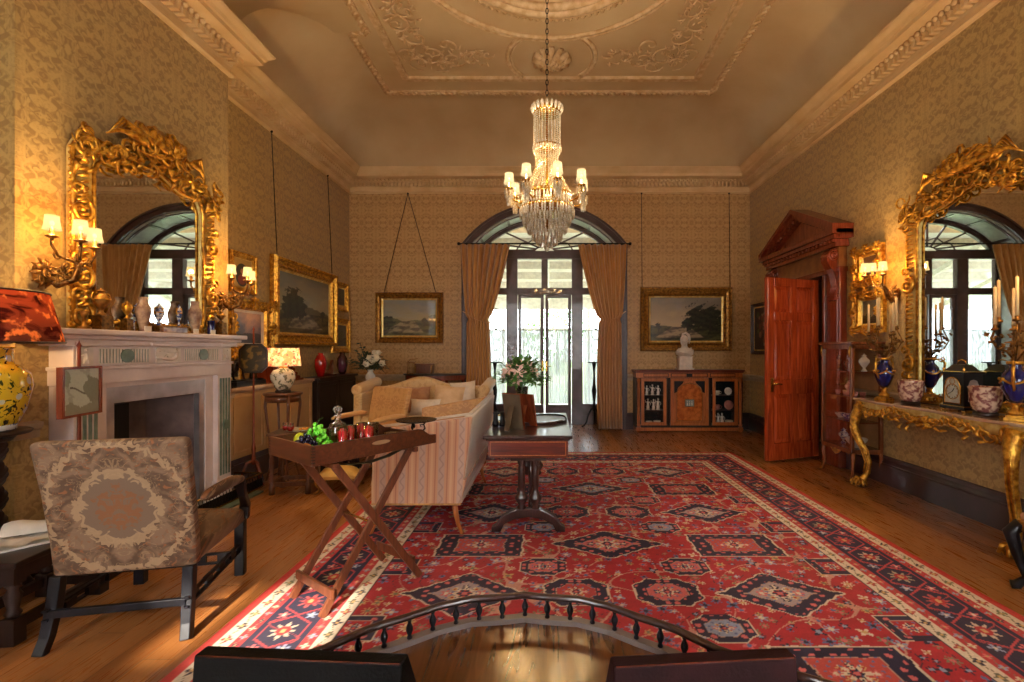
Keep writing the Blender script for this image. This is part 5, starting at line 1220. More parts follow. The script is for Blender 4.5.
mb.lathe([(0, .1), (.1, .1), (.08, .2), (.12, .26), (0, .26)], 20); mb.build('carved_base', OAKD, t)
for k in range(3): a = R(60 + 120 * k); d = Vector((math.cos(a), math.sin(a), 0)); u = Vector((0, 0, 1)); MB().tube([d * .08 + u * .2, d * .16 + u * .16, d * .22 + u * .05, d * .26 + u * .022], [.03, .03, .024, .02], 8).build('foot', OAKD, t)
t = thing('large_table_lamp', 'large lit lamp with a yellow chinese vase and a dark red landscape shade', 'table lamp', (-3.165, 2.65, .992))
def yv(U, Vv):
    pass
m, nt, b = nodes('yellow_famille_glaze'); co = objco(nt)
v1 = nt.nodes.new('ShaderNodeTexVoronoi'); v1.inputs['Scale'].default_value = 9; nt.links.new(co, v1.inputs[0])
n1 = noise(nt, co, 22, 2, 1.5); c = mixc(nt, ramp(nt, n1, .56, .60), S(214, 176, 40), S(52, 62, 20)); c = mixc(nt, mth(nt, 'LESS_THAN', v1.outputs['Distance'], .2), c, S(196, 196, 176)); nt.links.new(c, b.inputs['Base Color']); b.inputs['Roughness'].default_value = .15; b.inputs['Coat Weight'].default_value = .6
MB().lathe([(.14, .02), (.17, .04), (.2, .12), (.225, .25), (.215, .32), (.17, .365), (.15, .375), (.145, .4), (.145, .455), (.155, .47), (0, .475)], 40).build('vase', m, t)
MB().lathe([(.13, 0), (.16, .005), (.16, .022), (.165, .045), (.14, .05)], 40).build('foot_band', PORCB, t)
MB().lathe([(.03, .47), (.012, .5), (.01, .62)], 12).build('fitting', BRASS, t)
def shp(U, Vv): pass
m, nt, b = nodes('landscape_shade'); nt.nodes.remove(b); co = objco(nt)
sp2 = nt.nodes.new('ShaderNodeSeparateXYZ'); nt.links.new(co, sp2.inputs[0])
nn = noise(nt, scaled(nt, co, (1, 1, 2.2)), 7, 5, .8); hz = ramp(nt, sp2.outputs[2], .50, .78)
c = mixc(nt, hz, S(86, 44, 34), S(180, 72, 40)); c = mixc(nt, ramp(nt, nn, .48, .62), c, S(60, 18, 16)); c = mixc(nt, ramp(nt, noise(nt, co, 16, 3), .58, .66), c, S(226, 120, 60))
t_ = nt.nodes.new('ShaderNodeBsdfTranslucent'); d = nt.nodes.new('ShaderNodeBsdfDiffuse'); x = nt.nodes.new('ShaderNodeMixShader'); x.inputs[0].default_value = .75
nt.links.new(c, t_.inputs[0]); nt.links.new(c, d.inputs[0]); nt.links.new(t_.outputs[0], x.inputs[1]); nt.links.new(d.outputs[0], x.inputs[2])
em = nt.nodes.new('ShaderNodeEmission'); em.inputs[1].default_value = .03; nt.links.new(c, em.inputs[0]); a = nt.nodes.new('ShaderNodeAddShader'); nt.links.new(x.outputs[0], a.inputs[0]); nt.links.new(em.outputs[0], a.inputs[1]); nt.links.new(a.outputs[0], nt.nodes['Material Output'].inputs[0])
MB().shell([(.355, .495), (.29, .78)], 48).build('lamp_shade', m, t)
mb = MB(); mb.tube([(.293 * math.cos(a * PI / 24), .293 * math.sin(a * PI / 24), .78) for a in range(48)], .006, 5, True); mb.tube([(.357 * math.cos(a * PI / 24), .357 * math.sin(a * PI / 24), .495) for a in range(48)], .005, 5, True); mb.build('shade_trim', OAKD, t)
MB().ball((0, 0, .62), .03, 8).build('bulb', BULB, t)
light((0, 0, .60), 22, WARM, .04, t)

# ------------------------------------------------------------------ chandelier
t = thing('chandelier', 'large lit crystal chandelier hanging on a chain at the middle of the ceiling', 'chandelier', (-.01, 4.7, 0))
mb = MB(); z = 3.83; k = 0
while z < ZH + .3:
    a = (k % 2) * PI / 2; dx, dy = math.cos(a) * .012, math.sin(a) * .012
    mb.tube([(dx * math.cos(q * PI / 4), dy * math.cos(q * PI / 4), z + .03 + .03 * math.sin(q * PI / 4)) for q in range(8)], .0045, 5, True); z += .05; k += 1
mb.build('chain', IRON, t)
mb = MB(); mb.lathe([(0, 3.80), (.13, 3.80), (.14, 3.77), (.135, 3.75), (0, 3.75)], 24)
mb.lathe([(.012, 2.6), (.012, 3.8)], 8); mb.lathe([(.135, 3.41), (.14, 3.42), (.135, 3.43)], 24); mb.lathe([(.235, 2.93), (.24, 2.94), (.24, 2.965), (.235, 2.975)], 32); mb.lathe([(.26, 2.8), (.265, 2.815), (.26, 2.83)], 32)
mb.tube([(.08 * math.cos(a), .08 * math.sin(a), 2.95) for a in np.linspace(0, 2 * PI, 17)[:-1]], .01, 5, True); mb.build('frame', BRASS, t)
mb = MB()
for i in range(20): a = 2 * PI * i / 20; mb.tube([(.13 * math.cos(a), .13 * math.sin(a), 3.76), (.15 * math.cos(a), .15 * math.sin(a), 3.81), (.145 * math.cos(a), .145 * math.sin(a), 3.835)], [.012, .02, .005], 5)
mb.build('crown', DROP, t)
def prism_drop(mb, x, y, z, L, r=.009):
    o = len(mb.v); a0 = random.random() * PI; vs = [(x, y, z)] + [(x + r * math.cos(a0 + PI / 2 * k), y + r * math.sin(a0 + PI / 2 * k), z - L * .3) for k in range(4)] + [(x + r * .7 * math.cos(a0 + PI / 2 * k), y + r * .7 * math.sin(a0 + PI / 2 * k), z - L * .85) for k in range(4)] + [(x, y, z - L)]
    fs = [(0, 1 + k, 1 + (k + 1) % 4) for k in range(4)] + [(1 + k, 5 + k, 5 + (k + 1) % 4, 1 + (k + 1) % 4) for k in range(4)] + [(9, 5 + (k + 1) % 4, 5 + k) for k in range(4)]
    mb.add(vs, fs)
def bead(mb, p, r): 
    x, y, z = p; mb.add([(x, y, z + r * 1.2), (x + r, y, z), (x, y + r, z), (x - r, y, z), (x, y - r, z), (x, y, z - r * 1.2)], [(0, 1, 2), (0, 2, 3), (0, 3, 4), (0, 4, 1), (5, 2, 1), (5, 3, 2), (5, 4, 3), (5, 1, 4)])
# bead strands: straight sleeve then flare
for i in range(26):
    a = 2 * PI * i / 26; mb = MB()
    for j in range(17): z = 3.745 - .02 * j; bead(mb, (.128 * math.cos(a), .128 * math.sin(a), z), .0095)
    for j in range(24):
        f = j / 23; r = .12 - .02 * math.sin(PI * min(1, f * 1.4)) + .13 * f ** 2.6; z = 3.405 - .45 * f; bead(mb, (r * math.cos(a), r * math.sin(a), z), .010)
    mb.build('bead_strand', DROP, t)
random.seed(4)
for nm, r, z, L, n in (('prism_tier', .135, 3.43, .06, 34), ('prism_tier', .24, 2.95, .11, 44), ('prism_tier', .262, 2.83, .11, 46), ('prism_tier', .23, 2.76, .11, 40), ('prism_tier', .19, 2.69, .11, 34), ('prism_tier', .145, 2.62, .11, 26), ('prism_tier', .10, 2.56, .10, 18), ('prism_tier', .055, 2.51, .08, 10)):
    mb = MB()
    for i in range(n): a = 2 * PI * (i + random.random() * .3) / n; prism_drop(mb, r * math.cos(a), r * math.sin(a), z, L * (.9 + .2 * random.random()), .013); bead(mb, (r * math.cos(a), r * math.sin(a), z + .012), .007)
    mb.build(nm, DROP, t)
light((0, 0, 3.08), 7, CHW, .03, t); light((0, 0, 2.86), 5, CHW, .03, t)  # two fill lights added inside the body to brighten the crystal
MB().ball((0, 0, 2.43), .026, 12, 1, 10).lathe([(.01, 2.45), (.02, 2.47), (.01, 2.5)], 10).build('finial', DROP, t)
for k in range(8):
    a = R(-90 - 30 + 45 * k); d = Vector((math.cos(a), math.sin(a), 0)); u = Vector((0, 0, 1)); e = d * .375 + u * 2.99
    mb = MB(); mb.tube([d * .2 + u * 2.93, d * .26 + u * 2.86, d * .33 + u * 2.88, d * .37 + u * 2.94, e], .009, 7); mb.lathe([(.01, -.02), (.04, -.005), (.042, .003), (.012, .008), (.012, .05), (0, .05)], 12, tuple(e)); arm = mb.build('arm', BRASS, t)
    mb = MB()
    for i in range(9): q = 2 * PI * i / 9; prism_drop(mb, e.x + .04 * math.cos(q), e.y + .04 * math.sin(q), e.z - .003, .10, .010); prism_drop(mb, e.x + .02 * math.cos(q), e.y + .02 * math.sin(q), e.z - .05, .12, .009)
    for i in range(7):
        f = (i + 1) / 8; p = (d * .38 + u * 2.97) * (1 - f) + (d * .13 + u * 3.05) * f; bead(mb, (p.x, p.y, p.z - .09 * math.sin(PI * f)), .008)
    mb.build('arm_drops', DROP, arm)
    MB().shell([(.052, .045), (.045, .08), (.04, .145)], 16, tuple(e)).build('lamp_shade', SHADEC, arm)
    MB().ball((e.x, e.y, e.z + .09), .012, 8, 1.5).build('bulb', BULB, arm)
    light((e.x, e.y, e.z + .10), K_CHAND, CHW, .025, t)

# ------------------------------------------------------------------ seating
def cushion_mesh(mb, w, h, d, n=12, p=2.6):
    """puffy rectangular cushion standing in x-z"""
    for s in (-1, 1):
        vs = []; fs = []
        for j in range(n + 1):
            for i in range(n + 1):
                u, v = -1 + 2 * i / n, -1 + 2 * j / n; t_ = max(0, (1 - abs(u) ** p) * (1 - abs(v) ** p)) ** .5
                k = 1 - .08 * (1 - abs(v) ** 2) * abs(u) ** 2 ; k2 = 1 - .08 * (1 - abs(u) ** 2) * abs(v) ** 2
                vs.append((u * w / 2 * k, s * d / 2 * t_, h / 2 + v * h / 2 * k2))
        for j in range(n):
            for i in range(n): q = j * (n + 1) + i; f = (q, q + 1, q + n + 2, q + n + 1); fs.append(f if s < 0 else f[::-1])
        mb.add(vs, fs, True)
    return mb
def open_armchair(lab, x, y, rz, fabric, woodm, bw=.60, zt=1.0):
    """Gainsborough armchair, local -y is forward"""
    t = thing('open_armchair', lab, 'armchair', (x, y, 0), rz)
    b2 = bw / 2; yb, yf = .35, -.35
    # upholstered back (slightly raked) as one rounded block
    mb = MB(); q = []
    n = 10
    for (z, yy, ww) in ((.33, yb - .03, b2 * 1.02), (.5, yb - .01, b2 * 1.03), (.75, yb + .04, b2 * 1.04), (zt - .03, yb + .095, b2 * 1.06), (zt, yb + .10, b2 * 1.05)):
        q.append([(-ww, yy - .07, z), (-ww, yy, z), (ww, yy, z), (ww, yy - .07, z)])
    vs = [p for r_ in q for p in r_]; fs = [(3, 2, 1, 0), (16, 17, 18, 19)]
    for j in range(4):
        for k in range(4): fs.append((j * 4 + k, j * 4 + (k + 1) % 4, j * 4 + 4 + (k + 1) % 4, j * 4 + 4 + k))
    mb.add(vs, fs, False); mb.build('backrest', fabric, t, .022, 3)
    mb = MB(); mb.add([(-b2, yf, .33), (b2, yf, .33), (b2, yb - .04, .33), (-b2, yb - .04, .33), (-b2, yf, .43), (b2, yf, .43), (b2, yb - .04, .42), (-b2, yb - .04, .42)], [(0, 3, 2, 1), (4, 5, 6, 7), (0, 1, 5, 4), (1, 2, 6, 5), (2, 3, 7, 6), (3, 0, 4, 7)])
    mb.build('seat', fabric, t, .03, 3)
    mb = MB(); vs = []; nn = 10
    for j in range(nn + 1):
        for i in range(nn + 1): u, v = i / nn, j / nn; vs.append((-b2 * .93 + 2 * b2 * .93 * u, yf + .02 + (yb - .08 - yf) * v, .425 + .045 * (16 * u * (1 - u) * v * (1 - v)) ** .4))
    mb.add(vs, [(j * (nn + 1) + i, j * (nn + 1) + i + 1, (j + 1) * (nn + 1) + i + 1, (j + 1) * (nn + 1) + i) for j in range(nn) for i in range(nn)], True); mb.build('seat_crown', fabric, t)
    for s in (-1, 1):
        MB().strip([(s * b2 * .93, yb - .03, .34), (s * b2 * .94, yb - .01, .2), (s * b2 * .97, yb + .02, .07), (s * b2 * 1.0, yb + .05, 0)], [.05, .05, .045, .045], [.05, .05, .05, .05], up=(0, 1, .1)).build('leg', woodm, t, .004)
        MB().bb(*sorted((s * (b2 - .055), s * b2)), yf, yf + .055, 0, .35).build('leg', woodm, t, .004)
        # arm
        mb = MB(); mb.strip([(s * (b2 - .01), yf + .02, .36), (s * (b2 + .0), yf + .03, .45), (s * (b2 + .02), yf + .10, .50), (s * (b2 + .04), yf + .18, .56), (s * (b2 + .04), yf + .21, .645)], [.04, .042, .042, .045, .045], [.06, .055, .045, .04, .05], up=(1, 0, .01)); mb.build('arm_support', woodm, t, .006)
        mb = MB(); vs = []; m_ = 12
        for j in range(m_ + 1):
            f = j / m_; yy = yf + .17 + (yb - .04 - yf - .17) * f; r1 = .038 * (1 - (2 * abs(f - .5)) ** 6 * .6) + .0
            for k in range(10): a = 2 * PI * k / 10; vs.append((s * (b2 + .035) + r1 * math.cos(a), yy, .655 + .02 * f + .012 * math.sin(PI * f) + r1 * .8 * math.sin(a)))
        mb.add(vs, [(j * 10 + k, j * 10 + (k + 1) % 10, j * 10 + 10 + (k + 1) % 10, j * 10 + 10 + k) for j in range(m_) for k in range(10)] + [tuple(range(9, -1, -1)), tuple(m_ * 10 + k for k in range(10))], True); mb.build('arm_pad', fabric, t)
        # fretted side stretcher: two rails and pierced lozenges between
        mb = MB(); a_, b_ = (s * (b2 - .03), yf + .03), (s * b2 * .97, yb + .04)
        for z in (.155, .20): mb.beam((*a_, z), (*b_, z), .022, .010)
        for k in range(4): f0 = (k + .35) / 4.6 + .04; f1 = f0 + .1; mb.beam((a_[0], a_[1] + (b_[1] - a_[1]) * f0, .178), (a_[0], a_[1] + (b_[1] - a_[1]) * f1, .178), .02, .038)
        mb.build('stretcher', woodm, t)
    MB().beam((-b2 * .95, yb + .02, .18), (b2 * .95, yb + .02, .18), .024, .035).build('stretcher', woodm, t, .002)
    mb = MB()
    for z in (.15, .205): mb.beam((-b2 * .95, -.16, z), (b2 * .95, -.16, z), .02, .012)
    for k in range(5): f = -b2 * .8 + k * b2 * .4; mb.beam((f - .03, -.16, .178), (f + .03, -.16, .178), .018, .045)
    mb.build('stretcher', woodm, t)
    return t
open_armchair('large armchair seen from behind with faded floral upholstery and dark frame near the fireplace', -2.185, 2.72, R(192.2), DAMROSE, EBON, .61, 1.015)
open_armchair('gold damask armchair facing the fireplace beyond the drinks tray', -2.09, 5.46, R(-30), DAMGOLD, EBON, .58, .99)

# striped sofa: back on the +x side, faces the fireplace
t = thing('striped_sofa', 'sofa with rose and cream striped outside seen end on beside the library table', 'sofa', (-1.0, 4.45, 0))
def sofa_block(mb, pts, z0, z1): mb.prism(pts, z0, z1, 'z')
X0, X1, Y0_, Y1_ = -.37, .37, -.74, .74
mb = MB(); mb.add([(X0, Y0_, .24), (X1 - .05, Y0_, .24), (X1 - .05, Y1_, .24), (X0, Y1_, .24), (X0, Y0_, .44), (X1, Y0_, .44), (X1, Y1_, .44), (X0, Y1_, .44)], [(0, 3, 2, 1), (4, 5, 6, 7), (0, 1, 5, 4), (1, 2, 6, 5), (2, 3, 7, 6), (3, 0, 4, 7)]); mb.build('seat_frame', STRIPE, t, .015)
mb = MB(); mb.bb(X0 + .0, X1 - .08, Y0_ + .08, Y1_ - .08, .42, .56); mb.build('seat_cushion', DAMGOLD, t, .04, 4)
for s in (-1, 1):  # arms at full height, slightly flared
    mb = MB(); ya, yb2 = s * .74, s * .62; zt = .93 if s < 0 else .95
    vs = [(X0, ya, .24), (X1 - .05, ya, .24), (X1 - .05, yb2, .24), (X0, yb2, .24), (X0 + .02, ya + s * .02, .82), (X1 + .05, ya + s * .03, zt), (X1 + .05, yb2 + s * .06, zt), (X0 + .02, yb2 + s * .06, .82)]
    mb.add(vs, [(0, 3, 2, 1), (4, 5, 6, 7), (0, 1, 5, 4), (1, 2, 6, 5), (2, 3, 7, 6), (3, 0, 4, 7)] if s < 0 else [(0, 1, 2, 3), (7, 6, 5, 4), (4, 5, 1, 0), (5, 6, 2, 1), (6, 7, 3, 2), (7, 4, 0, 3)]); mb.build('arm', STRIPE if s < 0 else DAMGOLD, t, .012)
mb = MB(); vs = [(X1 - .11, Y0_ + .02, .24), (X1 - .04, Y0_ + .02, .24), (X1 - .04, Y1_ - .02, .24), (X1 - .11, Y1_ - .02, .24), (X1 - .02, Y0_ - .0, .935), (X1 + .055, Y0_ - .015, .935), (X1 + .055, Y1_ + .01, .96), (X1 - .02, Y1_, .96)]
mb.add(vs, [(0, 3, 2, 1), (4, 5, 6, 7), (0, 1, 5, 4), (1, 2, 6, 5), (2, 3, 7, 6), (3, 0, 4, 7)]); mb.build('backrest', DAMGREY, t, .02, 3)
mb = MB(); mb.tube([(X0, Y0_ + .04, .835), (X1 + .03, Y0_ + .04, .945), (X1 + .03, Y1_, .965)], .012, 6); mb.build('piping', DAMGREY, t)
mb = MB(); mb.tube([(X0, Y0_ - .003, .25), (X1 - .05, Y0_ - .003, .25), (X1 - .047, Y1_, .25)], .008, 5); mb.build('piping', MATS['curtain_velvet'], t)
for x in (X0 + .05, X1 - .1):
    for y in (Y0_ + .03, Y1_ - .04):
        o = 1 if x > 0 else -1; MB().tube([(x, y, .25), (x + o * .01, y, .18), (x + o * .03, y, .09), (x + o * .06, y, .012)], [.024, .022, .017, .014], 8).build('leg', SATIN, t)

# camel-backed sofa behind, facing the camera
t = thing('camel_back_sofa', 'gold damask camel backed sofa with rolled arms facing the room behind the armchair', 'sofa', (-1.60, 6.42, 0))
W2 = .86
mb = MB(); mb.bb(-W2, W2, -.42, .32, .2, .46); mb.build('seat_frame', DAMPALE, t, .02)
mb = MB(); mb.bb(-W2 + .1, W2 - .1, -.42, .2, .46, .60); mb.build('seat_cushion', DAMPALE, t, .05, 4)
top = [(x, .92 + .15 * math.exp(-((x + .15) / .34) ** 2)) for x in np.linspace(W2 - .08, -W2 + .08, 25)]
top = [(x, z + (.02 if x > .55 else 0)) for x, z in top]
mb = MB(); mb.prism([(-W2 + .06, .3), (W2 - .06, .3)] + top, .16, .32); mb.build('backrest', DAMPALE, t, .05, 4)
for s in (-1, 1):
    mb = MB(); mb.bb(*sorted((s * (W2 - .13), s * (W2 - .02))), -.42, .3, .2, .9); mb.tube([(s * (W2 - .06), -.42, .93), (s * (W2 - .06), .34, .99)], .072, 14); mb.build('arm', DAMPALE, t, .03, 3)
    MB().tube([(s * (W2 - .08), -.36, .22), (s * (W2 - .08), -.38, .1), (s * (W2 - .05), -.40, 0.012)], [.03, .024, .018], 8).build('leg', SATIN, t); MB().tube([(s * (W2 - .08), .28, .22), (s * (W2 - .08), .3, .1), (s * (W2 - .05), .32, 0.012)], [.03, .024, .018], 8).build('leg', SATIN, t)
def cushion(lab, x, y, z, w, h, m, rz=0, rx=-.2, ry=0):
    mb = cushion_mesh(MB(), w, h, .15); o = mb.build('cushion', m); o.location = (x, y, z); o.rotation_euler = (rx, ry, rz)
    b = MB(); n = 40
    c = tag(o, lab, 'cushion', 'cushions on the camel backed sofa'); return c
cushion('cream square cushion leaning at the right on the camel backed sofa', -1.33, 6.28, .60, .40, .38, CUSHC, .1, -.25, .12)
cushion('pale cushion half hidden behind the cream square cushion', -1.13, 6.42, .66, .36, .36, CUSHW, -.1, -.2, -.1)
cushion('white cushion lying low at the middle of the camel backed sofa', -1.58, 6.12, .60, .40, .22, CUSHW, -.1, -.35)
cushion('brown patterned cushion at the middle of the camel backed sofa', -1.74, 6.34, .60, .36, .36, CUSHB, .15, -.25)

# ------------------------------------------------------------------ folding butler's tray
TX, TY = -1.155, 2.91; rz = math.atan2(-.602, .799)   # local x = short side, local y = long side
t = thing('tray_stand', 'folding x frame wooden stand under the drinks tray', 'stand', (TX, TY, .010), rz)
HT = .82
for sx, off in ((-1, 0), (1, 0)):
    for sy in (-1, 1):
        xo = sx * (.195 if sy > 0 else .165)
        mb = MB(); mb.beam((xo, sy * .31, .006), (xo, -sy * .26, HT), .042, .022, up=(1, 0, 0)); mb.build('leg', LEGW, t, .003)
for sy in (-1, 1):
    MB().beam((-.2, sy * .265, .12 if sy else 0), (.2, sy * .265, .12), .018, .05).build('stretcher', LEGW, t, .003)
    MB().beam((-.225, -sy * .262, HT - .005), (.225, -sy * .262, HT - .005), .03, .03).build('top_rail', LEGW, t, .004)
MB().tube([(-.2, 0, HT / 2 * 1.03), (.2, 0, HT / 2 * 1.03)], .007, 6).build('pivot_rod', BRASS, t)
for x in (-.12, .12):
    mb = MB(); mb.strip([(x, -.26, HT + .005), (x, -.13, HT - .035), (x, 0, HT - .05), (x, .13, HT - .035), (x, .26, HT + .005)], .045, .004, up=(0, 0, 1)); mb.build('webbing', mat('green_webbing', S(92, 84, 52), .8) if x < 0 else MATS['green_webbing'], t)
t = thing('butlers_tray', 'deep wooden drinks tray with cut out handles on the folding stand', 'tray', (TX, TY, .848), rz)
TW, TL, TH = .245, .40, .105
MB().bb(-TW, TW, -TL, TL, 0, .012).build('base', TEAK, t, .002)
def side_poly(L, h, low, cut=True):  # outline of a tray side in (u, z); low end boards dip
    return [(-L, 0), (L, 0), (L, h), (-L, h)]
for s in (-1, 1):   # long sides, sloping down to the far open end
    mb = MB(); pl = [(-TL, .01), (TL, .01), (TL, .055), (TL - .05, .06), (TL - .11, .10), (TL - .14, TH), (-TL, TH)]
    mb.prism(pl, *sorted((s * TW, s * (TW - .014))), 'x'); b_ = mb.build('long_side', TEAK, t, .002)
    mb = MB(); hh = [(.06 * math.cos(a), .066 + .012 * math.sin(a)) for a in np.linspace(0, 2 * PI, 20, endpoint=False)]; mb.prism(hh, *sorted((s * (TW + .0008), s * (TW - .0148))), 'x'); mb.build('handle_hole', mat('handle_light', S(176, 140, 104), .6) if s < 0 else MATS['handle_light'], t)
MB().bb(-TW + .014, TW - .014, -TL, -TL + .014, .01, TH).build('end_board', TEAK, t, .002)
MB().bb(-TW + .014, TW - .014, TL - .014, TL, .01, .05).build('end_board', TEAK, t, .002)
mb = MB()
for i in range(6): mb.bb(-TW - .001, -TW + .015, -TL - .001, -TL + .015, .015 + i * .015, .022 + i * .015).bb(TW - .015, TW + .001, -TL - .001, -TL + .015, .015 + i * .015, .022 + i * .015)
mb.build('dovetails', OAKD, t)
Rt = Matrix.Rotation(rz, 4, 'Z')
def ontray(x, y): v = Rt @ Vector((x, y, 0)); return (TX + v.x, TY + v.y, .861)
# decanter
t = thing('decanter', 'square shouldered cut glass decanter with ball stopper on the tray', 'decanter', ontray(-.10, -.07), rz)
MB().lathe([(0, 0), (.053, 0), (.056, .01), (.056, .11), (.048, .135), (.02, .15), (.016, .18), (.024, .19), (0, .19)], 8).build('bottle', CRYS, t)
MB().lathe([(.012, .187), (.012, .195), (.02, .205), (.028, .222), (.02, .24), (0, .246)], 14).build('stopper', CRYS, t)
# fruit
def grapes(name, lab, at, n, m, spread, r, seed, hump=.06):
    rng = random.Random(seed); t = thing(name, lab, 'grapes', at, 0); mb = MB()
    for i in range(n):
        a = rng.uniform(0, 2 * PI); q = rng.random() ** .5; x, y = q * spread[0] * math.cos(a), q * spread[1] * math.sin(a); z = r + hump * (1 - q * q) * rng.random() ** .4; mb.ball((x, y, z), r, 8, 1.1, 5)
    mb.build('grape_cluster', m, t); MB().tube([(0, 0, hump), (.01, .01, hump + .03), (.03, .02, hump + .045)], .003, 5).build('stem', GREENL, t); return t
grapes('green_grapes', 'bunch of bright green grapes on the tray', ontray(-.10, -.20), 90, GRAPEG, (.09, .065), .0125, 2, .14)
grapes('black_grapes', 'bunch of black grapes in front of the green grapes', ontray(-.06, -.285), 60, GRAPEK, (.075, .05), .012, 3, .10)
def fruit(name, lab, cat, x, y, r, m, sz=1):
    t = thing(name, lab, cat, ontray(x, y)); MB().ball((0, 0, r * sz), r, 16, sz, 10).build('flesh', m, t); MB().tube([(0, 0, 2 * r * sz - .004), (.003, 0, 2 * r * sz + .008)], .002, 5).build('stem', OAKD, t)
fruit('pear', 'yellow green pear at the left of the grapes', 'pear', -.195, -.25, .036, PEAR, 1.35)
fruit('apple', 'red apple in front of the black grapes', 'apple', -.085, -.355, .036, REDF, .95)
fruit('orange', 'orange at the right of the black grapes', 'orange', .03, -.33, .038, ORANGE, .95)
# glasses
def tumbler(lab, x, y, red=False, group=None, h=.075, r=.030, name='tumbler'):
    t = thing(name, lab, 'glass', ontray(x, y), 0, group)
    MB().shell([(.0, .002), (r * .8, .0), (r * .85, .004), (r, h), (r * .93, h), (r * .78, .012), (0, .010)], 18, fl=.03, nf=9).build('bowl', CRYS, t)
    if red: MB().lathe([(r * .78, .013), (r * .93, h * .86), (0, h * .86)], 16).build('drink', REDL, t)
    return t
for i, (x, y) in enumerate(((.02, -.06), (.09, .02), (-.02, .04), (.06, -.13))): tumbler(('red drink in a cut glass tumbler nearest the decanter', 'red drink in a cut glass tumbler at the middle of the tray', 'red drink in a cut glass tumbler behind the others', 'red drink in a cut glass tumbler by the long side of the tray')[i], x, y, True, 'red drinks on the tray', .135)
tumbler('empty cut crystal tumbler beyond the red drinks on the tray', -.06, .14, False, None, .12, .04)
def dish(name, lab, cat, loc, r, m, filled=None):
    t = thing(name, lab, cat, loc); MB().shell([(0, .006), (r * .55, .0), (r * .6, .004), (r, .028), (r * .98, .031), (r * .55, .010), (0, .010)], 28, fl=.02, nf=12).build('dish', m, t)
    if filled: 
        mb = MB(); rg_ = random.Random(5)
        for i in range(14): a = rg_.uniform(0, 6.28); q = rg_.random() * r * .5; mb.ball((q * math.cos(a), q * math.sin(a), .022), .013, 7, .8, 4)
        mb.build('sweets', filled, t)
    return t
dish('glass_dish', 'shallow crystal dish of amber sweets at the far end of the tray', 'dish', ontray(.08, .20), .075, CRYS, mat('amber_sweets', S(150, 70, 30), .4))
dish('glass_dish', 'small empty crystal dish beside the dish of amber sweets', 'dish', ontray(-.09, .30), .05, CRYS)
o = MB().tube([(0, 0, .004), (.05, .02, .02), (.13, .07, .034)], [.004, .003, .006], 6).build('spoon', STEEL); put(o, ontray(.17, .07), .8); tag(o, 'silver spoon lying across the tray', 'spoon')
t = thing('tazza', 'dark metal tazza with scrolled stem and wide flat dish at the end of the tray', 'tazza', ontray(.13, .335), 0)
MB().lathe([(.045, 0), (.045, .008), (.02, .016), (.016, .04), (.02, .05), (.012, .06), (0, .06)], 16).build('foot', IRON, t)
mb = MB()
for k in range(3):
    a = R(20 + 120 * k); d = Vector((math.cos(a), math.sin(a), 0)); u = Vector((0, 0, 1)); mb.tube([u * .045, d * .03 + u * .05, d * .055 + u * .075, d * .045 + u * .1, d * .022 + u * .098, d * .03 + u * .085], [.006, .006, .005, .005, .005, .004], 6); mb.tube([d * .045 + u * .1, d * .06 + u * .118], .005, 6)
mb.build('scrolled_stem', IRON, t)
MB().lathe([(0, .118), (.09, .12), (.125, .128), (.13, .134), (.12, .133), (.08, .126), (0, .125)], 40).build('dish', mat('tazza_plate', S(70, 60, 56), .15, .7), t)

# ------------------------------------------------------------------ oak stool with plate and two drinks
def turned_leg(mb, x, y, h, r=.028): mb.lathe([(r, 0), (r, h * .18), (r * .6, h * .2), (r * .95, h * .28), (r * .55, h * .34), (r * .9, h * .55), (r * .6, h * .66), (r * .95, h * .72), (r, h * .76), (r, h)], 14, (x, y, 0))
t = thing('joint_stool', 'turned oak joint stool behind the drinks tray', 'stool', (-2.60, 4.93, 0), R(8))
MB().bb(-.21, .21, -.17, .17, .585, .61).build('top', OAKM, t, .006)
MB().bb(-.18, .18, -.14, -.12, .50, .585).bb(-.18, .18, .12, .14, .50, .585).bb(-.18, -.16, -.14, .14, .50, .585).bb(.16, .18, -.14, .14, .50, .585).build('apron', OAKM, t)
for x in (-.17, .17):
    for y in (-.13, .13): mb = MB(); turned_leg(mb, x, y, .585); mb.build('leg', OAKM, t)
MB().bb(-.17, .17, -.145, -.115, .08, .12).bb(-.17, .17, .115, .145, .08, .12).bb(-.185, -.155, -.13, .13, .08, .12).bb(.155, .185, -.13, .13, .08, .12).build('stretcher', OAKM, t)
t = thing('plate', 'white plate of snacks on the oak stool', 'plate', (-2.56, 4.93, .611)); MB().lathe([(0, .004), (.07, 0), (.075, .004), (.13, .016), (.128, .019), (.07, .009), (0, .009)], 32).build('dish', PORC, t)
mb = MB(); rg_ = random.Random(9)
for i in range(10): mb.ball((.02 + rg_.uniform(0, .09), rg_.uniform(-.06, .05), .022), .016, 7, .6, 4)
mb.build('snacks', ORANGE, t)
for i, (dx, dy) in enumerate(((-.12, -.08), (-.05, -.12))):
    t = thing('stemless_glass', ('left of the two glasses of red drink on the plate', 'right of the two glasses of red drink on the plate')[i], 'glass', (-2.53 + dx, 4.93 + dy, .622), 0)
    MB().shell([(0, .002), (.02, 0), (.032, .03), (.03, .085), (.028, .085), (.029, .03), (0, .006)], 16).build('bowl', CRYS, t); MB().lathe([(.018, .006), (.029, .03), (.029, .05), (0, .05)], 16).build('drink', mat('scarlet_drink', S(226, 30, 36), .2) if i == 0 else MATS['scarlet_drink'], t)
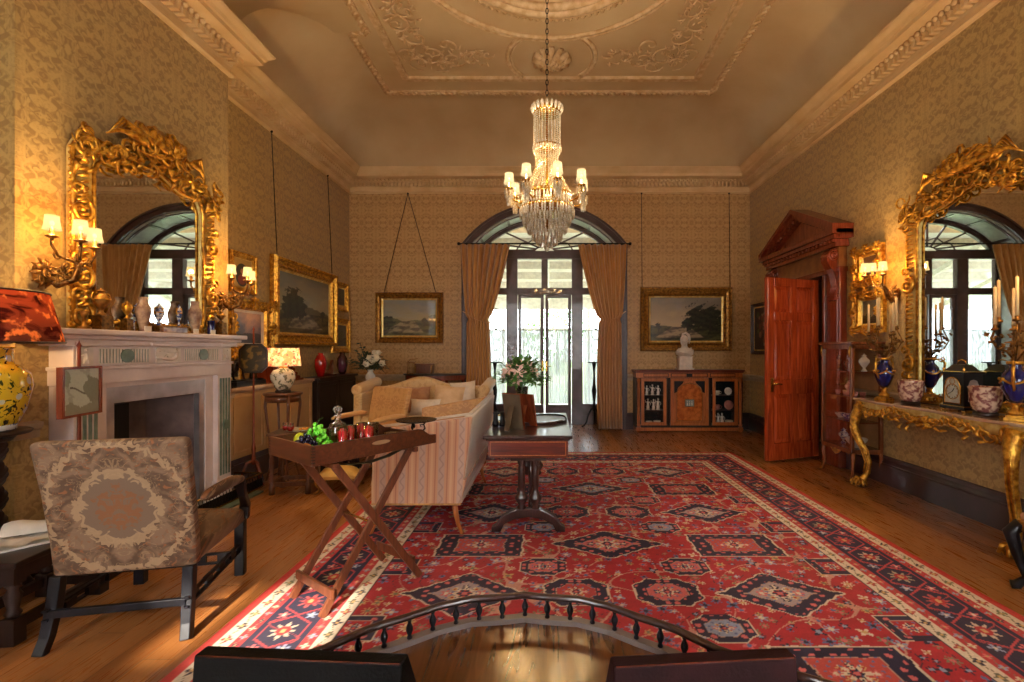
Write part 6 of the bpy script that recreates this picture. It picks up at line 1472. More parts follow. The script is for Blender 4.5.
# gilt footstool
t = thing('footstool', 'small yellow upholstered footstool on scrolled gilt legs under the tray', 'footstool', (-2.15, 4.95, 0), R(10))
mb = MB(); vs = []; nn = 10
for j in range(nn + 1):
    for i in range(nn + 1): u, v = i / nn, j / nn; vs.append((-.19 + .38 * u, -.15 + .30 * v, .17 + .07 * (16 * u * (1 - u) * v * (1 - v)) ** .35))
mb.add(vs, [(j * (nn + 1) + i, j * (nn + 1) + i + 1, (j + 1) * (nn + 1) + i + 1, (j + 1) * (nn + 1) + i) for j in range(nn) for i in range(nn)], True); mb.bb(-.19, .19, -.15, .15, .14, .172); mb.build('seat', mat('yellow_silk', S(222, 176, 92), .6), t)
for x in (-1, 1):
    for y in (-1, 1): MB().tube([(x * .16, y * .12, .145), (x * .19, y * .15, .10), (x * .16, y * .12, .05), (x * .18, y * .14, .02), (x * .205, y * .16, .016)], [.02, .018, .011, .012, .014], 7).build('leg', GOLDD, t)
# ------------------------------------------------------------------ low oak table, near left
t = thing('low_oak_table', 'low dark oak table with turned legs at the bottom left corner', 'table', (-2.80, 2.60, 0), R(5))
MB().bb(-.20, .20, -.30, .30, .385, .415).build('top', OAKD, t, .005)
MB().bb(-.16, .16, -.27, -.245, .31, .385).bb(-.16, .16, .245, .27, .31, .385).bb(-.17, -.145, -.25, .25, .31, .385).bb(.145, .17, -.25, .25, .31, .385).build('apron', OAKD, t)
for x in (-.145, .145):
    for y in (-.25, .25): mb = MB(); mb.bb(x - .032, x + .032, y - .032, y + .032, 0, .13); mb.lathe([(.02, .13), (.034, .15), (.022, .17), (.03, .21), (.036, .24), (.02, .27), (.03, .285), (.02, .30)], 14, (x, y, 0)); mb.bb(x - .032, x + .032, y - .032, y + .032, .295, .385); mb.build('leg', OAKD, t)
MB().bb(-.14, .14, -.265, -.235, .06, .11).bb(-.14, .14, .235, .265, .06, .11).bb(-.16, -.13, -.25, .25, .06, .11).bb(.13, .16, -.25, .25, .06, .11).build('stretcher', OAKD, t)
mb = MB(); vs = []
for j in range(7):
    for i in range(9): vs.append((-.15 + .3 * i / 8, -.1 + .2 * j / 6, .012 + .018 * math.sin(i * .9 + j * .5) ** 2))
mb.add(vs, [(j * 9 + i, j * 9 + i + 1, j * 9 + 10 + i, j * 9 + 9 + i) for j in range(6) for i in range(8)], True); mb.bb(-.16, .14, -.11, .10, 0, .010)
o = mb.build('papers', PAPER); put(o, (-2.80, 2.56, .416), .9); tag(o, 'loose white papers lying on the low oak table', 'papers')
mb = MB(); vs = []
for j in range(7):
    for i in range(9): r_ = .09; a = PI * j / 6; vs.append((-.12 + .24 * i / 8, -.07 * math.cos(a), .02 + .055 * math.sin(a) * (1 + .2 * math.sin(i))))
mb.add(vs, [(j * 9 + i, j * 9 + i + 1, j * 9 + 10 + i, j * 9 + 9 + i) for j in range(6) for i in range(8)], True)
o = mb.build('crumpled_napkin', PAPER); put(o, (-2.84, 2.66, .430), .6); tag(o, 'crumpled white napkin on top of the papers', 'napkin')
t = thing('red_pen', 'red pen lying on the low oak table beside the papers', 'pen', (-2.68, 2.80, .424), 1.0); MB().tube([(-.09, 0, 0), (.07, 0, 0)], .008, 8).build('barrel', REDF, t); MB().tube([(.07, 0, 0), (.10, 0, 0)], [.008, .002], 8).build('cap', STEEL, t)

# ------------------------------------------------------------------ library table
t = thing('library_table', 'dark polished library table on twin column trestles in the middle of the rug', 'table', (-.155, 4.33, .012))
LX, LY = .345, .66
MB().bb(-LX, LX, -LY, LY, .745, .775).bb(-LX + .02, LX - .02, -LY + .02, LY - .02, .73, .745).build('top', TABLEW, t, .008)
MB().bb(-LX + .035, LX - .035, -LY + .05, LY - .05, .60, .73).bb(-LX + .045, LX - .045, -LY + .06, LY - .06, .59, .60).build('apron', MAHOGX, t, .004)
mb = MB(); mb.frame(-LX + .05, LX - .05, .61, .72, [(0, -LY + .045), (.006, -LY + .045), (.006, -LY + .05), (0, -LY + .05)]); mb.build('apron_stringing', SATIN, t)
for s in (-1, 1):
    y = s * .53
    for x in (-.055, .055):
        mb = MB(); mb.lathe([(.03, .17), (.038, .19), (.024, .21), (.05, .25), (.052, .27), (.03, .30), (.022, .33), (.03, .36), (.026, .5), (.022, .52), (.032, .54), (.03, .6)], 16, (x, y, 0)); mb.build('column', TABLEW, t)
    MB().bb(-.14, .14, y - .035, y + .035, .56, .60).build('trestle_block', TABLEW, t, .004)
    mb = MB(); mb.prism([(-.29, 0), (-.22, 0), (-.19, .06), (-.11, .10), (0, .115), (.11, .10), (.19, .06), (.22, 0), (.29, 0), (.29, .035), (.255, .055), (.21, .12), (.13, .165), (.09, .18), (-.09, .18), (-.13, .165), (-.21, .12), (-.255, .055), (-.29, .035)], y - .032, y + .032); mb.build('trestle_foot', TABLEW, t, .006)
MB().lathe([(.018, -.5), (.025, -.3), (.014, -.2), (.026, 0), (.014, .2), (.025, .3), (.018, .5)], 12).build('stretcher', TABLEW, t)
o = t.children[-1]; o.rotation_euler = (PI / 2, 0, 0); o.location = (0, 0, .24)
ZL = .788
# glass vase with lilies
t = thing('glass_vase', 'glass vase holding the lilies on the library table', 'vase', (-.25, 4.62, ZL), 0)
MB().shell([(0, .004), (.045, 0), (.048, .01), (.04, .06), (.045, .15), (.062, .30), (.060, .30), (.042, .15), (.036, .06), (0, .015)], 24).build('vessel', CRYS, t); MB().lathe([(.036, .012), (.036, .06), (.041, .13), (0, .13)], 20).build('water', mat('vase_water', S(120, 130, 110), .1), t)
def bouquet(name, lab, loc, blooms, leafm, nleaf, seed, spread, hgt, petal, lily=True, leafL=.14):
    rng = random.Random(seed); t = thing(name, lab, 'flowers', loc); mb = MB()
    for i in range(nleaf):
        a = rng.uniform(0, 2 * PI); el = rng.uniform(.1, 1.35); d = Vector((math.cos(a) * math.cos(el), math.sin(a) * math.cos(el), math.sin(el))); L = rng.uniform(.5, 1)
        p = Vector((0, 0, 0)) + Vector((d.x * spread, d.y * spread, d.z * hgt)) * L; b = p * .5; up = Vector((0, 0, 1)); q = p + d * leafL * .5 + Vector((0, 0, -.03)); sd = d.cross(up).normalized() * leafL * .13
        mid = (p + q) / 2 + Vector((0, 0, .012)); mb.add([p, mid - sd, q, mid + sd, mid + Vector((0, 0, -.006))], [(0, 1, 4), (1, 2, 4), (2, 3, 4), (3, 0, 4)])
        p2 = p * .75; q2 = p2 + Vector((rng.gauss(0, .05), rng.gauss(0, .05), rng.gauss(.02, .04))); mb.add([p2, p2 + sd + Vector((0, 0, .01)), q2, p2 - sd], [(0, 1, 2, 3)])
    mb.build('foliage', leafm, t)
    mb = MB()
    for i in range(14): a = rng.uniform(0, 2 * PI); mb.tube([(.01 * math.cos(a), .01 * math.sin(a), -.16), (.02 * math.cos(a), .02 * math.sin(a), 0), (spread * .6 * math.cos(a), spread * .6 * math.sin(a), hgt * .6)], .0035, 4)
    mb.build('stems', leafm, t)
    for (x, y, z, r) in blooms:
        mb = MB(); c = Vector((x, y, z)); ax = (c * 1.0 + Vector((0, -.12, 0))).normalized(); e1 = ax.orthogonal().normalized(); e2 = ax.cross(e1)
        n = 6 if lily else 10
        for k in range(n):
            a = 2 * PI * k / n + (k % 2) * .2; dd = e1 * math.cos(a) + e2 * math.sin(a); pr = e1 * -math.sin(a) + e2 * math.cos(a); rr = r * (1 if lily or k % 2 else .6)
            mb.add([c, c + dd * rr * .55 + ax * rr * .35 + pr * rr * .25, c + dd * rr * 1.05 + ax * rr * (.25 if lily else .5), c + dd * rr * .55 + ax * rr * .35 - pr * rr * .25], [(0, 1, 2, 3)], True)
        if not lily: mb.ball(tuple(c + ax * r * .2), r * .78, 9)
        mb.build('lily' if lily else 'rose', petal, t)
    return t
bouquet('lily_bouquet', 'bouquet of pale lilies and green leaves on the library table', (-.25, 4.62, ZL + .31), [(-.12, -.1, .15, .075), (-.02, -.14, .14, .08), (.07, -.08, .17, .07), (-.16, 0, .1, .06), (.12, -.04, .12, .06), (0, .05, .22, .06), (-.04, -.12, .06, .06)], GREENL, 330, 4, .26, .27, PETALP, True, .17)
t = thing('photo_frame', 'easel backed photograph frame turned away on the library table', 'photo frame', (-.27, 3.98, ZL), R(150))
mb = MB(); mb.M = Matrix.Rotation(R(-12), 4, 'X'); mb.bb(-.085, .085, -.008, .010, .0, .30); mb.build('back_board', mat('brown_suede', S(92, 74, 52), .8), t, .003)
mb = MB(); mb.M = Matrix.Rotation(R(-12), 4, 'X'); mb.frame(-.09, .09, .0, .305, [(0, -.014), (0, .004), (.02, .004), (.02, -.014)]); mb.build('frame', MAHOG, t)
mb = MB(); mb.beam((0, .05, .2), (0, .13, .003), .05, .005); mb.build('easel_strut', MATS['brown_suede'], t)
t = thing('photo_frame', 'second wooden photograph frame standing just behind the easel backed one', 'photo frame', (-.17, 4.17, ZL), R(140))
mb = MB(); mb.M = Matrix.Rotation(R(-10), 4, 'X'); mb.bb(-.1, .1, -.008, .008, .0, .28); mb.build('frame', MAHOG, t, .003)
mb = MB(); mb.beam((0, .04, .18), (0, .11, .003), .05, .005); mb.build('easel_strut', MAHOG, t)
t = thing('binoculars', 'small black opera glasses standing on the left edge of the library table', 'opera glasses', (-.42, 4.12, ZL), .3)
for s in (-1, 1): MB().lathe([(.028, 0), (.03, .03), (.022, .05), (.02, .1), (.024, .12), (0, .12)], 14, (s * .03, 0, 0)).build('barrel', EBON, t)
MB().bb(-.03, .03, -.008, .008, .03, .04).bb(-.03, .03, -.008, .008, .09, .10).build('bridge', BRASS, t)
t = thing('silver_tray', 'oval dark edged tray lying on the far right of the library table', 'tray', (.0, 4.5, ZL), 0)
el = [(.17 * math.copysign(abs(math.cos(a)) ** .7, math.cos(a)), .26 * math.copysign(abs(math.sin(a)) ** .7, math.sin(a))) for a in np.linspace(0, 2 * PI, 40, endpoint=False)]
MB().prism(el, 0, .008, 'z').build('base', mat('tarnished_silver', S(120, 110, 112), .3, .6), t); MB().tube([(x, y, .012) for x, y in el], .008, 6, True).build('rim', IRON, t)

# ------------------------------------------------------------------ desk with curved gallery, nearest the camera
DZ = .78; DXc = -.057
half = [(0, 1.187), (.04, 1.178), (.07, 1.174), (.13, 1.167), (.2, 1.135), (.26, 1.09), (.315, 1.055), (.335, 1.04), (.40, .97), (.50, .905), (.6, .85)]
gal = [(-d, y) for d, y in half[::-1]] + half[1:]
t = thing('writing_desk', 'polished walnut writing desk with a curved spindled gallery in the foreground', 'desk', (DXc, 0, 0))
poly = [(.66, .25), (.66, .82)] + [(x, y + .018) for x, y in gal[::-1]] + [(-.66, .82), (-.66, .25)]
MB().prism(poly, DZ - .022, DZ, 'z').build('top', DESKW, t, .003)
pin = [(x * .94, .3 if y < .5 else y - .05) for x, y in poly]
MB().prism(pin, DZ - .13, DZ - .022, 'z').build('apron', DESKW, t)
for x in (-.52, .52):
    for y in (.36, .80): mb = MB(); mb.lathe([(.012, 0), (.018, .05), (.02, .4), (.028, .6), (.03, .652)], 12, (x, y, 0)); mb.build('leg', DESKW, t)
mb = MB(); mb.strip([(x, y, DZ + .006) for x, y in gal], .022, .012); mb.build('gallery_base', mat('gallery_base_edge', S(120, 106, 100), .3), t)
mb = MB(); mb.tube([(x, y, DZ + .062 + .0 * x) for x, y in gal], .0085, 8); mb.build('gallery_rail', TABLEW, t)
acc = 0; step = .052; last = 0; P2 = [Vector(p) for p in gal]; seg = [(P2[i + 1] - P2[i]).length for i in range(len(P2) - 1)]; L = sum(seg); nb = 25
for k in range(nb):
    s_ = L * (k + .5) / nb; i = 0
    while s_ > seg[i]: s_ -= seg[i]; i += 1
    p = P2[i] + (P2[i + 1] - P2[i]) * s_ / seg[i]
    MB().lathe([(.004, 0), (.0065, .006), (.004, .012), (.0085, .024), (.008, .03), (.0035, .040), (.005, .046), (.0035, .052)], 8, (p.x, p.y, DZ + .008)).build('spindle', EBON, t)
def case(lab, x, y, rz, w, m, h=.14):
    t = thing('leather_case', lab, 'leather case', (x, y, DZ + .001), rz)
    MB().prism([(-.03, 0), (.09, 0), (.014, h), (-.016, h)], -w / 2, w / 2, 'x').build('body', m, t, .004)
    mb = MB()
    for s in (-1, 1): mb.tube([(s * w / 2 * .97, -.012, h * .98), (s * w / 2 * .97, -.029, .01)], .0015, 4)
    mb.tube([(-w / 2 * .97, -.014, h * .985), (w / 2 * .97, -.014, h * .985)], .0015, 4); mb.build('stitching', STEEL if False else MAHOG, t)
case('upright black leather case at the left front of the writing desk', -.432, .842, R(-3.5), .372, LEATHK, .134)
case('upright oxblood leather case at the right front of the writing desk', .272, .842, R(4.5), .325, LEATHR, .130)

# ------------------------------------------------------------------ console table
t = wallthing(1, 'console_table', 'long gilt rococo console table with marble top under the pier mirror', 'console table', 4.17, 0, off=.02)
CW, CD = .99, .385
def serp(x): return -CD + .035 * math.cos(x / CW * PI * 2) * .6 - .0
tp = [(-CW, 0), (CW, 0)] + [(CW * (1 - 2 * i / 30), serp(CW * (1 - 2 * i / 30))) for i in range(31)]
MB().prism(tp, .905, .93, 'z').build('marble_top', MARBT, t, .006)
tp2 = [(x * .96, y + .02 if y < 0 else 0) for x, y in tp]; inn = [(x * .94, y + .045 if y < -.01 else .0) for x, y in tp]
mb = MB(); fr_ = [(CW * .96 * (1 - 2 * i / 30), serp(CW * (1 - 2 * i / 30)) + .025) for i in range(31)]
vs = []; 
for x, y in fr_: d_ = .05 + .045 * (abs(x) / CW) ** 2; vs += [(x, y, .905), (x, y, .905 - d_ - .04), (x, y + .02, .905 - d_ - .04), (x, y + .02, .905)]
fs = []
for i in range(30):
    for k in range(4): fs.append((i * 4 + k, i * 4 + (k + 1) % 4, i * 4 + 4 + (k + 1) % 4, i * 4 + 4 + k))
mb.add(vs, fs)
for s in (-1, 1): mb.bb(*sorted((s * CW * .96, s * CW * .93)), -CD + .03, 0, .80, .905)
mb.build('apron', GOLDL, t)
mb = MB(); rng = random.Random(17)
for i in range(46):
    x = -CW * .93 + 2 * CW * .93 * i / 45; y = serp(x) + .01; z = .82 - .03 * math.cos(x * 9) + .03 * (1 - abs(x) / CW)
    spiral(mb, (x, y, z), rng.uniform(.025, .05), rng.uniform(0, 360), 1, .011, 1 if i % 2 else -1, 10, out=.02)
for i in range(40):
    x = rng.uniform(-CW * .93, CW * .93); y = serp(x); z = .80 + rng.uniform(-.04, .05); a = rng.uniform(0, 6.28); mb.tube([(x, y, z), (x + .03 * math.cos(a), y - .03, z + .03 * math.sin(a)), (x + .065 * math.cos(a), y, z + .065 * math.sin(a))], [.007, .014, .003], 5)
for k in range(9): a = PI * k / 8; mb.tube([(0, serp(0), .80), (.05 * math.cos(a), serp(0) - .03, .80 + .06 * math.sin(a) - .02), (.085 * math.cos(a), serp(0), .80 + .09 * math.sin(a) - .02)], [.01, .018, .004], 6)
mb.build('carved_scrolls', GOLD, t)
for s in (-1, 1):   # scrolled cabriole legs at the front corners
    mb = MB(); cx, cyy = s * (CW - (.08 if s < 0 else .17)), -CD + (.07 if s < 0 else .01)
    # local -x end is the far one; knee sweeps forward and the shin curls back
    q = [(0, 0, .88), (.0, -.02, .82), (.02, -.055, .74), (.03, -.06, .62), (.01, -.03, .50), (-.02, .02, .38), (-.03, .05, .26), (-.02, .04, .15), (0.0, -.01, .06), (.01, -.05, .03)]
    rr = [.06, .06, .05, .036, .03, .028, .026, .026, .032, .034]
    mb.tube([(cx + s * a * 1.2, cyy + b, c) for a, b, c in q], rr, 10)
    mb.tube([(cx + s * a * 1.2 + .02, cyy + b - .03, c) for a, b, c in q[2:8]], .009, 6); mb.tube([(cx + s * a * 1.2 - .02, cyy + b - .03, c) for a, b, c in q[2:8]], .009, 6)
    spiral(mb, (cx, cyy - .05, .85), .06, 90, 1.2, .016, s); spiral(mb, (cx + s * .02, cyy - .06, .70), .045, 0, 1.1, .013, -s); spiral(mb, (cx, cyy - .05, .05), .05, 180, 1.2, .015, s); spiral(mb, (cx - s * .03, cyy + .02, .36), .04, 90, 1.1, .011, s)
    for k in range(6): a = R(60 * k); mb.tube([(cx, cyy - .03, .08), (cx + .05 * math.cos(a), cyy - .03 + .05 * math.sin(a), .07), (cx + .07 * math.cos(a), cyy - .03 + .07 * math.sin(a), .015)], [.012, .02, .012], 6)
    mb.build('leg', GOLD, t)
ZK = .931
def at_console(px, X): return -1
def candelabrum(lab, X, Y, seed):
    t = thing('candelabrum_vase', lab, 'candelabrum', (X, Y, ZK), R(20 * seed)); rng = random.Random(seed)
    MB().bb(-.06, .06, -.06, .06, 0, .025).bb(-.05, .05, -.05, .05, .025, .04).lathe([(.045, .04), (.05, .06), (.025, .085), (.02, .11), (.035, .13), (0, .13)], 16).build('base', GOLD, t, .002)
    MB().lathe([(.025, .125), (.05, .16), (.08, .24), (.085, .29), (.07, .34), (.045, .37), (.035, .39), (.05, .42), (0, .42)], 28).build('vase', COBALT, t)
    mb = MB()
    for s in (-1, 1): mb.tube([(s * .07, 0, .22), (s * .12, 0, .30), (s * .125, 0, .38), (s * .09, 0, .42), (s * .05, 0, .41)], [.008, .01, .012, .009, .007], 7); spiral(mb, (s * .1, 0, .42), .03, 0, 1, .008, s, 9)
    mb.tube([(.085 * math.cos(a), .085 * math.sin(a), .30 - .03 * abs(math.cos(2 * a))) for a in np.linspace(0, 2 * PI, 32, endpoint=False)], .008, 5, True); mb.lathe([(.05, .41), (.052, .43), (0, .43)], 20)
    for k in range(8): a = R(45 * k); mb.ball((.086 * math.cos(a), .086 * math.sin(a), .30), .012, 6)
    mb.build('ormolu_mounts', GOLD, t)
    mb = MB()
    for k in range(6):
        a = R(60 * k + 10); d = Vector((math.cos(a), math.sin(a), 0)); u = Vector((0, 0, 1)); z = .66 + .06 * (k % 2); e = d * (.13 - .03 * (k % 2)) + u * z
        mb.tube([u * .42, d * .05 + u * .5, d * .11 + u * .52, d * .15 + u * .6, e], .006, 6); mb.lathe([(.006, -.01), (.026, 0), (.024, .012), (.012, .014), (.013, .035), (0, .035)], 10, tuple(e))
        for q in range(7):
            f = rng.random(); p = d * (.03 + .12 * f) + u * (.45 + .18 * f) + Vector((rng.gauss(0, .022), rng.gauss(0, .022), rng.gauss(0, .02))); mb.ball(tuple(p), .011, 5, m=4); mb.tube([tuple(p), tuple(p + Vector((rng.gauss(0, .02), rng.gauss(0, .02), .015))), tuple(p + Vector((rng.gauss(0, .035), rng.gauss(0, .035), .01)))], [.004, .009, .002], 4)
    mb.build('branches', BRONZE, t)
    for k in range(6):
        a = R(60 * k + 10); d = (.13 - .03 * (k % 2)); mb = MB(); mb.lathe([(.012, 0), (.0105, .28), (0, .285)], 10, (d * math.cos(a), d * math.sin(a), .69 + .06 * (k % 2))); mb.tube([(d * math.cos(a), d * math.sin(a), .97 + .06 * (k % 2)), (d * math.cos(a) + .002, d * math.sin(a), .985 + .06 * (k % 2))], .0015, 4); mb.build('candle', CANDLE, t)
    return t
candelabrum('cobalt and ormolu vase candelabrum with tall candles at the far end of the console table', 3.39, 4.84, 1)
candelabrum('cobalt and ormolu vase candelabrum with tall candles at the near end of the console table', 3.39, 3.48, 2)
def cachepot(lab, X, Y):
    t = thing('cachepot', lab, 'pot', (X, Y, ZK)); MB().lathe([(.07, 0), (.08, .008), (.075, .03), (0, .03)], 24).build('stand', OAKD, t)
    MB().shell([(.06, .03), (.085, .05), (.10, .12), (.105, .21), (.112, .225), (.104, .228), (.095, .20), (.09, .10), (0, .06)], 30).build('pot', IMARI, t); return t
cachepot('imari porcelain cachepot between the far candelabrum and the bracket clock', 3.40, 4.50); cachepot('imari porcelain cachepot between the bracket clock and the near candelabrum', 3.40, 3.73)
t = wallthing(1, 'bracket_clock', 'black and brass arched dial bracket clock at the middle of the console table', 'clock', 4.0, ZK)
t.location.x = 3.46
MB().bb(-.12, .12, -.10, .08, .02, .05).bb(-.105, .105, -.085, .07, .05, .31).bb(-.12, .12, -.10, .08, .31, .335).build('case', EBON, t, .003)
mb = MB()
for x in (-.1, .1):
    for y in (-.08, .06): mb.lathe([(.012, 0), (.018, .01), (.01, .022), (0, .022)], 10, (x, y, 0))
mb.bb(-.123, .123, -.103, .083, .045, .052).bb(-.123, .123, -.103, .083, .33, .336); mb.build('brass_mounts', BRASS, t)
mb = MB(); mb.add([(-.10, -.08, .335), (.10, -.08, .335), (.10, .06, .335), (-.10, .06, .335), (-.05, -.045, .39), (.05, -.045, .39), (.05, .03, .39), (-.05, .03, .39)], [(0, 1, 5, 4), (1, 2, 6, 5), (2, 3, 7, 6), (3, 0, 4, 7), (4, 5, 6, 7)]); mb.build('domed_top', EBON, t)
mb = MB(); mb.tube([(-.04, -.01, .39), (-.035, -.01, .42), (0, -.01, .43), (.035, -.01, .42), (.04, -.01, .39)], .006, 6)
for x in (-.1, .1): mb.lathe([(.006, .335), (.012, .35), (.004, .365), (0, .375)], 8, (x, -.08, 0))
mb.build('handle', BRASS, t)
arch_ = [(-.078, .07), (.078, .07), (.078, .22)] + [(.07 * math.cos(R(a)), .22 + .065 * math.sin(R(a))) for a in range(0, 181, 15)] + [(-.078, .22)]
MB().prism(arch_, -.09, -.084).build('dial_plate', mat('silvered_dial', S(196, 190, 176), .3, .4), t)
mb = MB(); lp = [(x, -.091, z) for x, z in arch_]; mb.tube(lp, .006, 5, True); mb.tube([(.062 * math.cos(a), -.092, .165 + .062 * math.sin(a)) for a in np.linspace(0, 2 * PI, 32, endpoint=False)], .004, 5, True); mb.tube([(.025 * math.cos(a), -.092, .252 + .025 * math.sin(a)) for a in np.linspace(0, 2 * PI, 20, endpoint=False)], .003, 5, True); mb.build('bezel', BRASS, t)
mb = MB()
for k in range(12): a = R(30 * k); mb.beam((.046 * math.cos(a), -.0915, .165 + .046 * math.sin(a)), (.056 * math.cos(a), -.0915, .165 + .056 * math.sin(a)), .003, .004, up=(0, 1, 0))
mb.beam((0, -.093, .165), (.02, -.093, .195), .003, .005, up=(0, 1, 0)); mb.beam((0, -.093, .165), (-.035, -.093, .145), .003, .004, up=(0, 1, 0)); mb.build('hands', IRON, t)
for s in (-1, 1): MB().prism([(y, z) for y, z in [(-.05, .09), (.035, .09), (.035, .22), (.02, .26), (-.007, .27), (-.035, .26), (-.05, .22)]], *sorted((s * .105, s * .108)), 'x').build('side_window', STEEL, t)

# black and gilt stool at the right edge
t = thing('cabriole_stool', 'black and gilt cabriole legged stool cut off by the right edge', 'stool', (3.04, 2.74, 0), 0)
for x in (-1, 1):
    for y in (-1, 1): MB().tube([(x * .19, y * .15, .40), (x * .225, y * .18, .34), (x * .2, y * .16, .2), (x * .17, y * .14, .08), (x * .2, y * .165, .025), (x * .225, y * .18, .02)], [.035, .04, .028, .02, .028, .026], 9).build('leg', EBON, t)
MB().bb(-.21, .21, -.17, .17, .36, .42).build('seat_rail', GOLDD, t, .01); MB().bb(-.2, .2, -.16, .16, .42, .47).build('seat', CUSHB, t, .02)

# ------------------------------------------------------------------ vitrine by the door
t = wallthing(1, 'glazed_display_cabinet', 'narrow inlaid glazed cabinet of porcelain on slender legs beside the doorcase', 'cabinet', 5.51, 0)
W3, D3, Z0, Z1 = .29, .36, .30, 1.50
INLAY = wood('kingwood', S(146, 82, 44), S(106, 54, 28), .25)
mb = MB()
for x in (-W3, W3 - .035):
    for y in (-D3, -.045): mb.bb(x, x + .035, y, y + .035, Z0, Z1)
mb.bb(-W3, W3, -D3, -.01, Z0, Z0 + .05).bb(-W3, W3, -D3, -.01, Z1 - .05, Z1); mb.build('frame', INLAY, t, .003)
MB().bb(-W3 - .025, W3 + .025, -D3 - .025, -.005, Z1, Z1 + .03).build('top', INLAY, t, .006)
MB().bb(-W3 + .03, W3 - .03, -.02, -.012, Z0 + .05, Z1 - .05).build('back_panel', mat('cabinet_lining', S(176, 134, 86), .6), t)
for i, z in enumerate((.63, .91, 1.19)): MB().bb(-W3 + .02, W3 - .02, -D3 + .03, -.02, z, z + .012).build('shelf', INLAY, t)
g = MB().bb(-W3 + .035, W3 - .035, -D3 + .012, -D3 + .016, Z0 + .05, Z1 - .05).build('glass_pane', GLASS, t)
for s in (-1, 1): MB().bb(*sorted((s * (W3 - .016), s * (W3 - .012))), -D3 + .035, -.045, Z0 + .05, Z1 - .05).build('glass_pane', GLASS, t)
for x in (-1, 1):
    for y, yd in ((-D3 + .03, -1), (-.03, 0)): MB().tube([(x * (W3 - .02), y, .31), (x * (W3 - .005), y + yd * .01, .24), (x * (W3 - .025), y, .12), (x * (W3 - .005), y + yd * .02, .015)], [.026, .022, .014, .016], 8).build('leg', INLAY, t)
mb = MB(); mb.prism([(-.10, .31), (.10, .31), (.05, .27), (0, .25), (-.05, .27)], -D3 - .002, -D3 + .012); spiral(mb, (0, -D3 - .005, .29), .03, 0, 1, .006, 1, 10)
for x in (-1, 1):
    for y in (-D3 - .004,): mb.tube([(x * (W3 - .02), y, Z1 - .02), (x * (W3 - .02), y - .008, Z1 - .08), (x * (W3 - .02), y, Z1 - .14)], [.01, .012, .004], 6); mb.tube([(x * (W3 - .005), -D3 + .01, .04), (x * (W3 - .0), -D3 - .01, .015)], .012, 6)
mb.build('gilt_mounts', GOLD, t)
def curio(name, lab, cat, loc, kind, m, s=1, group=None):
    mb = MB()
    if kind == 'vase': mb.lathe([(r * s, z * s) for r, z in vase_prof(.16, .05)], 18)
    elif kind == 'urn': mb.lathe([(r * s, z * s) for r, z in urn_prof(.2, .055)], 18)
    elif kind == 'bowl': mb.shell([(r * s, z * s) for r, z in ((0, .002), (.03, 0), (.035, .01), (.07, .05), (.075, .07), (.07, .07), (.06, .045), (0, .012))], 22, fl=.03, nf=8)
    elif kind == 'cup': mb.shell([(r * s, z * s) for r, z in ((0, .002), (.02, 0), (.028, .02), (.032, .05), (.029, .05), (.02, .01), (0, .008))], 16); mb.tube([(.03 * s, 0, .042 * s), (.048 * s, 0, .035 * s), (.045 * s, 0, .018 * s), (.026 * s, 0, .014 * s)], .003 * s, 5)
    elif kind == 'plate':
        for v in (1,): mb.M = Matrix.Translation((0, .02, .075 * s)) @ Matrix.Rotation(R(78), 4, 'X'); mb.lathe([(0, .006), (.04 * s, .0), (.045 * s, .003), (.075 * s, .012), (.074 * s, .016), (.04 * s, .008), (0, .010)], 28); mb.M = Matrix(); mb.bb(-.02 * s, .02 * s, -.01, .03, 0, .012)
    elif kind == 'figure':
        mb.lathe([(.03 * s, 0), (.032 * s, .015 * s), (.024 * s, .02 * s), (.028 * s, .05 * s), (.018 * s, .09 * s), (.024 * s, .12 * s), (.02 * s, .135 * s), (.008 * s, .145 * s), (0, .147 * s)], 14); mb.ball((0, 0, .165 * s), .016 * s, 10, 1.15); mb.tube([(.022 * s, 0, .13 * s), (.042 * s, -.01, .1 * s), (.03 * s, -.02, .075 * s)], .006 * s, 6); mb.tube([(-.022 * s, 0, .13 * s), (-.04 * s, -.01, .12 * s), (-.045 * s, -.01, .16 * s)], .006 * s, 6)
    o = mb.build(name, m); put(o, loc, -PI / 2 if loc[0] > 3.2 and loc[1] < 7 else 0); return tag(o, lab, cat, group)
VX = 3.46
curio('figurine', 'bronze toned figurine at the left of the top vitrine shelf', 'figurine', (VX, 5.70, 1.203), 'figure', BRONZE, .95)
curio('glass_goblet', 'clear goblet on the top vitrine shelf behind the front glass', 'glass', (VX, 5.54, 1.203), 'vase', CRYS, .9)
curio('silver_figurine', 'dark silver figurine on the top vitrine shelf near the corner', 'figurine', (VX - .04, 5.42, 1.203), 'figure', STEEL, 1.1)
curio('porcelain_urn', 'round cream porcelain urn at the near end of the top vitrine shelf', 'urn', (VX + .03, 5.30, 1.203), 'urn', PORC, 1.0)
for i, y in enumerate((5.68, 5.62, 5.50, 5.44, 5.37, 5.31)): curio('coffee_cup', 'small pink coffee cup on the second vitrine shelf', 'cup', (VX - .03 + .05 * (i % 2), y, .923), 'cup', PINK, .95, 'pink cups on the second vitrine shelf')
curio('coffee_pot', 'tall pink porcelain pot among the cups on the second vitrine shelf', 'pot', (VX + .03, 5.56, .923), 'urn', PINK, .85)
curio('dish_stack', 'low white dish at the left of the third vitrine shelf', 'dish', (VX, 5.68, .643), 'bowl', PORC, .8)
curio('sauce_boat', 'white bowl at the middle of the third vitrine shelf', 'bowl', (VX - .02, 5.52, .643), 'bowl', PORCB, .9)
curio('small_jar', 'little brown jar at the near end of the third vitrine shelf', 'jar', (VX, 5.36, .643), 'vase', BRONZE, .8)
curio('tureen', 'white ribbed tureen bowl at the bottom of the vitrine near the front corner', 'bowl', (VX - .02, 5.36, .352), 'bowl', PORC, 1.5)
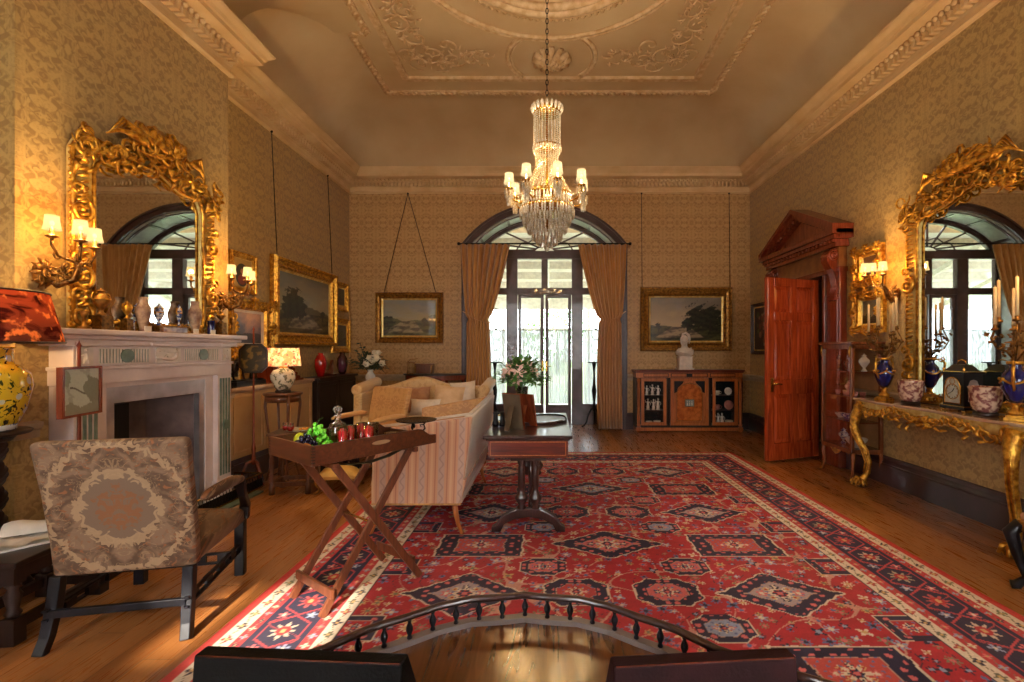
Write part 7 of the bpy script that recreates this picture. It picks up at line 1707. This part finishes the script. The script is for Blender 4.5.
curio('jardiniere', 'grey and white jar at the bottom of the vitrine behind the front glass', 'jar', (VX, 5.62, .352), 'urn', PORCB, .9)

# ------------------------------------------------------------------ inlaid credenza on the far wall
t = thing('inlaid_cabinet', 'inlaid satinwood cabinet with glazed side doors under the wide landscape', 'cabinet', (2.465, YF - .03, 0))
KW, KD = .93, .30
MB().bb(-KW - .03, KW + .03, -KD - .03, 0, 1.055, 1.085).bb(-KW - .015, KW + .015, -KD - .015, 0, 1.035, 1.055).build('top', MAHOGX, t, .005)
MB().bb(-KW, KW, -KD, 0, .95, 1.035).build('frieze', SATIN, t, .002)
mb = MB()
for x0, x1 in ((-.80, -.36), (-.32, .32), (.36, .80)): mb.frame(x0, x1, .96, 1.025, [(0, -KD), (0, -KD - .006), (.01, -KD - .006), (.01, -KD)])
mb.bb(-.05, .05, -KD - .01, -KD, .965, 1.02); mb.build('frieze_inlay', EBON, t)
mb = MB(); mb.bb(-KW, KW, -.015, 0, .1, .95).bb(-KW, -KW + .09, -KD, 0, .1, .95).bb(KW - .09, KW, -KD, 0, .1, .95).bb(-.38, -.34, -KD, 0, .1, .95).bb(.34, .38, -KD, 0, .1, .95).bb(-KW, KW, -KD, 0, .08, .12); mb.build('carcass', OAKD, t)
MB().bb(-KW, KW, -KD - .005, 0, 0.02, .08).build('plinth', SATIN, t, .003)
for x in (-KW + .045, KW - .045):
    MB().lathe([(.03, .1), (.035, .13), (.025, .15), (.03, .25), (.022, .5), (.026, .75), (.022, .86), (.034, .9), (.034, .94)], 14, (x, -KD - .01, 0)).build('column', SATIN, t); MB().lathe([(.028, 0), (.034, .04), (.026, .08)], 12, (x, -KD, 0)).bb(x - .04, x + .04, -KD - .03, -KD + .05, .02, .09).build('foot', SATIN, t)
for x0, x1 in ((-.84, -.40), (.40, .84)):
    MB().frame(x0, x1, .12, .94, [(0, -KD), (0, -KD - .015), (.05, -KD - .015), (.055, -KD - .008), (.055, -KD)]).build('door', SATIN, t)
    MB().bb(x0 + .055, x1 - .055, -KD - .004, -KD - .001, .175, .885).build('glass_pane', GLASS, t.children[-1])
    for z in (.36, .62): MB().bb(x0 + .02, x1 - .02, -KD + .03, -.02, z, z + .015).build('shelf', OAKD, t)
    MB().bb(x0 + .02, x1 - .02, -.02, -.016, .12, .94).build('lining', mat('teal_velvet', S(30, 44, 50), .9) if x0 < 0 else MATS['teal_velvet'], t)
mb = MB().frame(-.33, .33, .12, .94, [(0, -KD), (0, -KD - .018), (.045, -KD - .018), (.05, -KD - .01), (.05, -KD)]); mb.bb(-.29, .29, -KD - .008, -KD, .16, .90); kd = mb.build('door', SATIN, t)
ap = [(-.22, .2), (.22, .2), (.22, .66)] + [(.22 * math.cos(R(a)), .66 + .19 * math.sin(R(a))) for a in range(0, 181, 12)] + [(-.22, .66)]
MB().prism(ap, -KD - .012, -KD).build('arched_panel', mat('burr_veneer', S(206, 116, 50), .25, 0, S(160, 80, 34), 18), kd)
mb = MB(); mb.tube([(x, -KD - .013, z) for x, z in ap], .006, 5, True); mb.build('arched_moulding', GOLDD, kd)
mb = MB()
for s in (-1, 1): mb.prism([(s * .265, .89), (s * .265, .68), (s * .225, .70), (s * .2, .78), (s * .12, .85), (s * .1, .89)][::s], -KD - .011, -KD - .007)
mb.build('spandrel', EBON, kd)
MB().frame(-.085, .085, .44, .58, [(0, -KD - .012), (0, -KD - .02), (.012, -KD - .02), (.012, -KD - .012)]).build('plaque_frame', GOLDD, kd)
mb = MB(); mb.bb(-.075, .075, -KD - .014, -KD - .012, .45, .57); mb.build('plaque', mat('jasper_blue', S(150, 166, 160), .6), kd)
mb = MB()
for x in (-.04, 0, .04): mb.tube([(x, -KD - .016, .465), (x, -KD - .018, .52)], .011, 6).ball((x, -KD - .017, .54), .010, 6)
mb.build('plaque_figures', PORC, kd)
cx0 = 2.465; yk = YF - .03 - .19
for i, (x, z, k, s) in enumerate(((-.72, .636, 'figure', .95), (-.62, .636, 'figure', 1.05), (-.52, .636, 'figure', .95), (-.70, .376, 'figure', 1.1), (-.60, .376, 'figure', 1.05), (-.52, .376, 'figure', 1.15))):
    curio('white_figurine', ('white figurine on the upper left shelf of the inlaid cabinet', 'white figurine on the middle left shelf of the inlaid cabinet')[i // 3], 'figurine', (cx0 + x, yk, z), k, PORC, s, ('figurines on the upper left shelf', 'figurines on the middle left shelf')[i // 3])
curio('white_bowl', 'white bowl at the left of the bottom left compartment of the inlaid cabinet', 'bowl', (cx0 - .68, yk, .121), 'bowl', PORC, .8); curio('white_bowl', 'white bowl at the right of the bottom left compartment of the inlaid cabinet', 'bowl', (cx0 - .54, yk, .121), 'bowl', PORC, .9)
curio('teapot', 'pale teapot at the upper right of the inlaid cabinet', 'teapot', (cx0 + .52, yk, .636), 'cup', PORC, 1.6); curio('saucer', 'white saucer at the upper right of the inlaid cabinet', 'saucer', (cx0 + .72, yk, .636), 'plate', PORC, .9)
curio('pink_cup', 'pink cup on the middle right shelf of the inlaid cabinet', 'cup', (cx0 + .52, yk, .376), 'cup', PINK, 1.8); curio('pink_plate', 'pink plate on the middle right shelf of the inlaid cabinet', 'plate', (cx0 + .73, yk, .376), 'plate', PINK, 1.1)
curio('candlestick', 'white candlestick at the lower right of the inlaid cabinet', 'candlestick', (cx0 + .54, yk, .121), 'figure', PORC, 1.1); curio('candlestick', 'second white candlestick at the lower right of the inlaid cabinet', 'candlestick', (cx0 + .61, yk, .121), 'figure', PORC, 1.1); curio('white_cup', 'broad white cup at the lower right of the inlaid cabinet', 'cup', (cx0 + .73, yk, .121), 'bowl', PORC, 1.0)
# marble bust
t = thing('marble_bust', 'white marble bust of a warrior in a crested helmet on the inlaid cabinet', 'bust', (2.42, YF - .2, 1.086))
MB().bb(-.14, .14, -.1, .1, 0, .03).bb(-.115, .115, -.08, .08, .03, .22).bb(-.125, .125, -.09, .09, .22, .235).build('pedestal', MARBW, t, .004)
mb = MB()
prof_ = [(0, .235, .09, .07), (0, .26, .15, .09), (0, .31, .165, .095), (0, .36, .13, .085), (.0, .39, .06, .055), (-.005, .43, .048, .05), (-.01, .455, .055, .065), (-.012, .49, .062, .075), (-.01, .53, .066, .08), (-.008, .57, .06, .072), (-.005, .60, .035, .045), (0, .612, .004, .005)]
vs = []; n = 20
for dx, z, rx, ry in prof_:
    for i in range(n): a = 2 * PI * i / n; vs.append((rx * math.cos(a) + dx, ry * math.sin(a), z))
fs = [(j * n + i, j * n + (i + 1) % n, (j + 1) * n + (i + 1) % n, (j + 1) * n + i) for j in range(len(prof_) - 1) for i in range(n)] + [tuple(range(n - 1, -1, -1))]
mb.add(vs, fs, True); mb.tube([(-.02, -.075, .51), (-.025, -.098, .485), (-.02, -.08, .475)], [.008, .012, .006], 6); mb.ball((-.015, -.068, .455), .018, 7, .6); mb.ball((-.035, -.072, .505), .010, 6); mb.ball((.01, -.075, .505), .010, 6)
mb.tube([(-.14, -.03, .33), (-.06, -.09, .30), (.04, -.095, .29), (.14, -.04, .34)], [.02, .024, .024, .018], 7); mb.tube([(-.1, .02, .37), (-.04, -.07, .34), (.06, -.07, .34), (.12, .02, .38)], .016, 7)
mb.build('figure', MARBW, t)
mb = MB(); mb.tube([(-.06, -.01, .555), (-.03, -.0, .63), (.02, 0, .645), (.07, 0, .61), (.09, .01, .54), (.085, .02, .46)], [.012, .02, .024, .026, .022, .008], 8); mb.lathe([(.072, 0), (.075, .012), (.066, .02)], 20, (-.01, -.005, .53)); mb.build('helmet_crest', MARBW, t)

# ------------------------------------------------------------------ far left group: demi-lune table, boxes, flower vase
t = thing('demilune_table', 'dark half round table against the far wall below the lake landscape', 'table', (-2.02, YF - .04, 0))
hp = [(.58, 0)] + [(.58 * math.cos(a), -.38 * math.sin(a)) for a in np.linspace(0.05, PI - .05, 24)] + [(-.58, 0)]
MB().prism(hp[::-1], .985, 1.01, 'z').build('top', OAKD, t, .004); MB().prism([(x * .94, y * .92) for x, y in hp[::-1]], .90, .985, 'z').build('apron', MAHOG, t)
for x, y in ((-.5, -.04), (.5, -.04), (-.25, -.29), (.25, -.29)): mb = MB(); mb.lathe([(.014, 0), (.02, .4), (.024, .9)], 10, (x, y, 0)); mb.build('leg', MAHOG, t)
t = thing('wooden_tea_caddy', 'brown wooden box with brass handle on the half round table', 'box', (-2.18, YF - .22, 1.011)); MB().bb(-.15, .15, -.08, .08, .01, .15).build('body', WALNUT, t, .004); MB().bb(-.155, .155, -.085, .085, .15, .18).build('lid', WALNUT, t, .006)
mb = MB(); mb.bb(-.14, -.13, -.083, .083, .01, .15).bb(.13, .14, -.083, .083, .01, .15); mb.build('brass_bands', BRASS, t)
t = thing('candle_lantern', 'small brass lantern frame beside the wooden box', 'lantern', (-2.42, YF - .22, 1.011)); mb = MB()
for x in (-.05, .05):
    for y in (-.05, .05): mb.tube([(x, y, 0), (x, y, .2)], .006, 6)
mb.bb(-.06, .06, -.06, .06, 0, .015).bb(-.06, .06, -.06, .06, .2, .21); mb.tube([(-.05, 0, .21), (-.02, 0, .25), (.12, 0, .27)], .007, 6); mb.build('frame', GOLDD, t)
t = thing('small_round_table', 'small round dark table behind the gold armchair holding the white vase', 'table', (-2.72, 7.35, 0)); MB().lathe([(0, .845), (.21, .845), (.22, .855), (.21, .865), (0, .865)], 32).build('top', OAKD, t); MB().lathe([(.03, .25), (.04, .3), (.02, .4), (.03, .6), (.02, .8), (.06, .845)], 12).build('column', OAKD, t)
for k in range(3): a = R(30 + 120 * k); d = Vector((math.cos(a), math.sin(a), 0)); u = Vector((0, 0, 1)); MB().tube([u * .28, d * .1 + u * .2, d * .18 + u * .06, d * .24 + u * .016], [.022, .02, .015, .015], 7).build('leg', OAKD, t)
turned('vase', 'white relief porcelain vase on the small round table behind the armchair', 'vase', -2.72, 7.35, .867, vase_prof(.27, .075, .5), PORC, 22)
bouquet('rose_bouquet', 'bouquet of cream and pink roses with eucalyptus in the white vase', (-2.72, 7.35, 1.13), [(.05, -.1, .12, .07), (.12, -.12, .18, .08), (.0, -.14, .1, .07), (.2, -.08, .1, .06), (.08, -.05, .26, .05), (.16, -.1, .26, .05), (.05, -.16, .18, .06)], LEAFD, 300, 8, .27, .27, PETALW, False, .15)
rng = random.Random(3); mb = MB(); 
for (pts) in (((0, 0, 0), (-.1, 0, .2), (-.16, 0, .42)), ((0, 0, 0), (-.2, 0, .12), (-.33, 0, .14)), ((0, 0, 0), (-.12, 0, .18), (-.22, 0, .30))):
    mb.tube(pts, .004, 4)
    for i in range(16):
        f = rng.uniform(.35, 1); a_, b_, c_ = [Vector(p) for p in pts]; p = a_ * (1 - f) ** 2 + b_ * 2 * f * (1 - f) + c_ * f * f + Vector((rng.gauss(0, .03), rng.gauss(0, .03), rng.gauss(0, .02))); mb.ball(tuple(p), .024, 6, .35, 4)
o = mb.build('eucalyptus_sprigs', LEAFD, [x for x in C.objects if x.name == 'rose_bouquet'][0])
